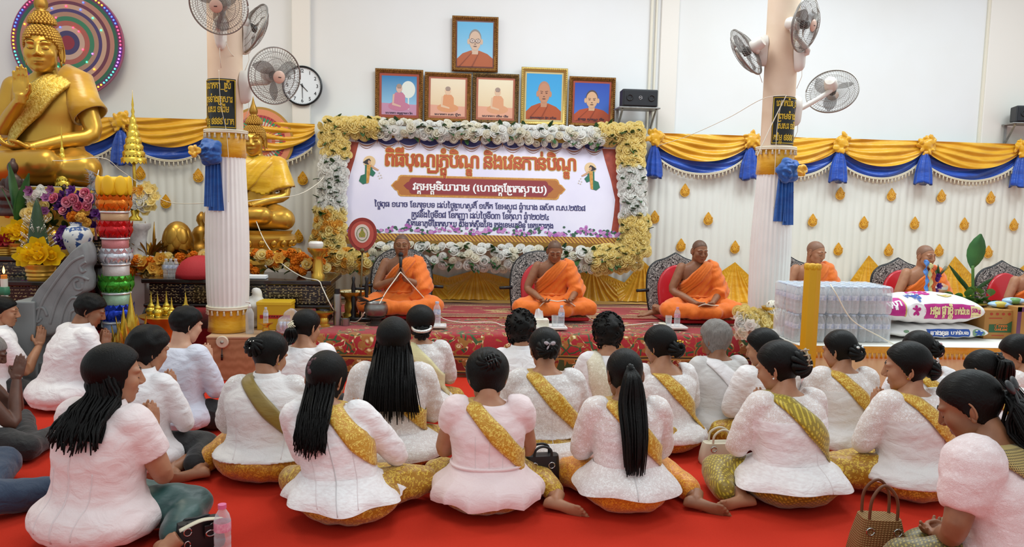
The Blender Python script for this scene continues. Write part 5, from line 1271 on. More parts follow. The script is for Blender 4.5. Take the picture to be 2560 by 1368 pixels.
woman(15, 'person with black waist-length ponytail, white lace peplum blouse and orange skirt', (1560, 878), (1565, 1310), [DAMA, LACE], BR_ORG, 'right', lean=.06, hs=1.12, hp=.32, feet=FR, hair='pony', g=1.02, skin='brown', hk=dict(L=.50, w=.075, n=110, dx=.0),
 bl=dict(PEPL, peplum=(.25, .125, .10, 6, .05), yoke=.43), orn=[('hair_tie', BLKC, f_lump((0, -.125, .015), .012, 7, .011), None)], seam=[((.0,), .12, .30, ZIP, 'zip', .003)])
woman(19, 'person in white lace blouse with olive gold sash and striped hair claw', (1935, 862), (1935, 1290), [JACQ, LACE], BR_OLV, 'left', rz=.22, lean=.08, hs=1.14, hp=.35, hy=-.45, sash=BR_SOLV, sw=.115, feet=[((-.30, -.0, .055), (-1, .12, -.05), (-.1, .9, .45), (-.26, .3, .08), -1)], hk=dict(c=(.01, -.10, .0), r=(.06, .04, .055)), g=1.16,
 bl=dict(PEPL, peplum=(.23, .125, .09, 6, .06), yoke=.45), orn=[('hair_claw', TORT, f_claw((.012, -.14, .02), .05, .09, .1), 'brown and white striped hair claw'), ('earring', PEARL, f_ear(-1), None)], seam=[((.06,), .10, .42, SEAM, 'seam')])
woman(21, 'person in white lace sleeves with silver heart hair clip, face turned left', (2265, 862), (2225, 1272), [LINEN, LACE], BR_GOLD, [((.09, .04, .11), (.2, .36, .09), (-.1, .4, .07)), ((-.09, .04, .11), (-.46, .22, .10), (-.1, .40, .075))], rz=.20, lean=.06, hs=1.14, hp=.18, hy=-.75, hk=dict(c=(.035, -.10, -.02), r=(.05, .035, .042)), g=1.16, skin='tan',
 bl=dict(sleeve=.9, puff=.6, hemz=.11, hem=(.24, .04), yoke=.44), orn=[('hair_clip', GEM, f_dots((.045, -.135, .01), heart, .0045), 'silver heart clip'), ('earring', GOLDC, f_ear(-1), None)], seam=[((.05,), .12, .50, SEAM, 'seam')])
woman(25, 'person at lower right with bow-tied long hair, lace blouse and checked scarf', (2440, 943), (2450, 1560), LACEP, BR_DIA, 'left', rz=.5, lean=.12, hs=1.10, hp=.5, hy=-.25, sash=KRAMA, sw=.17, SH=((-.10, 0, .575), (.19, 0, .36)), sname='scarf', hair='pony', hk=dict(L=.42, w=.09, n=110, c=(.02, -.112, .0), dx=.09), g=1.14, skin='brown',
 bl=dict(sleeve=.5, puff=1.6, hemz=.06, hem=(.2, .02)), hip=.9, orn=[('hair_bow', M('black_ribbon', '141215', .5), f_bow((.02, -.14, .02), .085), 'black ribbon bow')], arms='lap', hands='lap', skk=dict(hip=.72), dx=-.08)
# --- second row
woman(6, 'person in white jacket with plain olive sash and pearl-pinned bun', (684, 838), (650, 1226), [LINEN, LACEG], BR_AMB, 'left', lean=.06, hs=1.08, hp=.4, hy=.5, sash=OLV, sw=.085, feet=FL, g=1.22, hk=dict(c=(-.02, -.105, .02), r=(.05, .036, .045)), bl=dict(sleeve=.9, puff=.2, hemz=.15, hem=(.24, .03), collar=True, yoke=.60, off=.016), orn=[('hair_pins', PEARL, f_dots((-.02, -.145, .02), [(-.03, .01), (-.015, .025), (.0, .02), (.015, .025), (.02, .005), (-.02, -.01), (.005, -.015), (-.035, -.005)], .0045), 'pearl pins'), ('earring', GOLDC, f_ear(1), None)], seam=[((-.13, .13), .17, .46, SEAM, 'seam')])
woman(4, 'short-haired person in white cardigan with black skirt, hands joined', (380, 824), (395, 1212), COTT, BLK, 'right', rz=-.35, sash=None, hair='short', hy=.30, hs=1.08, hp=.3, g=1.12, hk=dict(th=.026, ro=.25, line=([-.12, -.075, -.03, -.004, .018, .035, .06, .085], [-.10, -.10, -.08, -.03, .015, .03, .05, .066])), bl=dict(sleeve=.95, hemz=.06, hem=(.25, .05), collar=True), feet=[((.27, -.03, .055), (-.95, -.42, -.05), (.1, .85, .45), (.30, .26, .08), 1)], seam=[((-.02,), .1, .5, SEAM, 'seam')])
woman(9, 'person with long straight black hair and white lace blouse', (985, 800), (1015, 1200), [DAMA, LACE], BR_GOLD, 'tuck', hair='down', lean=.06, hs=1.08, hp=.22, hk=dict(L=.40, w=.155, n=130, rr=.009, arc=2.9), bl=dict(PEPL, peplum=(.22, .09, .06, 5, .03), yoke=.44), g=1.06, seam=[((.0,), .10, .30, ZIP, 'zip', .003)])
woman(13, 'person in white lace blouse with a small striped bow on her bun', (1362, 826), (1372, 1196), [DAMA, LACEG], BR_GOLD, 'tuck', lean=.06, hs=1.04, hp=.3, hk=dict(c=(0, -.10, -.005), r=(.055, .03, .05)), bl=dict(PEPL, peplum=(.20, .09, .03, 5, .03), yoke=.50), g=1.14, orn=[('hair_bow', M('striped_ribbon', 'a89aa0', .5), f_bow((.01, -.132, .015), .04), 'small grey striped bow')], seam=[((.02,), .12, .48, SEAM, 'seam')])
woman(16, 'person with gold filigree clip in low bun and bare upper back', (1645, 822), None, [DAMA, LACE], BR_GOLD, 'tuck', rz=.1, lean=.07, hs=1.1, hp=.3, hy=-.4, hk=dict(c=(.025, -.105, -.03), r=(.055, .038, .045), th=.02), bl=dict(sleeve=.8, puff=.4, hemz=.10, hem=(.2, .04), neck=.52), g=1.2, orn=[('hair_clip', GOLDC, f_dots((.03, -.14, .0), [(a * .012, b * .012) for a in (-1, 0, 1) for b in (-1, 0, 1)] + [(.03, 0), (.038, .006)], .0075), 'gold filigree clip'), ('earring', GOLDC, f_ear(-1), None)])
woman(20, 'person with silver bow clip and lace-shouldered blouse beside the yellow candle', (2095, 832), None, [LINEN, LACE], BR_GOLD, 'tuck', hs=1.1, hp=.25, hy=-.5, hk=dict(c=(.01, -.10, -.02), r=(.06, .034, .045)), bl=dict(sleeve=.8, puff=.8, hemz=.08, hem=(.2, .04), yoke=.45), orn=[('hair_bow', GEM, f_bow((.01, -.132, .0), .042), 'silver bow clip')])
woman(23, 'person bowing, thick black ponytail and black clip, in the right second row', (2440, 885), None, [COTT, LACE], BR_GOLD, 'tuck', rz=.1, hs=1.1, hp=.6, hy=-.2, lean=.1, hair='pony', hk=dict(L=.22, w=.06, n=60, c=(.01, -.115, .03), dx=.03), bl=dict(sleeve=.85, puff=.6, hemz=.08, hem=(.2, .04), yoke=.5), orn=[('hair_clip', BLKC, f_claw((.0, -.128, .04), .05, .03, 1.57), 'black hair clip')])
# --- rear rows
woman(7, 'person with cream claw clip and loosely tied hair in plain white blouse', (772, 778), None, COTT, BLK, 'tuck', rz=-.12, hs=1.1, hp=.3, hy=.45, sash=None, hair='pony', hk=dict(L=.10, w=.05, n=46, c=(-.02, -.105, -.03)), bl=dict(sleeve=.7, puff=.5, hemz=.08, hem=(.2, .04)), orn=[('hair_claw', M('clip_cream', 'e6dcc0', .3), f_claw((-.02, -.122, -.005), .045, .045, .9), 'cream claw clip')], g=1.05)
woman(10, 'person with silver hair band round low bun, lace blouse and cream sash', (1052, 771), None, LACEG, BR_GOLD, 'tuck', hs=1.1, hp=.2, sash=CREAMS, sw=.11, hair='bun', hk=dict(c=(.01, -.09, -.06), r=(.05, .03, .045), th=.022), bl=dict(sleeve=.95, puff=.3, hemz=.08, hem=(.2, .04)), orn=[('hair_band', GEM, f_ring((.01, -.085, -.025), .062, .012, .5, 1.0), 'silver rhinestone band')], g=1.08)
woman(12, 'person with short black waves in plain white shirt before the platform', (1302, 787), None, COTT, BLK, 'tuck', hs=1.1, hp=.2, sash=None, hair='curly', hk=dict(th=.026, n=200), bl=dict(sleeve=.9, hemz=.08, hem=(.2, .04), collar=True), g=1.12, seam=[((.0,), .2, .5, SEAM, 'seam')])
woman(14, 'person with loose black curls and cream lace shawl', (1520, 795), None, COTT, BLK, 'tuck', hs=1.1, hp=.2, sash=CREAML, sw=.15, SH=((-.13, 0, .56), (-.06, 0, .2)), sname='shawl', hair='curly', hk=dict(th=.028, n=320), bl=dict(sleeve=.8, hemz=.08, hem=(.2, .04)), g=1.1)
woman(17, 'person with short grey hair and fringed white shawl', (1787, 806), None, KNIT, M('dark_skirt', '2c1e1c', .8), 'left', rz=.15, hs=1.1, hp=.2, hy=-.25, sash=COTT, sw=.12, sname='shawl', hair='short', hk=dict(mat=HG, th=.024, ro=.3, line=([-.12, -.075, -.03, -.004, .018, .035, .06, .085], [-.11, -.11, -.10, -.05, .012, .03, .05, .066])), bl=dict(sleeve=.5, puff=.2, hemz=.06, hem=(.2, .04)), feet=FL, skin='brown', g=1.12)
woman(18, 'person behind the one with the striped claw, dark bun, face turned left', (1900, 828), None, [JACQ, LACE], BR_GOLD, 'tuck', rz=.2, hs=1.1, hp=.3, hy=-.6, hk=dict(c=(.01, -.1, .0)), bl=dict(sleeve=.8, puff=.9, hemz=.08, hem=(.2, .04), neck=.53), g=1.05)
woman(22, 'person with pink flower clips in her bun, behind the heart-clip person', (2292, 834), None, COTT, BR_GOLD, 'tuck', rz=.05, hs=1.1, hp=.3, hy=-.1, hk=dict(c=(.045, -.095, .0), r=(.045, .034, .045)), bl=dict(sleeve=.8, puff=.7, hemz=.08, hem=(.2, .04), neck=.535), orn=[('hair_clip', M('clip_pink', 'd8a8b0', .35), f_dots((.06, -.125, .0), [(0, .03), (.004, .012), (0, -.008), (-.004, -.028)], .008), 'pink flower clips')])
woman(24, 'person at the right edge looking down, gold sash over lace', (2528, 846), None, [COTT, LACE], BR_GOLD, 'tuck', rz=.3, hs=1.1, hp=.5, hy=-.4, hk=dict(c=(.03, -.10, .03), r=(.06, .04, .05)), bl=dict(sleeve=.8, puff=.7, hemz=.08, hem=(.2, .04), yoke=.46), orn=[('hair_clip', GOLDC, f_lump((.03, -.135, .05), .014, 7, .009), None)])
# --- men at the left
SHORT = dict(th=.020, ro=.3, line=([-.12, -.075, -.03, -.004, .018, .035, .06, .085], [-.085, -.085, -.06, -.01, .02, .03, .046, .060]))
woman(2, 'person in white shirt leaning right before the stone serpent', (238, 742), None, COTT, BLK, 'tuck', rz=-.75, hp=.4, hy=.45, lean=.14, sash=None, hair='short', fem=0.0, g=1.08, skin='brown', hk=SHORT, bl=dict(sleeve=.95, hemz=.03, hem=(.22, .04), collar=True, off=.02), skk=dict(name='trousers', hip=.66), s=.98)
woman(3, 'person in pale lavender shirt beside the left column box', (472, 772), None, LAVS, BLK, 'tuck', rz=-.45, hp=.25, hy=.3, sash=None, hair='short', fem=0.0, g=1.06, skin='light', hk=SHORT, bl=dict(sleeve=.95, hemz=.05, hem=(.22, .04), off=.02), skk=dict(name='trousers', hip=.66), s=.98)
woman(1, 'person at the left edge in profile with joined hands raised', (10, 744), None, COTT, BLK, 'tuck', rz=-.85, hp=.12, hy=.5, sash=None, hair='short', fem=0.0, g=1.08, skin='tan', vox=.0075, hk=dict(SHORT, th=.010), la=((-.20, .20, .25), (-.035, .34, .40)), ra=((.20, .20, .25), (.035, .34, .40)), bl=dict(sleeve=.5, hemz=.03, hem=(.22, .04), collar=True, off=.02), skk=dict(name='trousers', hip=.66), s=.93)
woman(26, 'person in white shirt cut by the left edge with raised bare forearms', (-8, 843), None, COTT, BLK, [((-.09, .04, .11), (-.36, .30, .095), (.12, .36, .07)), ((.09, .04, .11), (.34, .36, .10), (.0, .52, .075))], rz=-1.15, hp=.5, hy=.0, sash=None, hair='short', fem=0.0, g=1.02, skin='dark', vox=.0075, hk=dict(SHORT, th=.006, mat=HG), la=((-.18, .28, .22), (-.03, .30, .48)), ra=((.18, .28, .22), (.03, .30, .48)), bl=dict(sleeve=.35, hemz=.03, hem=(.22, .04), off=.02), skk=dict(name='trousers', hip=.66), s=.88)
woman(27, 'person in blue jeans whose folded leg enters at the left edge', (-170, 868), None, COTT, JEANS, [((-.09, .04, .11), (-.33, .34, .095), (.12, .40, .07)), ((.09, .04, .11), (.20, .50, .10), (.05, .70, .07))], rz=-1.45, hp=.4, sash=None, hair='short', fem=0.0, hi=False, hk=SHORT, bl=dict(sleeve=.6, hemz=.03, hem=(.22, .04), off=.02), skk=dict(name='jeans', hip=.8), s=1.0)
# ------------------------------------------------------------ on the walls and columns: portraits, clock, speakers, fans, halo wheels
GILT = M('gilt_frame', '9a6a2c', .4, .55, bump=(90, .7, .006), var=(50, '6a4318')); GILTL = M('pale_gilt', 'cdae62', .35, .7, bump=(90, .5, .005)); GILTD = M('dark_gilt', '4a3620', .45, .5, bump=(90, .8, .006), var=(60, '8a6a34'))
def fm_(name, col): return M('print_' + name, col, .35, Coat_Weight=.35, Coat_Roughness=.08)
def portrait(c4, label, fmat, matcol, bg, shapes, mw=.13, caption=None, rope=True):
 P = [at(x, y, YW - .03) for x, y in c4]; O = (P[0] + P[1] + P[2] + P[3]) / 4; U = ((P[1] - P[0]) + (P[2] - P[3])).normalized(); W = V(0, -.03, 1); W = (W - U * W.dot(U)).normalized(); N = U.cross(W)
 w_, h_ = ((P[1] - P[0]).length + (P[2] - P[3]).length) / 2, ((P[0] - P[3]).length + (P[1] - P[2]).length) / 2; fw = .045
 t = thing('framed_portrait', label, 'portrait', O, 0, 'framed monk portraits on the wall above the banner'); q = lambda a, b, n=0: U * a + W * b + N * n
 m = MB(); sec = [(0, 0), (0, .022), (.012, .03), (.026, .024), (.036, .014), (fw, .010), (fw, 0)]
 cs = [(-1, -1), (1, -1), (1, 1), (-1, 1)]; rings = [[q(sx * (w_ / 2 - d), sy * (h_ / 2 - d), n) for d, n in sec] for sx, sy in cs]; rings.append(rings[0]); m.loft(rings, False, False)
 if rope:
  for (a, b), (c, d) in zip(cs, cs[1:] + cs[:1]):
   A, B = q(a * (w_ / 2 - .016), b * (h_ / 2 - .016), .026), q(c * (w_ / 2 - .016), d * (h_ / 2 - .016), .026); n = int((B - A).length / .022)
   for k in range(n): m.ell(A + (B - A) * ((k + .5) / n), (.008, .012, .012), 7, 5)
 m.build('frame', fmat, t)
 iw, ih = w_ - 2 * fw, h_ - 2 * fw
 def sheet(pts, nm, mat, lf):
  m = MB(); m.add([q(a, b, lf) for a, b in pts], [tuple(range(len(pts)))]); m.build(nm, mat, t, smooth=False, recalc=False)
 rect = lambda k, l=0: [(-iw / 2 * k - l, -ih / 2 * k), (iw / 2 * k + l, -ih / 2 * k), (iw / 2 * k + l, ih / 2 * k), (-iw / 2 * k - l, ih / 2 * k)]
 sheet(rect(1.02), 'mat_board', fm_('mat_' + matcol, matcol), .004); K = 1 - mw; sheet(rect(K), 'photograph', bg, .006)
 lf = .0064
 for nm, col, pts in shapes:
  sheet([(a * iw / 2 * K, b * ih / 2 * K) for a, b in pts], nm, fm_(col, col), lf); lf += .0004
 if caption:
  mm = text_mb(caption, q(-iw * .34, -ih / 2 * K + .012, lf), U, W, width=iw * .68, height=.016, off=.02); mm.build('caption', fm_('ink', '2a2038'), t, smooth=False, recalc=False)
 return t
def el(cx, cy, rx, ry, a0=0, a1=2 * PI, n=24): return [(cx + rx * math.cos(a), cy + ry * math.sin(a)) for a in np.linspace(a0, a1, n + 1)][:-1 if a1 - a0 > 6.2 else None]
def bggrad(n, a, b):
 t = NT('backdrop_' + n); s = t.sep(t.co('Generated')); t.p(Base_Color=t.mix(s[2], a, b), Roughness=.35, Coat_Weight=.35, Coat_Roughness=.08); return t.mat
def bust(skin, dark, robe, robe2, glasses=False, hair='b8a898', fy=.0):
 L = [('robe_print', robe, [(-1, -1), (1, -1), (1, -.62), (.7, -.42), (.25, -.28 + fy), (-.25, -.28 + fy), (-.7, -.42), (-1, -.66)]), ('neck_print', skin, [(-.17, -.45), (.17, -.45), (.19, -.1), (-.19, -.1)]),
         ('ear_print', skin, el(-.37, .12 + fy, .07, .13)), ('ear_print', skin, el(.37, .12 + fy, .07, .13)), ('hair_print', hair, el(0, .28 + fy, .345, .40)), ('face_print', skin, el(0, .16 + fy, .33, .43))]
 for s in (-1, 1):
  L += [('brow_print', dark, [(s * .06, .235 + fy), (s * .22, .26 + fy), (s * .23, .24 + fy), (s * .06, .205 + fy)]), ('eye_print', dark, el(s * .14, .16 + fy, .06, .022)), ('fold_print', robe2, [(-.9 + .35 * (s + 1), -1), (-.82 + .35 * (s + 1), -1), (.05 + .2 * s, -.36), (.02 + .2 * s, -.36)])]
 L += [('nose_print', dark, [(-.06, .0 + fy), (.06, .0 + fy), (.03, .03 + fy), (-.03, .03 + fy)]), ('mouth_print', dark, el(0, -.09 + fy, .10, .02))]
 if glasses:
  for s in (-1, 1): L += [('glasses_print', '3a3a44', el(s * .15, .15, .14, .09)), ('lens_print', 'd4c0b4', el(s * .15, .15, .12, .075)), ('eye_print', dark, el(s * .15, .15, .05, .02))]
 return L
def seated(skin, robe, ground, fan=None, dx=0.0):
 L = [('ground_print', ground, [(-1, -1), (1, -1), (1, -.45), (-1, -.4)])]
 if fan: L += [('fan_print', fan, el(.52 + dx, .32, .40, .44)), ('fan_stem_print', fan, [(.5 + dx, -.7), (.57 + dx, -.7), (.57 + dx, -.1), (.5 + dx, -.1)])]
 L += [('lap_print', robe, el(dx, -.55, .62, .24)), ('body_print', robe, [(-.36 + dx, -.6), (.36 + dx, -.6), (.34 + dx, .0), (.2 + dx, .16), (-.2 + dx, .16), (-.36 + dx, -.05)]), ('arm_print', skin, [(-.36 + dx, .05), (-.26 + dx, .08), (-.3 + dx, -.4), (.1 + dx, -.52), (.1 + dx, -.6), (-.4 + dx, -.5)]), ('face_print', skin, el(dx, .36, .17, .22)), ('hair_print', 'a89084', el(dx, .48, .15, .12)), ('eyes_print', '8a6a60', el(dx - .06, .38, .04, .015)), ('eyes_print', '8a6a60', el(dx + .06, .38, .04, .015))]
 return L
portrait([(1131, 40), (1247, 44), (1243, 182), (1129, 178)], 'framed monk portrait with round glasses hung highest on the wall', GILT, '6a3428', bggrad('sky', '9fd0ea', '58b0dc'), bust('d2b49c', '6a4c44', 'b05c34', '8e4426', True, '8a8480'), .06)
portrait([(938, 171), (1059, 176), (1056, 306), (938, 302)], 'framed portrait of pink-robed monk with pale round fan, leftmost of the lower row', GILT, 'a84a34', bggrad('blue', 'a8d4ec', '2f7fb8'), seated('ddb4a4', 'c87c98', 'c890ac', 'e4e8e0'), .12, 'លោកតា ធម្មដ្ឋានោ រ័ត')
portrait([(1062, 180), (1178, 185), (1177, 308), (1061, 304)], 'faded peach portrait of a seated monk in the lower row, second from left', GILT, 'b86a50', bggrad('peach', 'e8c49a', 'f2e4c8'), seated('e8c4a4', 'e09a6c', 'e6a890'), .10, 'លោកតា លត ហ្មឹក')
portrait([(1180, 182), (1297, 187), (1296, 312), (1181, 309)], 'faded peach portrait of a seated monk in a dark carved frame', GILTD, 'b86a50', bggrad('peach2', 'e6c69c', 'f2e6c8'), seated('e2bc9c', 'e0a078', 'e8a88c', None, .12), .10, 'លោកតា ជៀម វៀន')
portrait([(1302, 168), (1418, 172), (1416, 316), (1302, 312)], 'portrait of a bald monk on sky blue in a pale gold frame', GILTL, 'd8c48a', bggrad('azure', '4cb4e6', '3aa0dc'), bust('c48c6c', '6a4034', 'b4542c', '94401e', hair='b8866c'), .08, 'ព្រះតេជគុណ ម៉ុក ឈៀន')
portrait([(1421, 191), (1537, 195), (1536, 320), (1422, 316)], 'portrait of a monk on deep blue, rightmost of the lower row', GILT, 'a84a34', bggrad('navy', '4a78d0', '2a4cb0'), bust('dcb08a', '5a3a34', 'b8502c', '98401e', hair='5a4a48', fy=-.04), .10, 'ព្រះគ្រូ សុវណ្ណ ម៉ិន')
# clock
c = at(756, 215, YW - .10); R = 47 * pxm(YW); t = thing('wall_clock', 'round white wall clock with black rim beside the left fan', 'clock', c)
m = MB(); m.lathe([(0, -.03), (R * .98, -.03), (R, -.01), (R, .02), (R * .95, .028), (R * .91, .02), (R * .91, .006), (0, .006)], 56, M=Rx(PI / 2)); m.build('rim', M('clock_black', '1c1d22', .3), t, auto=40)
m = MB(); m.lathe([(0, .004), (R * .915, .004), (R * .915, .008), (0, .008)], 56, M=Rx(PI / 2)); m.build('dial', M('clock_white', 'e9f0f6', .25, Coat_Weight=.5), t, auto=30)
m = MB(); fu, fw_ = V(1, 0, 0), V(0, 0, 1)
for k in range(1, 13):
 a = PI / 2 - k * PI / 6; sx = str(k); _, tw = shape(sx); text_mb(sx, V(R * .74 * math.cos(a), -.0095, R * .74 * math.sin(a) - R * .075), fu, fw_, height=R * .15, off=.01, centre=True, mb=m)
for k in range(60):
 a = k * PI / 30; u = V(math.cos(a), 0, math.sin(a)); n = V(-u.z, 0, u.x) * R * .006; m.add([u * R * .86 + n + V(0, -.0095, 0), u * R * .89 + n + V(0, -.0095, 0), u * R * .89 - n + V(0, -.0095, 0), u * R * .86 - n + V(0, -.0095, 0)], [(0, 1, 2, 3)])
m.build('numerals', M('clock_ink', '23242a', .5), t, smooth=False, recalc=False)
for nm, a, L, wd in (('hour_hand', -PI / 4, .38, .022), ('minute_hand', -PI / 2 + .02, .62, .016), ('second_hand', PI * .8, .66, .006)):
 u = V(math.cos(a), 0, math.sin(a)); n = V(-u.z, 0, u.x); m = MB(); m.prism([(-R * .12, -wd * R), (R * L, -wd * R * .7), (R * L, wd * R * .7), (-R * .12, wd * R)], .003, (0, -.011, 0), u, n); m.build(nm, BLACK, t, smooth=False)
m = MB(); m.ell((0, -.013, 0), (R * .05, .006, R * .05), 12, 8); m.build('hub', BLACK, t)
# loudspeakers on brackets
GRIL = NT('speaker_grille'); v = GRIL.co(scale=(1, 1, 1)); GRIL.p(Base_Color=GRIL.mix(GRIL.wave(v, 55, 0, 0, 'Z'), '0f1116', '23262e'), Roughness=.6); GRIL = GRIL.mat; STEEL = M('bracket_steel', 'a8a8a6', .45, .7, var=(12, '868684'))
def speaker(px, py, label, lb2, yaw=0.0, Y=8.72):
 c = at(px, py, Y); t = thing('loudspeaker', label, 'loudspeaker', c, yaw); w_, h_ = .40, .19
 m = MB(); o = [(-w_ / 2, -h_ / 2), (w_ / 2, -h_ / 2), (w_ / 2, h_ / 2 - .0), (-w_ / 2, h_ / 2)]; m.loft([[V(a * k, y, b * (1 if y < .0 else .92)) for a, b in o] for y, k in ((-.12, 1), (.05, .98), (.12, .7))]); m.build('cabinet', M('speaker_black', '26282d', .5), t, smooth=False, bevel=.012)
 m = MB(); m.box((0, -.124, -.004), (w_ - .03, .012, h_ - .03)); m.build('grille', GRIL, t, smooth=False, bevel=.004)
 for x in (-.12, .125):
  m = MB(); m.lathe([(0, -.006), (.02, -.004), (.034, .004), (.036, .008), (.028, .009), (.026, .0), (0, -.002)], 24, (x, -.13, 0), M=Rx(PI / 2)); m.build('driver', BLACK, t)
 m = MB(); m.tube([V(.018 * math.cos(a), -.132, .018 * math.sin(a)) for a in np.linspace(0, 2 * PI, 20)], .003, 6); m.box((0, -.132, 0), (.03, .004, .006)); m.build('badge', M('badge_silver', 'b8b8bc', .3, .8), t)
 b = thing('wall_bracket', lb2, 'bracket', c + V(0, 0, -h_ / 2 - .012), yaw); m = MB(); m.box((0, .02, 0), (w_ + .06, .30, .016)); m.build('shelf_plate', STEEL, b, smooth=False, bevel=.003)
 for x in (-.19, .19):
  m = MB(); m.box((x, .15, -.12), (.03, .012, .24)); m.tube([V(x, -.10, -.01), V(x, .145, -.23)], .013, 4); m.build('strut', STEEL, b, smooth=False)
speaker(1594, 248, 'black loudspeaker on a bracket above the top right banner corner', 'grey steel bracket carrying the loudspeaker near the banner corner')
speaker(2575, 287, 'black loudspeaker cut by the right frame edge', 'grey steel bracket under the loudspeaker at the right frame edge', -.25)
# fans
FGREY = M('fan_wire', '9a948e', .35, .6); FBLD = plastic_clear('fan_blade', '57504c', .62, .25); FBODY = M('fan_body', 'e4ddd4', .4); FHUB = M('fan_hub', 'dcb8a4', .35)
def fan(c, d, base, bn, label, R=.222, Rw=1.0):
 c = Vector(c); d = Vector(d).normalized(); base = Vector(base); bn = Vector(bn).normalized(); t = thing('wall_fan', label, 'fan', base, 0, 'wall fans on the two columns'); c = c - base
 Mq = d.to_track_quat('Z', 'Y').to_matrix(); L = lambda x, y, z: c + Mq @ V(x, y, z)
 for nm, s, dep in (('front_guard', 1, .07), ('rear_guard', -1, .06)):
  m = MB(); n = 60
  for k in range(n):
   a = 2 * PI * k / n; pts = []
   for q in (0, .35, .6, .8, .93, 1.0): r = lerp(.045, R, q); pts.append(L(r * math.cos(a + .5 * s * (1 - q)), r * math.sin(a + .5 * s * (1 - q)), s * dep * (1 - q ** 3)))
   m.tube(pts, .0013, 4, cap=False)
  for q in (.55, .8): r = lerp(.045, R, q); m.tube([L(r * math.cos(a), r * math.sin(a), s * dep * (1 - q ** 3)) for a in np.linspace(0, 2 * PI, 41)], .0018, 5)
  m.tube([L(R * math.cos(a), R * math.sin(a), .004 * s) for a in np.linspace(0, 2 * PI, 49)], .005, 6); m.build(nm, FGREY, t, recalc=False)
 m = MB(); m.lathe([(0, .082), (.04, .08), (.05, .072), (.05, .066), (0, .064)], 28, c, M=Mq); m.build('front_badge', FHUB, t, auto=40)
 m = MB(); m.box((0, 0, 0), (.024, .006, .003)); m.v = [tuple(L(p[0], p[1], p[2] + .083)) for p in m.v]; m.build('badge_mark', BLACK, t, smooth=False)
 for k in range(3):
  a0 = 2 * PI * k / 3 + .4; m = MB()
  def bl_(u, v): r = lerp(.035, R * .88, u); hw = .55 * (1 - .25 * u) * math.sin(PI * min(1, .35 + .62 * u)) ** .7; a = a0 + (v - .5) * 2 * hw + .25 * u; return L(r * math.cos(a), r * math.sin(a), (v - .5) * -.05)
  m.grid(bl_, 8, 8); m.build('blade', FBLD, t, recalc=False)
 m = MB(); m.lathe([(0, .03), (.03, .028), (.036, .01), (.036, -.03), (0, -.03)], 20, c, M=Mq); m.build('spinner', M('fan_dark', '3a3634', .4), t)
 m = MB(); m.lathe([(0, -.05), (.05, -.052), (.058, -.07), (.054, -.14), (.042, -.165), (0, -.17)], 24, c, M=Mq); m.build('motor_housing', FBODY, t, auto=40)
 sd = V(-bn.y, bn.x, 0).normalized(); rear = L(0, 0, -.11)
 m = MB(); m.tube(bez([bn * .03 + V(0, 0, -.01), bn * .10 + V(0, 0, .01), rear + V(0, 0, -.06), rear], 14), .022, 10); m.build('neck', FBODY, t)
 m = MB(); rings = []
 for n_, k in ((0, 1.0), (.03, 1.0), (.06, .85), (.075, .6)):
  rings.append([bn * n_ + sd * (a * k) + V(0, 0, b * (.5 + .5 * k)) for a, b in [(.062 * math.cos(q) * (1 if math.sin(q) > 0 else .75), .11 * math.sin(q) + (-.05 if math.sin(q) < 0 else .0)) for q in np.linspace(0, 2 * PI, 24, endpoint=False)]])
 m.loft(rings); m.build('wall_mount', FBODY, t, auto=50)
 m = MB(); m.tube([base * 0 + bn * .055 + V(0, 0, -.09), bn * .06 + V(0, 0, -.20), bn * .02 + V(0, 0, -.30)], .0025, 6); m.build('pull_cord', CORD, t)
 return t
YF = YC - r
B = lambda px, py: at(px, py, YF)
def colp(cx, ang, z): return V(cx + (r - .004) * math.cos(ang), YC + (r - .004) * math.sin(ang), z)
z = B(548, 75).z; fan(at(547, 12, YF - .22), (-.05, -1, -.38), colp(lc.x, -PI / 2 + .05, z), (0.05, -1, 0), 'topmost fan on the front of the left column, cut by the frame')
z = B(610, 75).z; fan(at(632, 72, YC + .12), (.75, .55, -.35), colp(lc.x, .5, z), (.88, .47, 0), 'fan on the far side of the left column, below the topmost')
z = B(600, 205).z; fan(at(687, 190, YF - .10), (.62, -.75, -.22), colp(lc.x, -.12, z), (1, -.12, 0), 'fan on the right of the left column, in front of the clock')
z = B(1910, 110).z; fan(at(1866, 130, YC - .02), (-.62, .62, -.48), colp(rc.x, PI - .1, z), (-1, .1, 0), 'fan on the left of the right column, seen from behind')
z = B(1965, 130).z; fan(at(2013, 62, YF - .14), (.62, -.72, -.20), colp(rc.x, -PI / 2 + .75, z), (.68, -.73, 0), 'fan high on the right column facing the congregation')
z = B(1990, 265).z; fan(at(2080, 228, YC + .1), (.52, .72, -.45), colp(rc.x, .05, z), (1, .05, 0), 'lower right fan on the right column, seen from behind')
m = MB(); q = colp(rc.x, -PI / 2 + .12, B(1957, 60).z); m.box(q, (.045, .02, .06)); tag(m.build('power_socket', CREAMP, smooth=False, bevel=.005), 'small socket box near the top of the right column', 'socket')
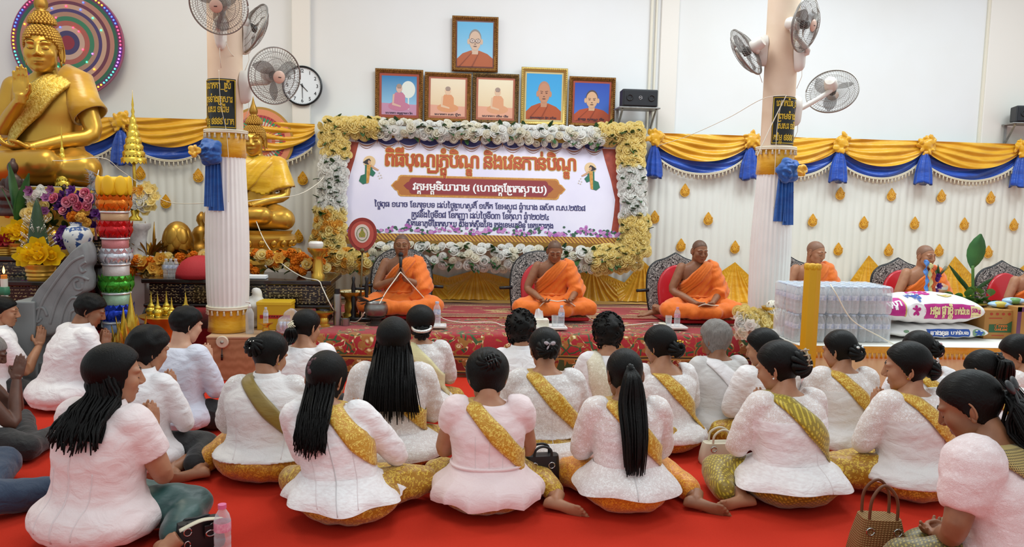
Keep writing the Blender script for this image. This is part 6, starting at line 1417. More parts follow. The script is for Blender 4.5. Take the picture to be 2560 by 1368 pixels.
# halo wheels behind the statues
def wheel(c, R, rings, label, spokes=0, led=False, rim='9a4a6a'):
 t = thing('halo_wheel', label, 'halo', c); m = MB(); m.lathe([(0, -.02), (R, -.02), (R, .02), (0, .02)], 64, M=Rx(PI / 2)); m.build('disc', M('disc_' + rim, rim, .4), t, auto=40)
 for k, (a, b, col) in enumerate(rings):
  m = MB(); m.lathe([(R * a, .0205 + .0004 * k), (R * b, .0205 + .0004 * k)], 72, M=Rx(PI / 2), cap=False); m.build('ring', M('ring_' + col, col, .35), t, smooth=False)
 for k in range(spokes):
  a = 2 * PI * k / spokes; u = V(math.cos(a), 0, math.sin(a)); n = V(-u.z, 0, u.x) * .004; m = MB() if k == 0 else m; o = V(0, -.028, 0); m.add([u * R * .2 + n + o, u * R * .76 + n * 1.5 + o, u * R * .76 - n * 1.5 + o, u * R * .2 - n + o], [(0, 1, 2, 3)])
 if spokes: m.build('spoke_lines', M('spoke_red', 'c8584a', .4), t, smooth=False)
 if led:
  rd = random.Random(5); cols = {'f03a5a': [], '3a5aff': [], 'ffb428': [], '3af0a0': [], 'b05aff': []}; ks = list(cols)
  for k in range(90):
   a = 2 * PI * k / 90; cols[ks[(k // 6) % 5]].append((R * .95, a))
  for q in range(16):
   a = 2 * PI * q / 16
   for rr in (.3, .48, .66, .8):
    if rd.random() < .5: cols[rd.choice(ks)].append((R * rr, a))
  for col, L in cols.items():
   if col not in _MC:
    nt = NT('led_' + col); nt.p(Emission_Color=lin(col), Emission_Strength=5.0, Base_Color=lin(col)); _MC[col] = nt.mat
   for rr, a in L[:26]:
    m = MB(); m.ell(V(rr * math.cos(a), -.03, rr * math.sin(a)), .0095, 6, 4); m.build('led_lamp', _MC[col], t)
 return t
c = at(171, 108, 8.86); wheel(c, 125 * pxm(8.86), [(.9, .985, '5a2c5a'), (.84, .9, '2f5f4a'), (.76, .84, 'b07a6a'), (.70, .76, '6a3448'), (.62, .70, 'c09a84'), (.56, .62, '4a3a6a'), (.48, .56, 'a8806c'), (.40, .48, '3a7a5a'), (.31, .40, 'a85a50'), (.22, .31, 'c0a090'), (.13, .22, '443a64'), (.002, .13, '8a2a3a')], 'large halo wheel of coloured rings and lights behind the big golden statue', led=True)
c = at(650, 352, 8.80); wheel(c, 80 * pxm(8.80), [(.93, .985, 'b88a3c'), (.76, .93, 'e4906a'), (.68, .76, 'b03a4a'), (.58, .68, '3aa070'), (.46, .58, 'e0dccc'), (.36, .46, 'e08a4a'), (.24, .36, 'd8d4c4'), (.002, .24, 'c03a40')], 'orange, white and green halo wheel behind the yellow-robed statue', spokes=40, rim='b88a3c')
# ------------------------------------------------------------ statues and the altar at the left
GLIT = M('glitter_gold', 'b8902c', .35, .75, bump=(160, .9, .006), var=(90, 'e8cc70')); GILDS = M('statue_gold', 'd2a444', .33, .72, bump=(4, .06), var=(2.5, 'c4943a')); GCURL = M('statue_curls', 'b88c3c', .42, .7)
def statue(i, label, head_px, lap, Y, robe, la, ra, handla, handra, s=None, hy=0.0, hp=.1, dims=(.26, .30), dx=0.0, robe2=None):
 sp = dict(seed=i, fem=.6, g=1.02, lean=.0, hi=True, hp=hp, hy=hy, hands='custom', ear=1.75, vox=.0075, hs=1.06, bodymat=[GILDS, GILDS, M('statue_line', '5a3a10', .4, .6)], la=la, ra=ra, handla=handla, handra=handra)
 b = person(sp); sp['body_'] = b; b.name = 'buddha_statue'; b.data.name = 'buddha_statue'
 kx = dims[0]; L = [((-.09, .04, .10), (-kx, .22, .085), (.13, .30, .08)), ((.09, .04, .10), (kx, .22, .085), (-.13, .32, .115))]
 sp['hip'] = .9; skirt(sp, b, GILDS, L, 'folded_legs', hip=.92, vox=.011, folds=.0015)
 T = MB(); T.loft(torso_rings(dict(sp, g=1.03), .01, .12, .556)); sp['tb'] = bvh_of(T)
 # curls, crown knot and flame
 m = MB(); Mh = sp['Mh']; n = 0; D, t = head_radius(96, 72, .6)
 for j in range(15):
  th = .16 + j * .118; cnt = max(4, int(2 * PI * math.sin(th) * .1 / .0155))
  for q in range(cnt):
   a = 2 * PI * (q + .5 * (j % 2)) / cnt; d = V(math.sin(th) * math.sin(a), math.sin(th) * math.cos(a), math.cos(th)); k = int(min(71, th / PI * 72)) * 96 + int((a % (2 * PI)) / (2 * PI) * 96) % 96; p = d * t[k]
   if p.z < np.interp(p.y, [-.12, -.03, .0, .03, .06, .085], [-.07, -.06, -.01, .02, .045, .060]): continue
   m.ell(Mh @ (p * 1.03), .0095, 8, 6)
 top = V(0, -.02, .118)
 for j in range(7):
  rr = .05 * math.cos(j / 7 * 1.5) + .006; cnt = max(3, int(2 * PI * rr / .0155))
  for q in range(cnt): a = 2 * PI * q / cnt + j * .4; m.ell(Mh @ (top + V(rr * math.cos(a), rr * math.sin(a), .004 + j * .0085)), .0095, 7, 5)
 m.ell(Mh @ top, (.05, .05, .05), 14, 10); m.build('hair_curls', GCURL, b, recalc=False)
 m = MB(); m.lathe([(.026, .05), (.03, .06), (.018, .064), (.026, .075), (.028, .095), (.02, .12), (.011, .145), (.005, .175), (0, .20)], 16, lobes=8, amp=.12); m.v = [tuple(Mh @ (top + Vector(p))) for p in m.v]; m.build('flame_finial', GCURL, b)
 # robe over one shoulder
 o = band_loop(sp['tb'], sp, (-.115, 0, .565), (.17, 0, .25), .16, .012, 'robe_sash', robe, b, ripple=.003, nw=12)
 if robe2:
  m = MB(); Sh = spine(.52, sp) + V(-.15, 0, 0); m.merge(MB()); E_ = Vector(la[0])
  m.tube([Sh + V(.07, 0, .035), Sh + V(0, 0, .01), lerp(Sh, E_, .35), lerp(Sh, E_, .6) + V(-.02, 0, 0)], [.08, .082, .084, .088], 20, cap=False)
  me = m.mesh('x'); o = link('shoulder_cloth', me, robe2, b); q = o.modifiers.new('s', 'SOLIDIFY'); q.thickness = .008
 hz = (Mh @ V(0, 0, .115)).z; lp = at(lap[0], lap[1], Y); tp = at(head_px[0], head_px[1], Y); s = s or (tp.z - lp.z) / hz
 b.location = (lp.x, Y, lp.z); b.rotation_euler = (0, 0, PI); b.scale = (s, s, s); tag(b, label, 'statue'); return b, sp, s
LAPH = dict(la=((-.235, .06, .27), (-.03, .24, .19)), handla=((.95, .25, -.05), (0, -.3, 1), 'relax'))
# big statue
YB = 7.75
b1, sp1, s1 = statue(61, 'very large golden Buddha statue with one raised hand and glittering sash at left', (118, 66), (128, 468), YB, GLIT, LAPH['la'], ((.205, .05, .28), (.035, .20, .42)), LAPH['handla'], ((-.05, .05, 1), (0, 1, .12), 'flat'), hy=-.22, hp=.1, robe2=satin('robe_gold_cloth', 'c08c1a', 'e0b030'))
# second statue with yellow robe
YS = 7.95
b2, sp2, s2 = statue(62, 'golden Buddha statue in bright yellow robe just right of the left column', (628, 312), (640, 572), YS, satin('saffron_satin', 'e0a80c', 'f2c21c'), LAPH['la'], ((.235, .08, .26), (.20, .26, .14)), LAPH['handla'], ((-.1, .5, -.8), (0, .8, .5), 'relax'), hp=.12)
YR = satin('saffron_satin', 'e0a80c', 'f2c21c'); m = MB(); T = MB(); T.loft(torso_rings(sp2, .02, .18, .575)); m.merge(T)
for sg in (-1, 1): Sh, E_, W_ = sp2['arms_'][sg]; m.tube([Sh + V(-sg * .05, 0, .03), Sh, lerp(Sh, E_, .5), lerp(Sh, E_, .85)], [.08, .085, .09, .10], 18)
me = evalmods(m.mesh('x'), .011, 2); noisy(me, .010, 12, 3.0, (1, 1, .5)); bm = bmesh.new(); bm.from_mesh(me)
bmesh.ops.delete(bm, geom=[f for f in bm.faces if (lambda c: c.z < .27 + .32 * abs(c.x + .08) or c.z > .575)(f.calc_center_median())], context='FACES'); bm.to_mesh(me); bm.free()
o = link('yellow_robe', me, YR, b2); q = o.modifiers.new('s', 'SOLIDIFY'); q.thickness = .008
def pedestal(c, ztop, zbot, prof, sx, sy, label, mat, lob=22):
 t = thing('lotus_pedestal', label, 'pedestal', (c.x, c.y, zbot)); h = ztop - zbot
 m = MB(); m.lathe([(a, z * h) for a, z in prof], 72, sx=sx, sy=sy); m.build('body', mat, t, auto=50)
 for zz, rr, up in ((.30, 1.04, -1), (.62, .92, 1)):
  m = MB()
  for k in range(lob):
   a = 2 * PI * k / lob; m.ell((rr * sx * math.cos(a), rr * sy * math.sin(a), zz * h), (.5 * PI * rr * sx / lob * 1.15, .03, h * .13), 10, 7, M=Rz(a + PI / 2) @ Rx(up * .35))
  m.build('lotus_petals', mat, t, recalc=False)
 return t
lp = b2.location; pedestal(V(lp.x, lp.y - .22, 0), lp.z, at(640, 655, YS - .3).z, [(0, 0), (1.18, 0), (1.2, .12), (1.1, .2), (1.06, .4), (.86, .46), (.86, .52), (.98, .72), (.96, .84), (.86, .9), (.9, 1), (0, 1)], .44, .36, 'golden lotus pedestal of the yellow-robed statue', GILDS)
lp = b1.location; m = MB(); zb = .30
pedestal(V(lp.x, lp.y - .2, 0), lp.z, .9, [(0, 0), (1.1, 0), (1.12, .1), (1.0, .25), (.95, .5), (1.0, .8), (1.05, .95), (1.02, 1), (0, 1)], .68, .42, 'golden lotus base under the very large statue', GILDS)
m = MB(); m.box((lp.x, lp.y + .1, .6), (1.9, .9, .6)); tag(m.build('altar_block', M('altar_white', 'e6e2dc', .6), smooth=False, bevel=.01), 'plain white altar block carrying the very large statue', 'altar')
# a third small statue mostly hidden by the left column
c = at(505, 600, 7.9); t = thing('small_bronze_statue', 'small dark gold statue half hidden behind the left column', 'statue', (c.x, c.y, 0))
m = MB(); z0 = at(505, 645, 7.9).z; z1 = at(505, 535, 7.9).z; h = z1 - z0
m.lathe([(.16, z0 - .02), (.16, z0 + h * .12), (.11, z0 + h * .3), (.08, z0 + h * .42), (.10, z0 + h * .55), (.07, z0 + h * .68), (.03, z0 + h * .74), (.052, z0 + h * .85), (.045, z0 + h * .95), (.01, z0 + h * 1.05)], 24); m.build('body', GOLD2, t)
# tiered ceremonial umbrellas
def tiered(px, ytip, ybot, ypole, Y, wb, label, n=7):
 a, b, c = at(px, ytip, Y), at(px, ybot, Y), at(px, ypole, Y); t = thing('tiered_umbrella', label, 'umbrella', (b.x, Y, c.z)); H = a.z - b.z; z0 = b.z - c.z
 m = MB(); m.tube([V(0, 0, 0), V(0, 0, z0 + H * .5)], .014, 10); m.build('pole', GOLDF, t)
 R = wb * pxm(Y) / 2; z = z0
 for k in range(n):
  rr = R * (1 - k / (n + 1.2)); hh = H * .62 / n
  m = MB(); m.lathe([(rr, z), (rr * 1.02, z + hh * .5), (rr * .94, z + hh * .62), (rr * .80, z + hh * .95), (rr * .4, z + hh)], 28, cap=False)
  for q in range(18):
   aa = 2 * PI * q / 18; u = V(math.cos(aa), math.sin(aa), 0); e = V(-u.y, u.x, 0); m.add([u * rr + e * rr * .17 + V(0, 0, z), u * rr - e * rr * .17 + V(0, 0, z), u * rr * 1.02 + V(0, 0, z - hh * .35)], [(0, 1, 2)])
  m.build('tier', GOLDF, t, recalc=False); z += hh
 m = MB(); m.lathe([(R * .16, z - .02), (R * .18, z), (R * .1, z + H * .04), (R * .15, z + H * .08), (R * .07, z + H * .13), (R * .10, z + H * .17), (R * .03, z + H * .28), (0, z + H * .38)], 14); m.build('spire', GOLDF, t)
 m = MB(); m.lathe([(0, 0), (.06, 0), (.062, .02), (.03, .05), (.04, .09), (.014, .12)], 20); m.build('foot', GOLDF, t)
tiered(335, 224, 405, 552, 7.55, 56, 'tall gold tiered umbrella left of the left column')
tiered(158, 313, 462, 500, 7.25, 36, 'smaller gold tiered umbrella in front of the very large statue')
# ------------------------------------------------------------ lacquer tables
INLT = NT('lacquer_inlay'); v = INLT.co(); d = INLT.vor(INLT.co(scale=(1, 1, 1.5)), 26, 'F1', 0, .4); k = INLT.ma('LESS_THAN', d, .22); l = INLT.ma('GREATER_THAN', INLT.wave(INLT.co(), 12, 0, 0, 'Z'), .86); INLT.p(Base_Color=INLT.mix(INLT.ma('MAXIMUM', k, INLT.ma('MULTIPLY', l, INLT.ma('GREATER_THAN', INLT.noise(v, 70, 1), .5))), '1a0e0b', 'a8976c'), Roughness=.25, Coat_Weight=.3); INLT = INLT.mat
def lacquer(x0, x1, y0, y1, zt, zb, label, drop=.18):
 t = thing('lacquer_table', label, 'table', ((x0 + x1) / 2, (y0 + y1) / 2, zb)); w_, d_, h_ = x1 - x0, y1 - y0, zt - zb
 m = MB(); m.box((0, 0, h_ - .02), (w_, d_, .04)); m.build('table_top', DARKW, t, smooth=False, bevel=.008)
 m = MB(); m.box((0, 0, h_ - .04 - drop / 2), (w_ - .10, d_ - .08, drop)); m.build('apron', INLT, t, smooth=False, bevel=.01)
 m = MB(); m.box((0, 0, h_ - .04 - drop - .015), (w_ - .02, d_ - .02, .03)); m.build('waist_moulding', DARKW, t, smooth=False, bevel=.01)
 for sx in (-1, 1):
  for sy in (-1, 1):
   m = MB(); x, y = sx * (w_ / 2 - .07), sy * (d_ / 2 - .07); zl_ = h_ - .05 - drop
   m.loft([[V(x + sx * o + a * q, y + sy * o * .5 + b * q, z) for a, b in ((-1, -1), (1, -1), (1, 1), (-1, 1))] for z, o, q in ((zl_, -.02, .06), (zl_ * .6, .02, .055), (zl_ * .25, -.02, .035), (.03, .01, .04), (0, .015, .045))]); m.build('leg', DARKW, t)
 return t
a, b = at(352, 697, 7.0), at(828, 690, 7.0); lacquer(a.x, b.x, 7.0, 7.75, a.z, .30, 'long dark lacquer altar table inlaid with mother of pearl'); ZA = a.z
a, b = at(-60, 640, 6.62), at(150, 640, 6.62); lacquer(a.x, b.x, 6.62, 6.98, a.z, .30, 'tall dark lacquer table holding gold bowls at far left', .14); ZL2 = a.z
a, b = at(-60, 702, 6.28), at(165, 702, 6.28); lacquer(a.x, b.x, 6.28, 6.56, a.z, .0, 'low dark lacquer table with candles at far left', .14); ZL3 = a.z
a, b = at(212, 590, 7.05), at(256, 590, 7.05); lacquer(a.x, b.x, 7.05, 7.35, a.z, .30, 'narrow tall lacquer stand behind the stone serpent', .2); ZL4 = a.z
# ------------------------------------------------------------ flowers
def blossom(m, c, R, n=6, up=V(0, -1, .2), mi=0, layers=2):
 q = Vector(up).to_track_quat('Z', 'Y').to_matrix(); c = Vector(c)
 for L in range(layers):
  for k in range(n):
   a = 2 * PI * (k + .5 * L) / n; rr = R * (1 - .35 * L); tl = .25 + .45 * L; d = q @ V(math.cos(a) * math.cos(tl), math.sin(a) * math.cos(tl), math.sin(tl)); nn = q @ V(-math.cos(a) * math.sin(tl), -math.sin(a) * math.sin(tl), math.cos(tl)); s = d.cross(nn)
   m.grid(lambda u, v: c + d * (rr * v) + s * ((u - .5) * 2 * rr * .42 * math.sin(PI * min(1, .12 + .83 * v))) + nn * (rr * .25 * v * v + .15 * rr * abs(u - .5)), 3, 4, mi)
 m.ell(c + q @ V(0, 0, R * .15), R * .2, 8, 6, mi)
def pompom(m, c, R, rd, n=60):
 m.ell(c, R * .7, 10, 8)
 for k in range(n): e = V(rd.gauss(0, 1), rd.gauss(0, 1), rd.gauss(0, 1)).normalized(); m.ell(Vector(c) + e * R * .75, (R * .22, R * .22, R * .22), 5, 4)
def bouquet(name, label, specs, leaves, seed, cat='flowers', vase=None, group=None, leafmat=None):
 "specs: list of (material, kind, points, radius); every bloom is a part of the arrangement"
 rd = random.Random(seed); t = thing(name, label, cat, (0, 0, 0), 0, group)
 for mt, kind, pts, R in specs:
  for p in pts:
   m = MB(); up = V(rd.uniform(-.5, .5), -1, rd.uniform(0, .6)); rr = R * rd.uniform(.85, 1.15)
   if kind == 'rose':
    k = rd.randrange(3); q = up.to_track_quat('Z', 'Y').to_matrix(); s = rr / .075; src = RM[k]; b_ = len(m.v); m.v += [tuple(q @ (v_.co * s) + Vector(p)) for v_ in src.vertices]; m.f += [tuple(i + b_ for i in f.vertices) for f in src.polygons]; m.m += [0] * len(src.polygons)
   elif kind == 'pom': pompom(m, p, rr, rd)
   else: blossom(m, p, rr, 6, up, 0, 2)
   m.build('blossom', mt, t, recalc=False)
 m = MB()
 for p, d, L, wd in leaves: leaf_mb(m, p, d, L, wd, .25)
 if leaves: m.build('foliage', leafmat or GREEN, t, recalc=False)
 if vase: vase(t)
 return t
def scatter(rd, c, rx, rz_, Y, n, dy=.08):
 out = []; t_ = 0
 while len(out) < n and t_ < 900:
  t_ += 1; a = rd.uniform(0, 2 * PI); q = rd.random() ** .5; p = at(c[0] + rx * q * math.cos(a), c[1] + rz_ * q * math.sin(a), Y); p.y -= dy * (1 - q * q) * 1.0
  if all((p - o).length > .045 for o in out) or t_ > 500: out.append(p)
 return out
rd = random.Random(11)
def lv(c, rx, rz_, Y, n, L=.14, wd=.03, up=.4): return [(at(c[0] + rd.uniform(-rx, rx), c[1] + rd.uniform(-rz_, rz_), Y), V(rd.uniform(-1, 1), -.4, rd.uniform(-.2, 1) + up), L * rd.uniform(.7, 1.3), wd) for _ in range(n)]
def goldbowl(c, R, h, mat=GOLDF):
 def fn(t):
  m = MB(); m.lathe([(0, 0), (R * .55, 0), (R * .6, h * .08), (R * .45, h * .2), (R * .7, h * .35), (R * .95, h * .7), (R, h * .95), (R * 1.04, h), (R * .96, h * .97), (R * .8, h * .6), (0, h * .4)], 28, c); m.build('bowl', mat, t, auto=50)
 return fn
LAC = M('gold_lacquer', 'cc9a38', .3, .5)
def stack_bowl(c, R, h):
 def fn(t):
  m = MB(); m.lathe([(0, 0), (R * .85, 0), (R * .9, h * .08), (R * .86, h * .2), (R * .95, h * .3), (R * .9, h * .45), (R, h * .58), (R * .95, h * .72), (R * 1.05, h * .86), (R * 1.05, h), (0, h * .95)], 30, c); m.build('bowl', LAC, t, auto=50)
 return fn
def ztab(px, py, Y, z): q = at(px, py, Y); q.z = z; return q
# mixed bouquet with purple orchids
def vase_blue(t):
 m = MB(); c = ztab(196, 640, 6.72, ZL2); h = at(196, 555, 6.72).z - ZL2; m.lathe([(0, 0), (.055, 0), (.06, .01), (.10, h * .35), (.115, h * .6), (.09, h * .82), (.05, h * .9), (.06, h)], 28, c, cap=False)
 BW_ = NT('blue_white_china'); BW_.p(Base_Color=BW_.mix(BW_.ramp(BW_.noise(BW_.co(), 16, 3), [(.52, 0.0), (.56, 1.0)]), 'eef0f2', '3a5a9a'), Roughness=.15); m.build('vase', BW_.mat, t)
bouquet('flower_bouquet', 'large mixed bouquet of purple orchids and pink roses in a blue white vase', [(PETALP, 'b', scatter(rd, (185, 510), 42, 32, 6.85, 16), .05), (PETALP, 'b', scatter(rd, (165, 595), 18, 22, 6.8, 9), .045), (PETALP, 'b', scatter(rd, (242, 545), 12, 22, 6.85, 4), .045), (PETALK, 'rose', scatter(rd, (190, 505), 60, 30, 6.8, 8), .055), (PETALV, 'b', scatter(rd, (110, 500), 60, 40, 6.85, 6), .05), (PETALW, 'rose', scatter(rd, (95, 490), 30, 16, 6.9, 7), .06), (PETALY, 'rose', scatter(rd, (95, 535), 30, 26, 6.85, 9), .06), (PETALG, 'pom', scatter(rd, (215, 545), 14, 18, 6.78, 4), .055), (PETALO, 'pom', scatter(rd, (190, 545), 4, 4, 6.78, 1), .05)], lv((160, 545), 70, 50, 6.95, 46, .16, .026), 1, vase=vase_blue)
bouquet('flower_bouquet', 'white and yellow bouquet beside the tiered umbrella pole', [(PETALW, 'rose', scatter(rd, (355, 505), 22, 24, 7.5, 9), .06), (PETALY, 'b', scatter(rd, (370, 500), 28, 34, 7.5, 12), .05), (PETALG, 'b', scatter(rd, (350, 480), 24, 12, 7.5, 6), .045)], lv((355, 515), 26, 26, 7.55, 18, .12, .024), 2)
for px_, py_, lab, sc_ in ((50, 632, 'golden yellow flowers in a ringed gold bowl at the upper left table', 1.0), (103, 700, 'golden yellow flowers in a large ringed gold bowl before the palm cone', 1.25)):
 Yq = 6.78 if py_ < 660 else 6.4; z_ = ZL2 if py_ < 660 else ZL3; cb = ztab(px_, py_, Yq, z_); hb = .10 * sc_
 bouquet('flower_bowl', lab, [(PETALC, 'b', [cb + V(q * math.cos(a), q * math.sin(a) * .6 - .02, hb + .05 + .07 * (1 - q / .1)) for q, a in [(.0, 0)] + [(.075 * sc_, k * 1.047) for k in range(6)]], .075 * sc_)], [], 5, vase=stack_bowl(cb, .088 * sc_, hb))
cb = ztab(12, 650, 6.76, ZL2); bouquet('flower_bowl', 'red flowers in a gold bowl at the left edge', [(PETALR, 'b', [cb + V(q * math.cos(a), q * math.sin(a) * .5 - .02, .10 + .03 * k / 9) for k, (q, a) in enumerate([(.02, 0)] + [(.08, j * .7) for j in range(9)])], .06)], [], 7, vase=stack_bowl(cb, .08, .07))
# palm leaf cone
cb = ztab(97, 655, 6.46, ZL3); t = thing('palm_cone', 'dark green folded palm leaf cone with white beads', 'offering', cb); H = at(97, 495, 6.46).z - ZL3
m = MB(); m.lathe([(0, 0), (.10, 0), (.095, H * .2), (.085, H * .3), (.06, H * .62), (.025, H * .9), (0, H)], 20); m.build('cone', M('palm_dark', '24401f', .5, bump=(40, .6, .01, (1, 1, .2))), t)
m = MB(); q = random.Random(2)
for k in range(90): a = q.uniform(0, 6.28); h_ = q.uniform(.25, .75); rr = itp(h_, [0, .3, .62, .9], [.10, .085, .06, .025]) + .03; m.tube([V(rr * .7 * math.cos(a), rr * .7 * math.sin(a), H * h_ - .02), V(rr * 1.2 * math.cos(a), rr * 1.2 * math.sin(a), H * h_ + .02)], .0012, 4); m.ell((rr * 1.2 * math.cos(a), rr * 1.2 * math.sin(a), H * h_ + .02), .005, 5, 4)
o = m.build('bead_sprigs', PETALW, t, recalc=False)
# long green lotus leaves and dark statues
t = thing('leaf_arrangement', 'tall green leaf sheaths standing before the dark seated figure', 'plant', (0, 0, 0)); m = MB()
for a_, b_, wd in (((44, 560), (26, 408), .045), ((46, 560), (70, 432), .05), ((44, 565), (58, 460), .05), ((42, 560), (8, 470), .03)): p, q_ = at(*a_, 6.85), at(*b_, 6.8); leaf_mb(m, p, q_ - p, (q_ - p).length, wd, .05)
m.build('leaves', BANANA, t, recalc=False); m = MB(); m.tube([at(44, 640, 6.9), at(44, 540, 6.87)], .02, 8); m.build('stem', GREENL, t)
BRN = M('brown_resin', '4a2a22', .45, var=(20, '35201a'))
def mini_buddha(px, ytop, ybot, Y, label):
 a, b = at(px, ytop, Y), at(px, ybot, Y); t = thing('small_statue', label, 'statue', (b.x, Y, b.z)); H = a.z - b.z; m = MB()
 m.lathe([(.30 * H, 0), (.32 * H, .06 * H), (.26 * H, .12 * H), (.30 * H, .2 * H), (.26 * H, .25 * H)], 24, sy=.7); m.ell((0, -.02, .33 * H), (.30 * H, .2 * H, .09 * H), 20, 10); m.ell((0, 0, .52 * H), (.15 * H, .11 * H, .2 * H), 16, 12)
 for s in (-1, 1): m.tube(bez([(s * .14 * H, 0, .62 * H), (s * .2 * H, -.02, .48 * H), (s * .06 * H, -.14 * H, .38 * H)], 10), .04 * H, 8)
 m.tube([(0, 0, .65 * H), (0, 0, .78 * H)], .05 * H, 8); m.ell((0, -.01, .82 * H), (.085 * H, .09 * H, .11 * H), 14, 10); m.ell((0, 0, .93 * H), (.04 * H, .04 * H, .05 * H), 10, 8); m.build('figure', BRN, t, remesh=.007, sm=1); return t
mini_buddha(38, 392, 540, 7.0, 'dark brown seated figure statue at the left edge'); mini_buddha(163, 458, 520, 7.15, 'small dark figure statue above the purple orchids')
# silver foil tree
t = thing('silver_tree', 'crinkled silver foil tree beside the paper flower tower', 'offering', (0, 0, 0)); m = MB(); rd2 = random.Random(4)
for k in range(70):
 p = at(rd2.gauss(236, 11), rd2.uniform(440, 560), 6.9); d = V(rd2.uniform(-1, 1), -.3, rd2.uniform(.2, 1.2)); leaf_mb(m, p, d, rd2.uniform(.06, .12), .02, .3)
m.tube([at(240, 600, 6.95), at(238, 470, 6.92), at(247, 425, 6.9)], [.012, .01, .003], 8); m.build('foil_leaves', SILVER, t, recalc=False)
# marigold garland on the altar table
def arr(px0, px1, py, n, lab, seed, hi_=22):
 r_ = random.Random(seed); sp_ = {PETALO: [], PETALG: [], PETALY: []}
 for k in range(n): mt = r_.choice((PETALO, PETALO, PETALG, PETALG, PETALY)); sp_[mt].append(at(lerp(px0, px1, (k + r_.random()) / n), py + r_.uniform(-hi_, hi_), 7.35 + r_.uniform(-.06, .06)))
 return bouquet('marigold_arrangement', lab, [(PETALO, 'pom', sp_[PETALO], .05), (PETALG, 'b', sp_[PETALG], .065), (PETALY, 'rose', sp_[PETALY], .06)], [(at(r_.uniform(px0, px1), py + r_.uniform(-hi_, hi_), 7.4), V(r_.uniform(-1, 1), -.6, r_.uniform(-.3, .8)), .12, .025) for _ in range(n)], seed, leafmat=M('leaf_olive', '4a5a2a', .6))
arr(322, 412, 668, 30, 'orange and golden flower bank left of the bottles on the altar table', 31); arr(420, 520, 650, 14, 'golden flowers behind the red dome on the altar table', 33, 14); arr(615, 815, 657, 52, 'long bank of orange marigolds in front of the yellow-robed statue', 32, 24)
# red dome, bottles, cloth, lotus buds
c = ztab(500, 697, 7.18, ZA); m = MB(); R = 56 * pxm(7.1); m.lathe([(R, 0), (R * .99, R * .2), (R * .92, R * .42), (R * .75, R * .68), (R * .5, R * .86), (R * .2, R * .95), (0, R * .97)], 40, c); tag(m.build('food_dome', M('red_dome', 'b3222c', .7, bump=(120, .25)), auto=None), 'red dome food cover on the lacquer altar table', 'food cover')
WAT = plastic_clear('water_bottle_plastic', 'eef4fa', .22, .1); LABL = M('bottle_label', 'f0f3f8', .4, var=(60, '9ab0d8')); CAPB = M('bottle_cap_blue', 'c4d4ee', .4)
def bottle_parts(h, Rb, capm, labm, wat=WAT):
 "one bottle: body, cap, label meshes"
 a = MB(); a.lathe([(0, 0), (Rb * .9, 0), (Rb, h * .03), (Rb, h * .18), (Rb * .94, h * .2), (Rb, h * .22), (Rb, h * .36), (Rb * .94, h * .38), (Rb, h * .4), (Rb, h * .68), (Rb * .8, h * .80), (Rb * .42, h * .9), (Rb * .4, h * .93), (Rb * .4, h * .94), (0, h * .94)], 20)
 b = MB(); b.lathe([(0, h * .92), (Rb * .5, h * .92), (Rb * .5, h), (0, h)], 16); c = MB(); c.lathe([(Rb * 1.01, h * .48), (Rb * 1.02, h * .49), (Rb * 1.02, h * .65), (Rb * 1.01, h * .66)], 20, cap=False); return a, b, c
def bottle(c, h, label, capm=CAPB, labm=LABL, wat=WAT, ratio=.155, name='water_bottle', group=None):
 t = thing(name, label, 'bottle', c, 0, group); a, b, d = bottle_parts(h, h * ratio, capm, labm); a.build('body', wat, t, auto=60); b.build('cap', capm, t, auto=40); d.build('label_wrap', labm, t); return t
for k, px_ in enumerate((416, 428, 440)): bottle(ztab(px_, 696, 7.15, ZA), .165, ('leftmost', 'middle', 'rightmost')[k] + ' of three small water bottles on the altar table', M('cap_silver', 'd8d8dc', .3))
c = ztab(640, 690, 7.12, ZA); m = MB(); m.box(c + V(0, 0, .012), (.19, .12, .02)); m.box(c + V(.01, 0, .027), (.17, .11, .012)); tag(m.build('folded_napkins', M('napkin_white', 'eef0f2', .8), smooth=False, bevel=.005), 'folded white napkins on the lacquer table right of the left column', 'napkin')
def lotus_bud(px_, py_, Y, R, lab, mat=GOLD2):
 c = at(px_, py_, Y); t = thing('lotus_bud', lab, 'ornament', c); m = MB(); m.ell((0, 0, R), (R * .85, R * .85, R), 18, 12)
 for L in range(3):
  for k in range(7): a = 2 * PI * (k + .5 * L) / 7; m.ell((R * .72 * math.cos(a), R * .72 * math.sin(a), R * (.72 + .16 * L)), (R * .42, R * .2, R * (.8 - .08 * L)), 10, 8, M=Rz(a + PI / 2) @ Rx(-.25))
 m.build('bud', mat, t); m = MB(); m.lathe([(0, -R * .25), (R * .7, -R * .25), (R * .5, 0), (R * .3, R * .2)], 20); m.build('foot', mat, t)
lotus_bud(445, 630, 7.6, .145, 'dark gold lotus bud ornament on the altar behind the marigolds'); lotus_bud(337, 640, 7.5, .07, 'small gold bud beside the golden leaf crown')
t = thing('golden_crown', 'spiky golden leaf crown behind the orange flowers', 'ornament', at(372, 640, 7.5)); m = MB(); rd2 = random.Random(8)
for k in range(60): a = rd2.uniform(0, 6.28); leaf_mb(m, V(.05 * math.cos(a), .05 * math.sin(a), 0), V(math.cos(a) * .8, math.sin(a) * .5 - .1, rd2.uniform(.6, 1.6)), rd2.uniform(.10, .2), .018, .15)
for x in (-.03, .05): m.tube([(x, 0, .05), (x, 0, .2), (x + .005, 0, .32)], [.02, .012, .002], 8)
m.build('leaves', GOLD2, t, recalc=False)
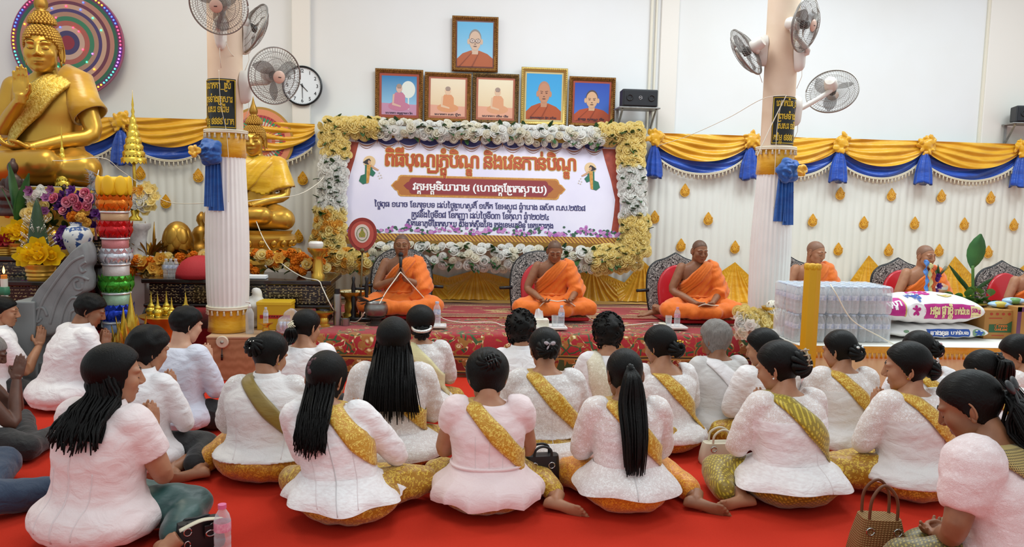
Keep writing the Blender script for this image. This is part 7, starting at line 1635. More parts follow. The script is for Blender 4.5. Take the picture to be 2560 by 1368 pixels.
c = at(345, 618, 7.45); t = thing('white_vase', 'white carved china stand under the tiered umbrella', 'vase', V(c.x, c.y, ZA)); h = at(345, 558, 7.45).z - ZA; m = MB(); m.lathe([(0, 0), (.10, 0), (.10, .02), (.075, .06), (.07, h * .6), (.09, h * .85), (.115, h * .92), (.115, h), (0, h)], 28); m.build('body', M('china_white', 'e6e4e2', .2, var=(14, 'b8b4b4')), t, auto=40)
# ------------------------------------------------------------ paper flower tower
YT = 6.28; bx = at(291, 700, YT); t = thing('paper_flower_tower', 'tall tower of foil petal tiers topped by a yellow wax lotus', 'offering', (bx.x, YT, 0)); zz = lambda y: at(291, y, YT).z; K = pxm(YT)
bands = [(440, 488, 'f2c011', 38, 'top'), (487, 526, 'e07818', 38, 'p'), (526, 552, 'c8a078', 31, 'd'), (552, 592, 'c01c20', 38, 'p'), (592, 622, 'c87878', 30, 'd'), (620, 656, 'd4d8e0', 37, 'p'), (656, 690, 'cfc4c0', 30, 'd'), (688, 728, '3f9a2a', 38, 'p'), (728, 762, '9ab89a', 31, 'd'), (758, 800, '1c3fc0', 37, 'p'), (800, 836, '8a9ab8', 31, 'd'), (832, 880, 'b8862c', 36, 'p')]
for y0, y1, col, hw, kd in bands:
 z0, z1 = zz(y1), zz(y0); R = hw * K; h = z1 - z0; m = MB()
 if kd == 'd':
  m.lathe([(R * .95, z0), (R * .98, z0 + h * .1), (R * .98, z1)], 36); m.build('drum', M('foil_drum_' + col, col, .4, .3, bump=(90, .5, .004)), t)
  m = MB(); m.tube([V(R * math.cos(a), R * math.sin(a), z1 - .012) for a in np.linspace(0, 2 * PI, 37)], .009, 6); m.build('silver_braid', SILVER, t); continue
 if kd == 'top':
  m.lathe([(R * .9, z0), (R * 1.0, z0 + h * .3), (R * 1.0, z0 + h * .7), (R * .9, z1 - h * .05), (R * .7, z1 - h * .1)], 36)
  for k in range(8): a = 2 * PI * k / 8; m.ell((R * .93 * math.cos(a), R * .93 * math.sin(a), z0 + h * .5), (R * .38, R * .14, h * .52), 12, 9, M=Rz(a + PI / 2))
  m.build('wax_lotus', M('wax_yellow', col, .5), t, recalc=False); continue
 for L, (rr, ph) in enumerate(((1.0, 0), (.92, .5))):
  for k in range(9):
   a0 = 2 * PI * (k + ph) / 9
   def pf(u, v, a0=a0, rr=rr, L=L): wv = (u - .5) * 2; hw_ = .36 * (1 - abs(v - .35) ** 1.5 * 2.2) if v < .8 else .36 * .3 * (1 - v) / .2 + .0; a = a0 + wv * max(0, hw_); q = R * rr * (.86 + .22 * math.sin(PI * v) - .05 * wv * wv); return (q * math.cos(a), q * math.sin(a), lerp(z1 - h * .1 * (1 - L), z0 - h * .12 * L, v))
   m.grid(pf, 4, 7)
  for k in range(9):
   a0 = 2 * PI * (k + ph) / 9; u0 = V(math.cos(a0), math.sin(a0), 0); e = V(-u0.y, u0.x, 0); m.add([u0 * R * .98 + e * R * .28 + V(0, 0, z1 - h * .35), u0 * R * .98 - e * R * .28 + V(0, 0, z1 - h * .35), u0 * R * 1.1 + V(0, 0, z1 + h * .05)], [(0, 1, 2)])
 m.lathe([(R * .8, z0), (R * .8, z1)], 24); m.build('petal_tier', M('foil_petal_' + col, col, .22, .55, bump=(30, .5, .01)), t, recalc=False)
m = MB(); m.lathe([(0, 0), (.14, 0), (.14, .03), (.10, .06), (.10, zz(875)), (0, zz(875))], 28); m.build('stand', GOLDF, t, auto=40)
# golden foil cones beside it
for k, (px_, y0, y1, rr) in enumerate(((330, 728, 880, .075), (311, 765, 885, .06), (300, 800, 890, .05), (345, 790, 885, .06))):
 a, b = at(px_, y0, 6.1), at(px_, y1, 6.1); t = thing('foil_cone', ('tallest gold foil cone right of the paper flower tower', 'second gold foil cone, in front of the tower', 'shortest gold foil cone at the tower foot', 'gold foil cone with leaves nearest the gilded tray')[k], 'offering', (b.x, 6.1, 0)); h = a.z
 m = MB(); m.lathe([(0, 0), (rr * .9, 0), (rr, h * .1), (rr * .95, b.z), (rr * .5, lerp(b.z, h, .5)), (0, h)], 10); m.build('cone', GOLDF, t, smooth=False); m = MB()
 for q in range(8): a_ = 2 * PI * q / 8; leaf_mb(m, V(rr * .9 * math.cos(a_), rr * .9 * math.sin(a_), b.z + .02), V(math.cos(a_) * .3, math.sin(a_) * .3, 1), (h - b.z) * .55, .02, -.1)
 m.build('foil_leaves', GOLDF, t, recalc=False)
# ------------------------------------------------------------ stone serpent balustrade
STONE = M('grey_stone', '8f9192', .85, bump=(50, .3, .004), var=(7, '7e8081')); YN = 6.12
t = thing('stone_serpent', 'grey carved stone serpent tail on a plain block at left', 'sculpture', (0, 0, 0))
pts = [(222, 604), (231, 622), (233, 650), (224, 668), (230, 690), (228, 722), (206, 738), (222, 752), (212, 780), (196, 808), (170, 826), (130, 838), (98, 838), (70, 830), (60, 806), (60, 780), (80, 762), (96, 738), (110, 716), (135, 690), (160, 662), (186, 632), (204, 614)]
P = [at(x, y, YN) for x, y in pts]; C_ = sum(P, Vector()) / len(P); O_ = bez([Vector((p.x, 0, p.z)) for p in P + [P[0]]], 92)[:-1]
m = MB(); cx = C_.x; cz = C_.z
m.loft([[V(lerp(p.x, cx, k), YN + y, lerp(p.z, cz, k)) for p in O_] for y, k in ((.10, .06), (.06, .0), (-.05, .0), (-.09, .05), (-.10, .10))]); m.build('body', STONE, t, smooth=True, auto=40)
m = MB()
for line_ in ([(210, 640), (180, 655), (150, 690), (118, 735), (100, 770), (90, 810)], [(222, 700), (190, 690), (165, 715), (140, 760), (125, 810)], [(215, 655), (200, 665), (205, 680), (215, 676)], [(206, 752), (180, 745), (160, 775), (150, 815)], [(196, 775), (178, 780), (172, 808)], [(118, 790), (108, 770), (88, 775), (82, 795), (95, 805), (104, 795)], [(196, 700), (186, 706), (190, 722), (204, 722), (206, 708)]): m.tube(bez([at(x, y, YN - .10) for x, y in line_], 24), .011, 8)
m.build('carved_scrolls', STONE, t)
a, b = at(52, 772, YN), at(108, 772, YN); m = MB(); m.box(((a.x + b.x) / 2, YN + .02, .35), (b.x - a.x, .30, .70)); m.box((b.x + .12, YN + .03, .12), (.9, .26, .24)); m.build('block', M('stone_block', '8a8d8e', .9, bump=(60, .2, .003)), t, smooth=False, bevel=.01)
# candles
def candle(c, h, R, label, lit, col='e8b030'):
 t = thing('candle', label, 'candle', c); m = MB(); m.lathe([(0, 0), (R, 0), (R, h), (R * .8, h), (0, h - .004)], 16); m.build('wax', M('wax_' + col, col, .5), t, auto=40); m = MB(); m.tube([(0, 0, h), (0, 0, h + .012)], .0015, 5); m.build('wick', BLACK, t)
 if lit:
  m = MB(); m.lathe([(0, h + .006), (.007, h + .018), (.009, h + .03), (.005, h + .05), (0, h + .068)], 12); f = NT('flame'); f.p(Emission_Color=lin('ffb050'), Emission_Strength=9.0, Base_Color=lin('ffb050')); m.build('flame', f.mat, t)
c = at(12, 745, 6.05); c.z = .0; zt = at(12, 697, 6.05).z
t = thing('candle_holder', 'white tube candle holder with green trim at the left edge', 'candle holder', (c.x, c.y, 0)); m = MB(); m.lathe([(.05, 0), (.05, .02), (.024, .04), (.024, zt)], 18); m.build('tube', M('holder_white', 'e6ddd0', .4), t, auto=40); m = MB(); m.lathe([(.03, zt - .12), (.034, zt - .10), (.03, zt - .06)], 16, lobes=6, amp=.2); m.build('trim', M('holder_green', '3a7a5a', .5), t)
candle(V(c.x, c.y, zt), .028, .021, 'lit orange candle stub in the white tube holder', True, 'e88a2a')
for k, px_ in enumerate((5, 17, 29)): candle(ztab(px_, 600, 6.85, ZL2), .22, .010, ('leftmost', 'middle', 'rightmost')[k] + ' thin unlit candle behind the red flowers', False)
candle(ztab(137, 688, 6.4, ZL3), .16, .011, 'single thin yellow candle right of the gold flower bowl', False)
bouquet('lotus_flowers', 'pair of dusky pink lotus blooms below the low lacquer table', [(PETALV, 'b', [at(64, 712, 6.35), at(85, 714, 6.35)], .05)], [(at(70, 745, 6.4), V(-.1, 0, 1), .14, .008), (at(82, 745, 6.4), V(.05, 0, 1), .14, .008)], 9)
# ------------------------------------------------------------ gilded tray of spired jars
c = at(420, 800, 6.45); t0 = thing('offering_tray', 'gilded footed tray carrying spired gold jars', 'tray', (c.x, 6.45, 0)); zt = at(420, 792, 6.45).z; R = 66 * pxm(6.45)
m = MB(); m.lathe([(0, 0), (R * .5, 0), (R * .5, .03), (R * .25, zt * .3), (R * .2, zt * .7), (R * .6, zt * .9), (R * .95, zt), (R, zt + .012), (R * .94, zt + .014), (R * .5, zt + .004), (0, zt + .002)], 40); m.build('tray', GOLD, t0, auto=50)
def jar(c, H, label, mat=GOLDF):
 t = thing('spired_jar', label, 'jar', c, 0, 'gold jars on the gilded tray'); m = MB(); m.lathe([(0, 0), (H * .16, 0), (H * .14, H * .04), (H * .22, H * .16), (H * .22, H * .24), (H * .14, H * .34), (0, H * .35)], 20); m.build('jar', mat, t, auto=50); m = MB(); m.lathe([(H * .15, H * .33), (H * .13, H * .42), (H * .06, H * .5), (H * .07, H * .54), (H * .045, H * .6), (H * .05, H * .64), (H * .03, H * .7), (H * .035, H * .74), (H * .012, H * .88), (0, H)], 16); m.build('spired_lid', mat, t)
for k, (dx_, dy_, H, lab) in enumerate(((-.135, .02, .20, 'gold spired jar at the left of the gilded tray'), (-.06, -.05, .19, 'gold spired jar second from left on the gilded tray'), (-.03, .06, .20, 'gold spired jar at the back of the gilded tray'), (.05, -.06, .165, 'low gold spired jar at the front of the gilded tray'), (.13, .03, .20, 'gold spired jar second from right on the gilded tray'), (.16, -.04, .165, 'gold spired jar at the right of the gilded tray'))): jar(V(c.x + dx_, 6.45 + dy_, zt + .006), H, lab)
# ------------------------------------------------------------ things round the left column and the box
def ped_tray(c, R, h, label, name='footed_tray', mat=GOLD, cat='tray'):
 t = thing(name, label, cat, c); m = MB(); m.lathe([(0, 0), (R * .62, 0), (R * .62, h * .12), (R * .45, h * .2), (R * .5, h * .45), (R * .38, h * .6), (R * .5, h * .78), (R * .9, h * .88), (R, h), (R * .94, h * 1.0), (R * .6, h * .92), (0, h * .9)], 36, lobes=0); m.build('pedestal_bowl', mat, t, auto=50); return t
c = on(885, 790, ZP + .012); c = V(c.x, 7.35, ZP + .03); h = at(882, 728, 7.35).z - c.z; ped_tray(c, 36 * pxm(7.35), h, 'tall gold footed tray of petals left of the first monk')
t = thing('popped_rice', 'heap of pale petals and popped rice in the tall gold tray', 'offering', c + V(0, 0, h * .9)); m = MB(); rd2 = random.Random(3); q = 36 * pxm(7.35)
for k in range(120): a, rr = rd2.uniform(0, 6.28), rd2.random() ** .6 * q * .8; m.ell((rr * math.cos(a), rr * math.sin(a), .012 + (1 - rr / q) * .02), (.012, .009, .007), 6, 4, M=Rz(a))
tag(m.build('petals', M('popped_petal', 'ecdcae', .7), t, recalc=False), kind='stuff')
c = V(at(797, 690, 7.5).x, 7.4, ZA); c = V(at(797, 690, 7.4).x, 7.2, 0)
zt = at(795, 620, 7.2).z; ped_tray(V(at(795, 620, 7.2).x, 7.2, ZA), 26 * pxm(7.2), zt - ZA, 'gold footed tray at the right end of the lacquer altar table')
m = MB(); c = V(at(790, 620, 7.2).x, 7.2, zt - .002); m.lathe([(0, 0), (.055, 0), (.066, .02), (.066, .045), (.055, .06), (0, .064)], 28, c); tag(m.build('white_box', M('round_white', 'f0ece6', .4), auto=30), 'round white tin on the gold tray beside the yellow roses', 'tin')
# monk's ceremonial fan on its stand
c0 = at(900, 760, 7.25); t = thing('ceremonial_fan', 'round maroon ceremonial fan with white centre on a tall rod', 'fan', (c0.x, 7.25, ZP + .015)); zc_ = at(906, 588, 7.25).z - ZP - .015; K = pxm(7.25); dx_ = at(906, 588, 7.25).x - c0.x
shp = lambda k: [(dx_ + 35 * K * k * math.cos(a) * (1 + .10 * math.sin(a)), zc_ + (43 if math.sin(a) > 0 else 40) * K * k * math.sin(a)) for a in np.linspace(0, 2 * PI, 48, endpoint=False)]
m = MB(); m.prism(shp(1), .02, (0, .01, 0)); m.build('blade', M('fan_maroon', 'a33a30', .5, var=(20, '8c2c26')), t, auto=40); m = MB(); m.prism(shp(.8), .003, (0, -.012, 0)); m.build('inner_ring', M('fan_brick', 'c4584a', .5), t, smooth=False)
m = MB(); m.prism([(dx_ + (x - dx_) * .95, z) for x, z in shp(.55)], .003, (0, -.016, .012)); m.build('white_centre', M('fan_ivory', 'e8ddd0', .5), t, smooth=False)
m = MB()
for k in range(26): a = 2 * PI * k / 26; m.ell((dx_ + 13 * K * math.cos(a), -.021, zc_ + .012 + 16 * K * math.sin(a)), (.004, .003, .006), 6, 4, M=Ry(-a))
m.build('emblem_ring', M('emblem_green', '5a7a4a', .5), t, recalc=False); m = MB(); m.prism([(dx_ + x * K, zc_ + .012 + z * K) for x, z in ((-7, -8), (7, -8), (8, 0), (3, 8), (0, 16), (-3, 8), (-8, 0))], .002, (0, -.0195, 0)); m.build('emblem_crest', M('emblem_crest', 'c8a838', .5, var=(90, '4a8a4a')), t, smooth=False)
m = MB(); m.tube([V(0, 0, .02), V(dx_, 0, zc_ - 40 * K)], .009, 10); m.ell((dx_, -.012, zc_ - 38 * K), (.022, .012, .022), 12, 8); m.build('rod', M('fan_rod', '6a5a3a', .35, .6), t)
m = MB()
for x in (-.06, .06): m.lathe([(.0, 0), (.035, 0), (.035, .03), (.02, .05), (.028, .08), (.016, .12), (.022, .2), (.014, .24), (.022, .3), (.012, .36), (.018, .40), (0, .42)], 14, (x, 0, 0))
m.box((0, 0, .02), (.2, .12, .03)); m.box((0, 0, .30), (.14, .02, .025)); m.build('stand', M('turned_black', '1c1a1c', .35), t)
# silver begging bowl
c = on(940, 812, ZP + .012); c.z = ZP + .014; K = pxm(c.y); t = thing('alms_bowl', 'silver water bowl on a turned foot before the first monk', 'bowl', c); R = 30 * K; h = (at(940, 756, c.y).z - c.z)
m = MB(); m.lathe([(R * .72, h * .38), (R * .92, h * .5), (R, h * .68), (R * .96, h * .85), (R * .84, h * .97), (R * .86, h), (R * .8, h * .98), (R * .8, h * .86), (0, h * .6)], 40); m.lathe([(0, h * .36), (R * .74, h * .38), (R * .6, h * .34)], 40); m.build('bowl', M('worn_silver', '8f8c88', .3, .9, bump=(8, .1)), t, auto=60)
m = MB(); m.lathe([(0, 0), (R * .82, 0), (R * .84, h * .03), (R * .5, h * .08), (R * .36, h * .17), (R * .5, h * .28), (R * .8, h * .34), (R * .7, h * .37), (0, h * .37)], 36); m.build('turned_foot', M('foot_metal', '6a645e', .4, .8), t, auto=50)
t = thing('holy_whisk', 'dark straw water whisk lying across the silver bowl', 'whisk', c + V(-R * .5, -.02, h * 1.0)); m = MB(); rd2 = random.Random(6); m.tube([(.12, 0, .05), (0, 0, .01)], .007, 6)
for k in range(46): m.tube([(0, 0, .01), (-.09 + rd2.uniform(-.03, .02), rd2.uniform(-.05, .05), .01 + rd2.uniform(-.03, .05))], .0016, 4)
m.build('straw', M('straw_dark', '3a2c22', .8), t, recalc=False)
# flask
c = at(843, 790, 7.02); c.z = ZP + .013; K = pxm(c.y); t = thing('steel_flask', 'tall stainless steel vacuum flask beside the lacquer table', 'flask', c); R = 9.5 * K; h = at(842, 722, c.y).z - c.z
m = MB(); m.lathe([(0, 0), (R, 0), (R, h * .8), (R * .92, h * .86), (0, h * .86)], 28); m.build('body', M('brushed_steel', 'a8a6a4', .3, .9), t, auto=40); m = MB(); m.lathe([(0, h * .86), (R * .7, h * .86), (R * .72, h), (0, h)], 20); m.build('stopper', BLACK, t, auto=40)
c = at(864, 790, 7.0); m = MB(); m.lathe([(0, 0), (.034, 0), (.038, .06), (.035, .06), (.03, .01), (0, .008)], 24, V(c.x, c.y, ZP + .014)); tag(m.build('steel_cup', M('brushed_steel', 'a8a6a4'), auto=40), 'small steel cup beside the vacuum flask', 'cup')
ped_tray(V(at(812, 770, 7.0).x, 6.95, ZP + .012), .085, .13, 'small gold footed bowl under the right end of the lacquer table')
c = V(at(690, 800, 6.85).x, 6.86, ZP + .008); w_ = 80 * pxm(6.85); h = at(690, 760, 6.8).z - c.z
t = thing('yellow_carton', 'yellow cardboard carton with red band on the platform by the left column', 'box', c); m = MB(); m.box((0, 0, h / 2), (w_, .2, h)); m.build('carton', M('carton_yellow', 'd9a510', .6), t, smooth=False, bevel=.004); m = MB(); m.box((0, 0, h + .006), (w_ + .01, .21, .03)); m.build('lid', M('carton_lid', 'e2b41c', .5), t, smooth=False, bevel=.004)
m = MB(); m.box((.01, -.102, h * .52), (w_ * .9, .002, .03)); m.build('red_band', M('band_red', 'b8201c', .5), t, smooth=False); text_mb('OW FA E OP', (-w_ * .3, -.1035, h * .5), (1, 0, 0), (0, 0, 1), width=w_ * .6, height=.012, off=.02).build('lettering', BLACK, t, smooth=False, recalc=False)
c = V(at(623, 820, 6.58).x, 6.60, ZP + .008); t = thing('pump_bottle', 'clear hand sanitizer pump bottle beside the column base', 'bottle', c); h = at(623, 770, 6.6).z - c.z
m = MB(); m.lathe([(0, 0), (.032, 0), (.034, .01), (.034, h * .8), (.02, h * .95), (.012, h)], 24); m.build('body', plastic_clear('gel_plastic', 'd8d8d8', .35), t, auto=50); m = MB(); m.tube([(0, 0, h), (0, 0, h + .03)], [.014, .010], 12); m.tube([(0, 0, h + .035), (.0, -.0, h + .05), (-.03, -.01, h + .048)], .006, 8); m.build('pump', WHITE, t)
c = V(at(664, 830, 6.55).x, 6.56, ZP + .008); h = at(664, 806, 6.56).z - c.z; ped_tray(c, 18 * pxm(6.56), h, 'small gold footed dish holding a bottle on the wood box'); bottle(c + V(0, 0, h * .9), .135, 'small water bottle standing on the gold footed dish')
t = thing('plastic_bag', 'clear plastic bag of small bottles beside the yellow carton', 'bag', V(at(718, 815, 6.6).x, 6.62, ZP + .008)); m = MB(); m.ell((0, 0, .07), (.10, .07, .08), 20, 14); m.ell((.04, 0, .14), (.07, .04, .07), 16, 10); me = evalmods(m.mesh('x'), .012, 1); noisy(me, .03, 16, 3.3, zmin=0.004); link('film', me, plastic_clear('bag_film', 'e2e4ea', .22, .15), t)
m = MB()
for k in range(4): m.tube([(-.05 + .03 * k, -.02, .02), (-.05 + .03 * k, -.02, .10)], .013, 10)
m.build('contents', LABL, t); c = V(at(635, 770, 6.9).x, 6.95, ZP); t = thing('rice_sack', 'knotted white cloth bundle behind the column base', 'bundle', c); m = MB(); m.ell((0, 0, .16), (.10, .09, .13), 18, 12); m.ell((0.01, 0, .30), (.04, .04, .05), 12, 8); m.ell((0, 0, .03), (.12, .1, .035), 16, 8); me = evalmods(m.mesh('x'), .012, 2); noisy(me, .02, 14, 1.0, zmin=.002); link('cloth', me, M('bundle_white', 'e6e2dc', .8), t)
# ------------------------------------------------------------ offering table at the right
ZTB = .48; A_, B_, C_ = on(1887, 822, ZTB), on(2000, 863, ZTB), on(2700, 872, ZTB); YBK = 7.0
t = thing('offering_table', 'long table with pleated cream skirt and gold tassel fringe at right', 'table', (B_.x, B_.y, 0)); o_ = V(B_.x, B_.y, 0)
m = MB(); m.prism([(A_.x, A_.y), (B_.x, B_.y), (C_.x, C_.y), (C_.x, 6.85), (rc.x + .22, 6.85), (rc.x + .22, 6.48), (A_.x + .06, 6.48)], .02, V(0, 0, ZTB - .022) - o_, (1, 0, 0), (0, 1, 0)); m.build('table_top', M('table_white', 'efece4', .6), t, smooth=False)
edge = [A_, B_, C_]; path = []
for a, b in zip(edge, edge[1:]):
 n = int((b - a).length / .012); path += [a + (b - a) * (k / n) for k in range(n)]
path.append(C_); nr = []
for k, p in enumerate(path): d = (path[min(k + 1, len(path) - 1)] - path[max(k - 1, 0)]).normalized(); nr.append(V(d.y, -d.x, 0))
def edgegrid(z0, z1, off, amp, wl, name, mt):
 m = MB(); N = len(path) - 1
 m.grid(lambda u, v: path[int(round(u * N))] * 1.0 - V(0, 0, ZTB) + nr[int(round(u * N))] * (off + amp * math.sin(int(round(u * N)) * .012 / wl * 2 * PI) * (.5 + .5 * v)) + V(0, 0, lerp(z0, z1, v)) - o_, N, 5); return m.build(name, mt, t, recalc=False)
edgegrid(ZTB - .02, .01, .012, .010, .075, 'pleated_skirt', M('table_skirt', 'f0e2b4', .7, var=(8, 'e6d4a0'))); edgegrid(ZTB, ZTB - .05, .026, .003, .03, 'gold_edging', satin('edging_gold', 'd99a1c', 'e8b43a'))
FT = M('fringe_gold', 'e0a020', .6); m = MB()
for k in range(2, len(path), 3): m.lathe([(.004, 0), (.011, -.045), (0, -.045)], 6, path[k] + nr[k] * .03 - V(0, 0, .045) - o_)
m.build('tassel_fringe', FT, t, recalc=False)
# bottled water
FILM = plastic_clear('shrink_film', 'f6f9fc', .17, .12); h_ = .222; Rb = .031; proto = None; pk0 = on(1960, 842, ZTB); ang = 0.0
WAT2 = plastic_clear('pet_plastic', 'f2f6fa', .26, .12)
def pack(loc, lab, full):
 t = thing('water_pack', lab, 'water pack', loc, ang, 'shrink-wrapped water packs on the offering table')
 for i in range(4):
  for j in range(3):
   b_ = bpy.data.objects.new('water_bottle', PB[0]); COL.objects.link(b_); b_.parent = t; b_.location = ((i - 1.5) * .0645, (j - 1) * .0645, .001)
   if full:
    for me, nm in zip(PB[1:], ('cap', 'label_wrap')): q = bpy.data.objects.new(nm, me); COL.objects.link(q); q.parent = b_
 m = MB(); m.box((0, 0, h_ * .5), (.262, .197, h_ - .004)); f = m.build('shrink_film', FILM, t, bevel=.025, seg=3)
PB = []
for mb_, mt in zip(bottle_parts(h_ - .006, Rb, None, None), (WAT2, CAPB, LABL)):
 bm = mb_.mesh('water_bottle'); bm.materials.append(mt); bm.polygons.foreach_set('use_smooth', [True] * len(bm.polygons)); PB.append(bm)
fx = on(1958, 846, ZTB).x; fy = on(2100, 857, ZTB).y
for L in range(2):
 for j in range(2):
  for i in range(3): pack(V(fx + .135 + i * .268, fy + .105 + j * .203, ZTB + L * h_ + .001), '%s shrink-wrapped water pack of the %s %s row' % (('left', 'middle', 'right')[i], ('lower', 'upper')[L], ('front', 'back')[j]), L == 1 or j == 0)
# yellow candle post
c = on(2020, 960, 0); c = V(at(2018, 900, 5.42).x, 5.42, 0); K = pxm(5.42); t = thing('candle_post', 'thick yellow candle post standing before the bottled water', 'candle', c); R = 22 * K; zt = at(2020, 672, 5.4).z
m = MB(); m.lathe([(0, 0), (R, 0), (R, zt), (0, zt)], 8); m.build('post', M('candle_yellow', 'd9a40c', .5), t, smooth=False, bevel=.004)
m = MB()
for k in range(8): a = 2 * PI * (k + .5) / 8; m.ell((R * .72 * math.cos(a), R * .72 * math.sin(a), zt + .004), (.042, .014, .034), 10, 7, M=Rz(a + PI / 2) @ Rx(.25))
m.lathe([(R * .8, zt - .01), (R * .75, zt + .03), (0, zt + .03)], 16); m.build('petal_crown', M('candle_yellow', 'd9a40c'), t, recalc=False)
m = MB(); z0, z1 = at(2015, 985, 5.4).z, at(2015, 936, 5.4).z; m.lathe([(R * 1.06, z0), (R * 1.06, z1)], 8, cap=False); m.build('paper_band', M('paper_pink', 'ecd2d0', .7), t, smooth=False)
text_mb('แนะนำ', (-R * .8, -R * 1.075, lerp(z0, z1, .55)), (1, 0, 0), (0, 0, 1), width=R * 1.5, off=.02).build('lettering', M('ink_red', '8a2a3a', .6), t, smooth=False, recalc=False)
# rice sacks
def sack(x0, x1, yb, yt, Y, D, lab, deco, z0):
 a, b = at(x0, yb, Y), at(x1, yb, Y); w_ = b.x - a.x; H = at((x0 + x1) / 2, yt, Y).z - z0; H = max(.12, H); t = thing('rice_sack', lab, 'sack', ((a.x + b.x) / 2, Y + D / 2, z0))
 def S(u, v, up=1, lift=0.0):
  th = (v + 1) / 2 * PI; ku = max(0, 1 - abs(u) ** 4.5) ** .42; cy, sz = math.cos(th), math.sin(th); cy = abs(cy) ** .75 * np.sign(cy); sz = abs(sz) ** .8 * np.sign(sz)
  hh = H * (.5 + .06 * math.sin(u * 3 + 1)); wr = .004 * math.sin(u * 23 + v * 5) * ku
  return V(u * w_ / 2, -(D / 2 * (.82 + .18 * ku) + lift + wr) * cy, max(.002, H * .47 + (hh * ku + lift + wr) * sz * (1 if sz > 0 else .9)))
 m = MB(); m.grid(lambda u, v: S(2 * u - 1, lerp(-3, 1, v)), 44, 48); m.build('sack', M('woven_white', 'f0eeec', .45, bump=(50, .25, .004)), t)
 # S restricted to the front: v from -1 (near seam) upwards
 def patch(nm, mt, u0, u1, v0, v1, shape_=None, lift=.003):
  m = MB()
  if shape_ is None: m.grid(lambda u, v: S(lerp(u0, u1, u), lerp(v0, v1, v), 1, lift), 20, 8)
  else: cu, cv_ = (u0 + u1) / 2, (v0 + v1) / 2; pts = [S(cu + (u1 - u0) / 2 * p[0], cv_ + (v1 - v0) / 2 * p[1], 1, lift) for p in shape_]; m.add([S(cu, cv_, 1, lift)] + pts, [(0, k + 1, (k + 1) % len(pts) + 1) for k in range(len(pts))])
  m.build(nm, mt, t, recalc=False)
 def txt(s, u0, u1, v, mt, off=.03, ht=.5):
  _, tw = shape(s); vw = (u1 - u0) * w_ / D * .9; mm = text_mb(s, (0, 0, 0), (1, 0, 0), (0, 0, 1), width=1.0, off=off); mm.v = [S(lerp(u0, u1, p[0]), v + p[2] * vw * ht * 2, 1, .0065) for p in mm.v]; mm.build('lettering', mt, t, smooth=False, recalc=False)
 deco(patch, txt); return t, H
MAG = M('ink_magenta', 'c01f86', .5); INKB = M('ink_blue', '2050a8', .5); INKW = M('ink_white', 'f6f2f4', .5); INKC = M('ink_cream', 'f0e8a8', .5); INKG = M('ink_green', '7a9a7a', .5); GOLDI = M('ink_gold', 'c8b060', .5)
lot = [((.35 + .65 * abs(math.cos(2.5 * (a - PI / 2))) ** .7) * math.cos(a), (.35 + .65 * abs(math.cos(2.5 * (a - PI / 2))) ** .7) * math.sin(a)) for a in np.linspace(0, 2 * PI, 60, endpoint=False)]; cir = el(0, 0, 1, 1)
def d_low(P, T):
 P('blue_panel', INKB, -.28, .56, -1.25, -.72); T('នាងខុន', -.22, .14, -1.08, INKW, .03, .62); T('បាត់ដំបង', .18, .52, -1.04, INKW, .03, .60); P('round_crest', INKG, .62, .88, -1.3, -.65, cir, .003); P('lotus_crest', INKB, .66, .84, -1.2, -.75, lot, .005); P('green_leaf', INKG, -.72, -.62, -1.0, -.75, cir)
def d_up(P, T):
 P('magenta_corner', MAG, -.93, -.58, -1.2, -.25); P('gold_edge', GOLDI, -.585, -.56, -1.22, -.25); P('magenta_band', MAG, -.22, .74, -1.25, -.72); T('អង្ករ', -.12, .06, -1.05, INKC, .04, .7); T('ផ្កាខ្ញី', .10, .30, -1.05, INKC, .04, .7); T('បាត់ដំបង', .33, .62, -1.05, INKC, .04, .66)
 P('weight_box', INKC, .66, .86, -1.22, -.76, None, .0045); T('50kg', .68, .84, -1.0, MAG, .03, .7); T('NET WEIGHT', .68, .84, -1.14, MAG, .01, .5); P('white_oval', INKW, -.54, -.20, -1.25, -.68, cir, .0045); P('lotus_crest', MAG, -.46, -.3, -1.15, -.76, lot, .006)
 P('lotus_print', MAG, -.28, .12, -.25, .15, lot); P('shrimp_print', GOLDI,   .15, .45, -.42, -.12, [(p[0], p[1] * .5 + .4 * p[0] * p[0] - .2) for p in cir]); T('មួយ ២៤', -.46, -.24, -.30, INKB, .03, .8); T('ខ្មែរ', -.36, -.2, -.44, INKB, .03, .8); T('បុប្ផា', -.88, -.64, -.75, INKW, .04, .8); P('magenta_mark', MAG, .6, .85, .1, .45, lot)
YS_ = 5.86; t1_, H1_ = sack(2222, 2478, 862, 824, YS_, .46, 'white rice sack with blue printed panel, lowest of the two', d_low, ZTB); t2_, H2_ = sack(2206, 2470, 812, 742, YS_ - .0, .48, 'white and magenta 50kg rice sack lying on the other sack', d_up, ZTB + H1_ * .97)
# cartons
CARD = M('cardboard', 'b07c3c', .7, var=(5, 'a57238')); 
def carton(px0, px1, pyb, pyt, Y, D, lab, deco):
 a, b = at(px0, pyb, Y), at(px1, pyb, Y); z1 = at(px0, pyt, Y).z; t = thing('carton', lab, 'box', ((a.x + b.x) / 2, Y + D / 2, ZTB)); w_, h_ = b.x - a.x, z1 - ZTB; m = MB(); m.box((0, 0, h_ / 2), (w_, D, h_)); m.build('carton', CARD, t, smooth=False, bevel=.004)
 def quad(nm, mt, pts, l=.002): m = MB(); m.add([(x * w_ / 2, -D / 2 - l, z * h_) for x, z in pts], [tuple(range(len(pts)))]); m.build(nm, mt, t, smooth=False, recalc=False)
 def tx(s, x, z, wd, mt): text_mb(s, (x * w_ / 2, -D / 2 - .004, z * h_), (1, 0, 0), (0, 0, 1), width=wd * w_ / 2, off=.03).build('lettering', mt, t, smooth=False, recalc=False)
 deco(quad, tx); m = MB(); m.box((0, 0, h_ + .002), (.04, D * .98, .004)); m.build('tape', M('box_tape', 'c8a468', .3), t, smooth=False); return z1
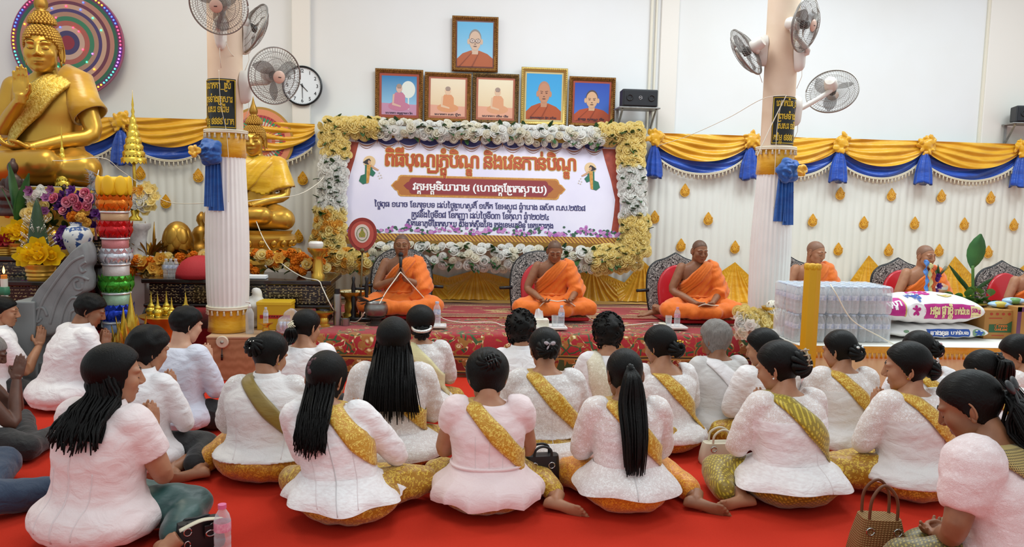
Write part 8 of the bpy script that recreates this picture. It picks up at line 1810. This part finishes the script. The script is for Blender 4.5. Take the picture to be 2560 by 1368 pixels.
GRB = M('box_green', '2c5a34', .6); REDB = M('box_red', 'b03a24', .6)
def dc1(q, x):
 q('green_block', GRB, [(-.7, .22), (.75, .22), (.75, .62), (.4, .5), (-.7, .5)]); x('ปีกาทอง', -.35, .40, .8, M('box_orange', 'd8742c', .6)); x('GoldLabel', -.35, .29, .8, M('box_orange', 'd8742c'))
 for k in range(4): q('round_mark', REDB, [(-.6 + .38 * k + .1 * math.cos(a), .86 + .045 * math.sin(a)) for a in np.linspace(0, 6.28, 12)[:-1]])
 q('text_block', REDB, [(-.75, .70), (.1, .70), (.1, .73), (-.75, .73)]); q('text_block', REDB, [(-.5, .1), (.3, .1), (.3, .13), (-.5, .13)])
carton(2458, 2536, 846, 775, 5.95, .32, 'cardboard carton with green block label right of the rice sacks', dc1)
def dc2(q, x): q('purple_edge', M('box_purple', '6a3a5a', .6), [(-1, 0), (-.86, 0), (-.86, 1), (-1, 1)]); q('purple_edge', M('box_purple', '6a3a5a'), [(-1, .86), (1, .86), (1, 1), (-1, 1)]); q('cup_print', REDB, [(-.6, .3), (.1, .3), (.1, .7), (-.6, .7)])
zc2 = carton(2538, 2680, 850, 768, 5.9, .36, 'cardboard carton with purple edges at the right frame edge', dc2)
for k, (px_, py_) in enumerate(((2500, 768), (2534, 762))):
 p = at(px_, py_, 6.08); z_ = at(2458, 775, 5.95).z if k == 0 else zc2; p.z = z_ + .03; t = thing('snack_packet', ('blue and yellow packet lying on the cartons', 'blue and green packet leaning on the first packet')[k], 'packet', p, .15 * k); m = MB(); m.ell((0, 0, 0), (.105, .07, .028), 16, 8); m.build('pouch', M('packet_blue', 'a8c8e4', .35), t); m = MB(); m.ell((-.02, -.03, .002), (.06, .04, .0285), 12, 8); m.build('print', M('packet_print_%d' % k, ('c8b850', '6a9a5a')[k], .4), t)
# fruit and banana-leaf offering
YO = 6.35; t = thing('banana_offering', 'young banana plant with one large upright leaf behind the rice sacks', 'plant', (0, 0, 0)); m = MB(); p = at(2433, 775, YO)
m.tube(bez([V(p.x, YO, ZTB), at(2432, 740, YO), at(2432, 664, YO)], 10), .012, 8); m.build('stem', GREENL, t)
q, w_ = at(2432, 672, YO), at(2452, 585, YO); m = MB(); leaf_mb(m, q, w_ - q, (w_ - q).length, .075, .06, up=V(.3, 1, 0)); m.build('large_leaf', BANANA, t, recalc=False)
for a, b, nm in (((2430, 735), (2366, 660), 'curled_leaf'), ((2434, 730), (2480, 695), 'thin_leaf'), ((2432, 740), (2395, 690), 'curled_leaf')): q, w_ = at(*a, YO), at(*b, YO); m = MB(); leaf_mb(m, q, w_ - q, (w_ - q).length, .018, .12, up=V(.2, 1, 0)); m.build(nm, GREEN, t, recalc=False)
m = MB(); rd3 = random.Random(12)
for k in range(34): q = at(rd3.uniform(2365, 2490), rd3.uniform(735, 775), YO - .1); leaf_mb(m, q, V(rd3.uniform(-1, 1), -.5, rd3.uniform(.1, .9)), .11, .035, .2)
m.build('betel_leaves', M('leaf_betel', '6f9a4a', .5, var=(8, '4a7a3a')), t, recalc=False)
bt = thing('offering_stand', 'low gold stand holding fruit behind the rice sacks', 'stand', (at(2370, 780, YO).x, YO - .05, ZTB)); zf = at(2370, 752, YO).z; m = MB(); m.lathe([(0, 0), (.16, 0), (.12, .03), (.10, (zf - ZTB) * .7), (.26, zf - ZTB), (0, zf - ZTB)], 28); m.build('stand', GOLD, bt, auto=50)
c = at(2352, 722, YO - .06); t = thing('pomelo', 'round pink fruit with a white printed band on the fruit stand', 'fruit', c); m = MB(); m.ell((0, 0, 0), (.052, .052, .05), 20, 14); m.build('fruit', M('fruit_pink', 'cf8a72', .45, var=(12, 'e0b07a')), t); m = MB(); m.lathe([(.0525, .006), (.0525, .03)], 24, cap=False, M=Rx(.2)); m.build('band', M('band_white', 'e8e0d8', .5), t)
for k, (x, y) in enumerate(((2322, 738), (2334, 744), (2346, 746), (2378, 742))):
 m = MB(); m.ell(at(x, y, YO - .1), (.032, .03, .028), 14, 10); tag(m.build('small_fruit', M('fruit_tan_%d' % (k == 3), ('b98a5a', 'd88a70')[k == 3], .5)), ('leftmost small tan fruit in front of the pomelo', 'second small tan fruit in front of the pomelo', 'third small tan fruit in front of the pomelo', 'small pink fruit right of the pomelo')[k], 'fruit', 'small fruit on the stand')
for k, (x, y0, y1, col, lab) in enumerate(((2315, 650, 738, '5a90d8', 'blue twisted paper strip in front of the fifth monk'), (2325, 658, 740, 'd8cc8a', 'pale yellow twisted paper strip in front of the fifth monk'), (2334, 664, 740, 'c85a2a', 'orange paper strip beside the pale yellow one'))):
 a, b = at(x, y0, YO - .12), at(x + 2, y1, YO - .12); m = MB(); m.grid(lambda u, v: lerp(a, b, v) + V((u - .5) * .028 * (1 + .3 * math.sin(v * 20)) + .006 * math.sin(v * 14), .012 * math.sin(v * 25 + u * 3), 0), 4, 30); o = m.build('paper_strip', M('paper_' + col, col, .6), recalc=False); q_ = o.modifiers.new('s', 'SOLIDIFY'); q_.thickness = .003; tag(o, lab, 'paper strip')
bouquet('orchid_spray', 'purple orchid and green spike in front of the fifth monk', [(PETALP, 'b', [at(2340, 700, YO - .1), at(2346, 715, YO - .1), at(2338, 728, YO - .1), at(2345, 690, YO - .1)], .03)], [(at(2345, 700, YO - .08), V(.1 * k, -.1, 1), .13, .012) for k in range(-3, 5)], 21)
# flowers and gold bowl on the platform corner
YQ = 6.52; rd = random.Random(21)
bouquet('flower_bouquet', 'yellow rose and white bouquet at the platform corner below the right column', [(PETALY, 'rose', scatter(rd, (1868, 790), 34, 16, YQ - .05, 12), .07), (PETALW, 'b', scatter(rd, (1862, 808), 26, 16, YQ - .1, 9), .065), (PETALY, 'b', scatter(rd, (1905, 803), 12, 14, YQ - .1, 4), .06), (PETALI, 'b', scatter(rd, (1850, 832), 12, 8, YQ - .12, 3), .055)], lv((1868, 815), 34, 14, YQ, 14, .09, .022), 22)
c = V(at(1925, 800, 6.42).x, 6.42, ZTB); zt = at(1925, 775, 6.42).z; ped_tray(c, 24 * pxm(6.42), zt - ZTB + .03, 'gold footed bowl holding a ball of cord left of the bottled water')
m = MB(); p = at(1932, 768, 6.4)
for k in range(9): u = V(math.cos(k * 1.1), math.sin(k * .7), .4).normalized(); e = u.orthogonal().normalized(); f = u.cross(e); m.tube([p + (e * math.cos(a) + f * math.sin(a)) * .055 for a in np.linspace(0, 2 * PI, 25)], .007, 5)
m.ell(p, .048, 12, 8); tag(m.build('cord_ball', CORD, recalc=False), 'ball of white cord in the gold bowl', 'cord ball')
# small things on the platform
ZR = ZP + .026
def tray(px, py, w_, d_, lab): c = on(px, py, ZR); t = thing('serving_tray', lab, 'tray', c); m = MB(); m.box((0, 0, .006), (w_, d_, .012)); m.build('base', M('tray_white', 'efeae8', .4), t, smooth=False, bevel=.004); m = MB(); [m.box(p, s) for p, s in (((0, d_ / 2, .014), (w_, .01, .016)), ((0, -d_ / 2, .014), (w_, .01, .016)), ((w_ / 2, 0, .014), (.01, d_, .016)), ((-w_ / 2, 0, .014), (.01, d_, .016)))]; m.build('rim', M('tray_white', 'efeae8'), t, smooth=False, bevel=.003); return c + V(0, 0, .013)
def glass(c, lab): m = MB(); m.lathe([(0, 0), (.026, 0), (.031, .10), (.029, .10), (.025, .006), (0, .006)], 24, c); tag(m.build('drinking_glass', plastic_clear('glass_clear', 'e8eef0', .2), auto=40), lab, 'glass')
def plate(px, py, lab): c = on(px, py, ZP + .025); m = MB(); m.lathe([(0, .004), (.06, .004), (.095, .02), (.10, .022), (.095, .016), (.06, 0), (0, 0)], 28, c); tag(m.build('paper_plate', WHITE, auto=40), lab, 'plate')
c = tray(1366, 820, .34, .22, 'white tray before the second monk'); t = thing('tissue_box', 'white tissue box on the tray before the second monk', 'tissue box', c + V(-.07, 0, 0)); m = MB(); m.box((0, 0, .035), (.17, .11, .07)); m.build('box', M('tissue_card', 'ece8dc', .6, var=(20, 'd8d0b8')), t, smooth=False, bevel=.005); m = MB()
m.grid(lambda u, v: V((u - .5) * .09 * (1 - .35 * v), .02 * math.sin(u * 9 + v * 3) * v, .069 + v * .085 + .01 * math.sin(u * 5)), 10, 8); m.build('tissue', M('tissue_white', 'f6f4f4', .8), t, recalc=False)
glass(c + V(.075, 0, .0), 'drinking glass on the tray before the second monk'); bottle(c + V(.135, .01, 0), .19, 'water bottle on the tray before the second monk')
c = tray(1676, 820, .26, .2, 'white tray before the third monk'); glass(c + V(-.02, .0, 0), 'drinking glass on the tray before the third monk'); bottle(c + V(.06, .0, 0), .18, 'pink-labelled water bottle on the tray before the third monk', M('cap_pinkish', 'd8a0b4', .4), M('label_pink', 'e8c8d4', .4, var=(70, 'c86a8a')))
m = MB(); m.box(c + V(-.085, -.02, .02), (.06, .05, .035)); tag(m.build('small_packet', M('packet_cream', 'e8e2cc', .6), smooth=False, bevel=.006), 'small cream packet on the tray before the third monk', 'packet')
c = tray(1092, 818, .16, .14, 'small white saucer tray before the first monk'); bottle(c, .215, 'water bottle standing before the first monk', CAPB)
plate(1262, 744, 'white plate on the mustard cloth between the first two monks'); plate(1622, 748, 'white plate on the mustard cloth between the second and third monks'); plate(1462, 746, 'white plate behind the second monk at the elbow')
for k, px_ in enumerate((1846, 1858)): bottle(on(px_, 752, ZP + .025), (.17, .15)[k], ('taller', 'shorter')[k] + ' of two small bottles at the gold peak left of the right column', (M('cap_white', 'e8e8e8', .4), M('cap_red', 'c84a4a', .4))[k], (M('label_green', 'b8c8b0', .4), M('label_red', 'e0c0b8', .4))[k])
# ------------------------------------------------------------ bags and bottles on the red carpet
LEA = M('black_leather', '17171a', .4, bump=(90, .25, .002)); CHR = M('chrome', 'c8c8c8', .15, 1.0); BEI = M('beige_leather', 'd0c6b0', .5, bump=(80, .2, .002)); BRL = M('brown_leather', '6b3f26', .45)
def handbag(px, py, w_, d_, h_, rz, lab, mt, hand=.13, z=0.0, tap=.86, hm=None):
 c = on(px, py, z); t = thing('handbag', lab, 'handbag', c, rz); m = MB(); rs = []
 for z_, k in ((0, .94), (.02, 1), (h_ * .5, .5 + .5 * tap + .03), (h_ * .92, tap), (h_, tap - .03)): rs.append([V(w_ / 2 * k * abs(math.cos(a)) ** .35 * np.sign(math.cos(a)), d_ / 2 * k * abs(math.sin(a)) ** .5 * np.sign(math.sin(a)), z_) for a in np.linspace(0, 2 * PI, 32, endpoint=False)])
 m.loft(rs); m.build('body', mt, t, auto=60)
 for s in (-1, 1):
  m = MB(); y = s * d_ * .36 * tap; m.tube(bez([(-w_ * .24, y, h_ * .82), (-w_ * .22, y * 1.1, h_ + hand * .6), (0, y * .9, h_ + hand), (w_ * .22, y * 1.1, h_ + hand * .6), (w_ * .24, y, h_ * .82)], 24), .007, 8); m.build('handle', hm or mt, t)
  for x in (-1, 1): m = MB(); yy = s * (d_ / 2 * (tap + .06)); m.tube([V(x * w_ * .24 + .016 * math.cos(a), yy, h_ * .76 + .016 * math.sin(a)) for a in np.linspace(0, 2 * PI, 18)], .0035, 6); m.build('ring', CHR, t)
 return t, c
handbag(1352, 1228, .19, .08, .20, .1, 'upright black leather handbag between two seated people at centre', LEA, .05, tap=.95)
handbag(1800, 1158, .26, .10, .13, .05, 'cream leather handbag on the carpet left of the olive-sashed person', BEI, .08)
handbag(2072, 1112, .2, .1, .10, .1, 'cream handbag half hidden beside the knee of the heart-clip person', BEI, .08)
handbag(968, 1180, .20, .09, .09, -.1, 'low black handbag behind the wavy-haired person', LEA, .04)
t, c = handbag(497, 1372, .22, .08, .13, .55, 'black shoulder bag with white striped strap at lower left', LEA, .0, tap=.8)
m = MB(); m.tube(bez([(-.09, -.05, .12), (0, -.06, .15), (.09, -.045, .13)], 12), .02, 6, flat=.25); m.build('striped_strap', M('strap_stripes', 'd8d0b8', .6), t); m = MB(); m.box((.035, -.055, .09), (.05, .008, .06)); m.build('clasp_flap', LEA, t, smooth=False, bevel=.004); m = MB(); m.tube([V(.035 + .02 * math.cos(a), -.062, .085 + .013 * math.sin(a)) for a in np.linspace(0, 2 * PI, 18)], .004, 6); m.tube([V(-.06 + .012 * math.cos(a), -.055, .05 + .018 * math.sin(a)) for a in np.linspace(0, 2 * PI, 18)], .003, 6); m.build('buckle', CHR, t)
STRW = NT('woven_straw'); v = STRW.co(); w1, w2 = STRW.wave(v, 34, .6, 1, 'Z'), STRW.wave(STRW.co(rot=(0, 0, .78)), 34, .6, 1, 'X'); ww = STRW.ma('MULTIPLY', w1, w2); STRW.p(Base_Color=STRW.mix(ww, '7a5226', 'c39a5e'), Roughness=.7); STRW.bump(ww, .8, .008)
handbag(2190, 1400, .24, .16, .20, -.15, 'woven straw basket bag with brown leather handles at lower right', STRW.mat, .15, tap=.72, hm=BRL)
c = on(1380, 1252, 0); m = MB(); m.ell((0, 0, .022), (.028, .022, .024), 14, 10); me = evalmods(m.mesh('x'), .004, 0); noisy(me, .022, 45, 2.0, zmin=.002); tag(link('crumpled_tissue', me, M('tissue_white', 'f6f4f4'), None, True, c), 'crumpled white tissue on the carpet by the black handbag', 'tissue')
bottle(on(557, 1385, 0), .22, 'pink-capped water bottle standing on the carpet at lower left', M('cap_pink', 'e0709c', .4), M('label_pinkish', 'eab8c8', .4, var=(60, 'd87a9a')), ratio=.16)
# ------------------------------------------------------------ cords
def cord(pts, lab, rr=.005, name='cord', n=60): tag(MB_t(pts, rr, n).build(name, CORD, recalc=False), lab, 'cord')
def MB_t(pts, rr, n): m = MB(); m.tube(bez(pts, n), rr, 6); return m
bq_, O1, s1_ = FRONT['m1']
def hw(k, side, dz=0.0):
 b, O, s = FRONT[k][:3]; mw = Matrix.Translation(b.location) @ Matrix.Rotation(PI, 4, 'Z') @ Matrix.Scale(s, 4); return mw
h1 = hw('m1', 0) @ V(0, .305, .44); bw = on(940, 812, ZR); bw.z = at(945, 765, bw.y).z
cord([at(632, 530, 7.55), at(660, 600, 7.4), at(700, 655, 7.3), at(755, 692, 7.15), V(at(796, 696, 7.0).x, 6.98, ZA + .006), at(806, 720, 6.95), at(828, 765, 6.9), on(850, 795, ZR + .004), on(890, 805, ZR + .004), V(bw.x - .10, bw.y - .0, bw.z - .06)], 'white cord from the yellow-robed statue down to the silver bowl')
cord([bw + V(.02, 0, .0), lerp(bw, h1, .4) + V(0, -.0, .0), lerp(bw, h1, .8), h1], 'white cord from the silver bowl up to the first monk\'s hands')
g2 = [hw('m2', 0) @ V(x, .42, .17) for x in (.13, -.13)]; g3 = [hw('m3', 0) @ V(x, .40, .16) for x in (.06, -.06)]
cord([h1, at(1060, 745, h1.y + .05), on(1100, 792, ZR + .03), on(1150, 806, ZR + .004), on(1230, 806, ZR + .004), on(1265, 815, ZR + .004), on(1320, 800, ZR + .01), g2[0], (g2[0] + g2[1]) / 2 + V(0, -.02, .01), g2[1], on(1480, 800, ZR + .004), on(1530, 815, ZR + .004), on(1620, 808, ZR + .004), on(1690, 800, ZR + .01), g3[0], g3[1], at(1850, 768, 7.3), at(1900, 775, 6.9), at(1926, 772, 6.42)], 'long white cord passing through the hands of the three front monks', n=180)
cord([at(1932, 768, 6.4), at(1945, 800, 6.1), at(1962, 745, 6.0), at(1970, 722, 6.05)], 'white cord from the cord ball to the water packs')
cord([V(fx + .28, fy + .02, ZTB + 2 * h_ + .01), V(fx + .30, fy - .035, ZTB + 2 * h_ - .05), at(2130, 800, fy - .04), at(2200, 842, fy - .04), at(2245, 866, fy - .05)], 'white cord trailing down the front of the bottled water')
cord([at(1640, 366, YD - .12), at(1720, 340, 8.2), at(1820, 295, 7.4), at(1905, 248, YF - .0), at(1962, 238, YF - .01)], 'thin cord strung from the wall swag to the right column', .003)
cord([at(1966, 238, YF - .02), at(1930, 310, YF - .02), at(1893, 390, YF - .03)], 'white cord slanting down across the right column sign', .004)
cord([at(1955, 250, YF - .02), at(1942, 330, YF - .02), at(1934, 520, YF - .06)], 'thin white cord hanging straight down the right column', .0025)
cord([at(10, 395, 7.2), at(150, 402, 7.1), at(255, 395, 7.15), at(300, 425, 7.3), at(350, 460, 7.5), at(420, 505, 7.6), at(525, 508, YC)], 'thin white cord from the very large statue to the left column', .0035)
cord([at(600, 508, YC - .1), at(640, 500, 7.4), at(740, 488, 7.9), at(790, 462, 8.2), at(812, 440, 8.45)], 'white cord from the yellow-robed statue to the banner roses', .004)
cord([at(547, 175, YF - .015), at(552, 260, YF - .02), at(566, 330, YF - .02), at(572, 420, YF - .06), at(571, 505, YF - .07)], 'thin white string hanging down the left column', .0022)
cord([at(563, 95, YF - .02), at(575, 130, YF - .006), at(600, 155, YC - .02), at(603, 180, YC - .02)], 'grey fan wire crossing the left column', .0025)
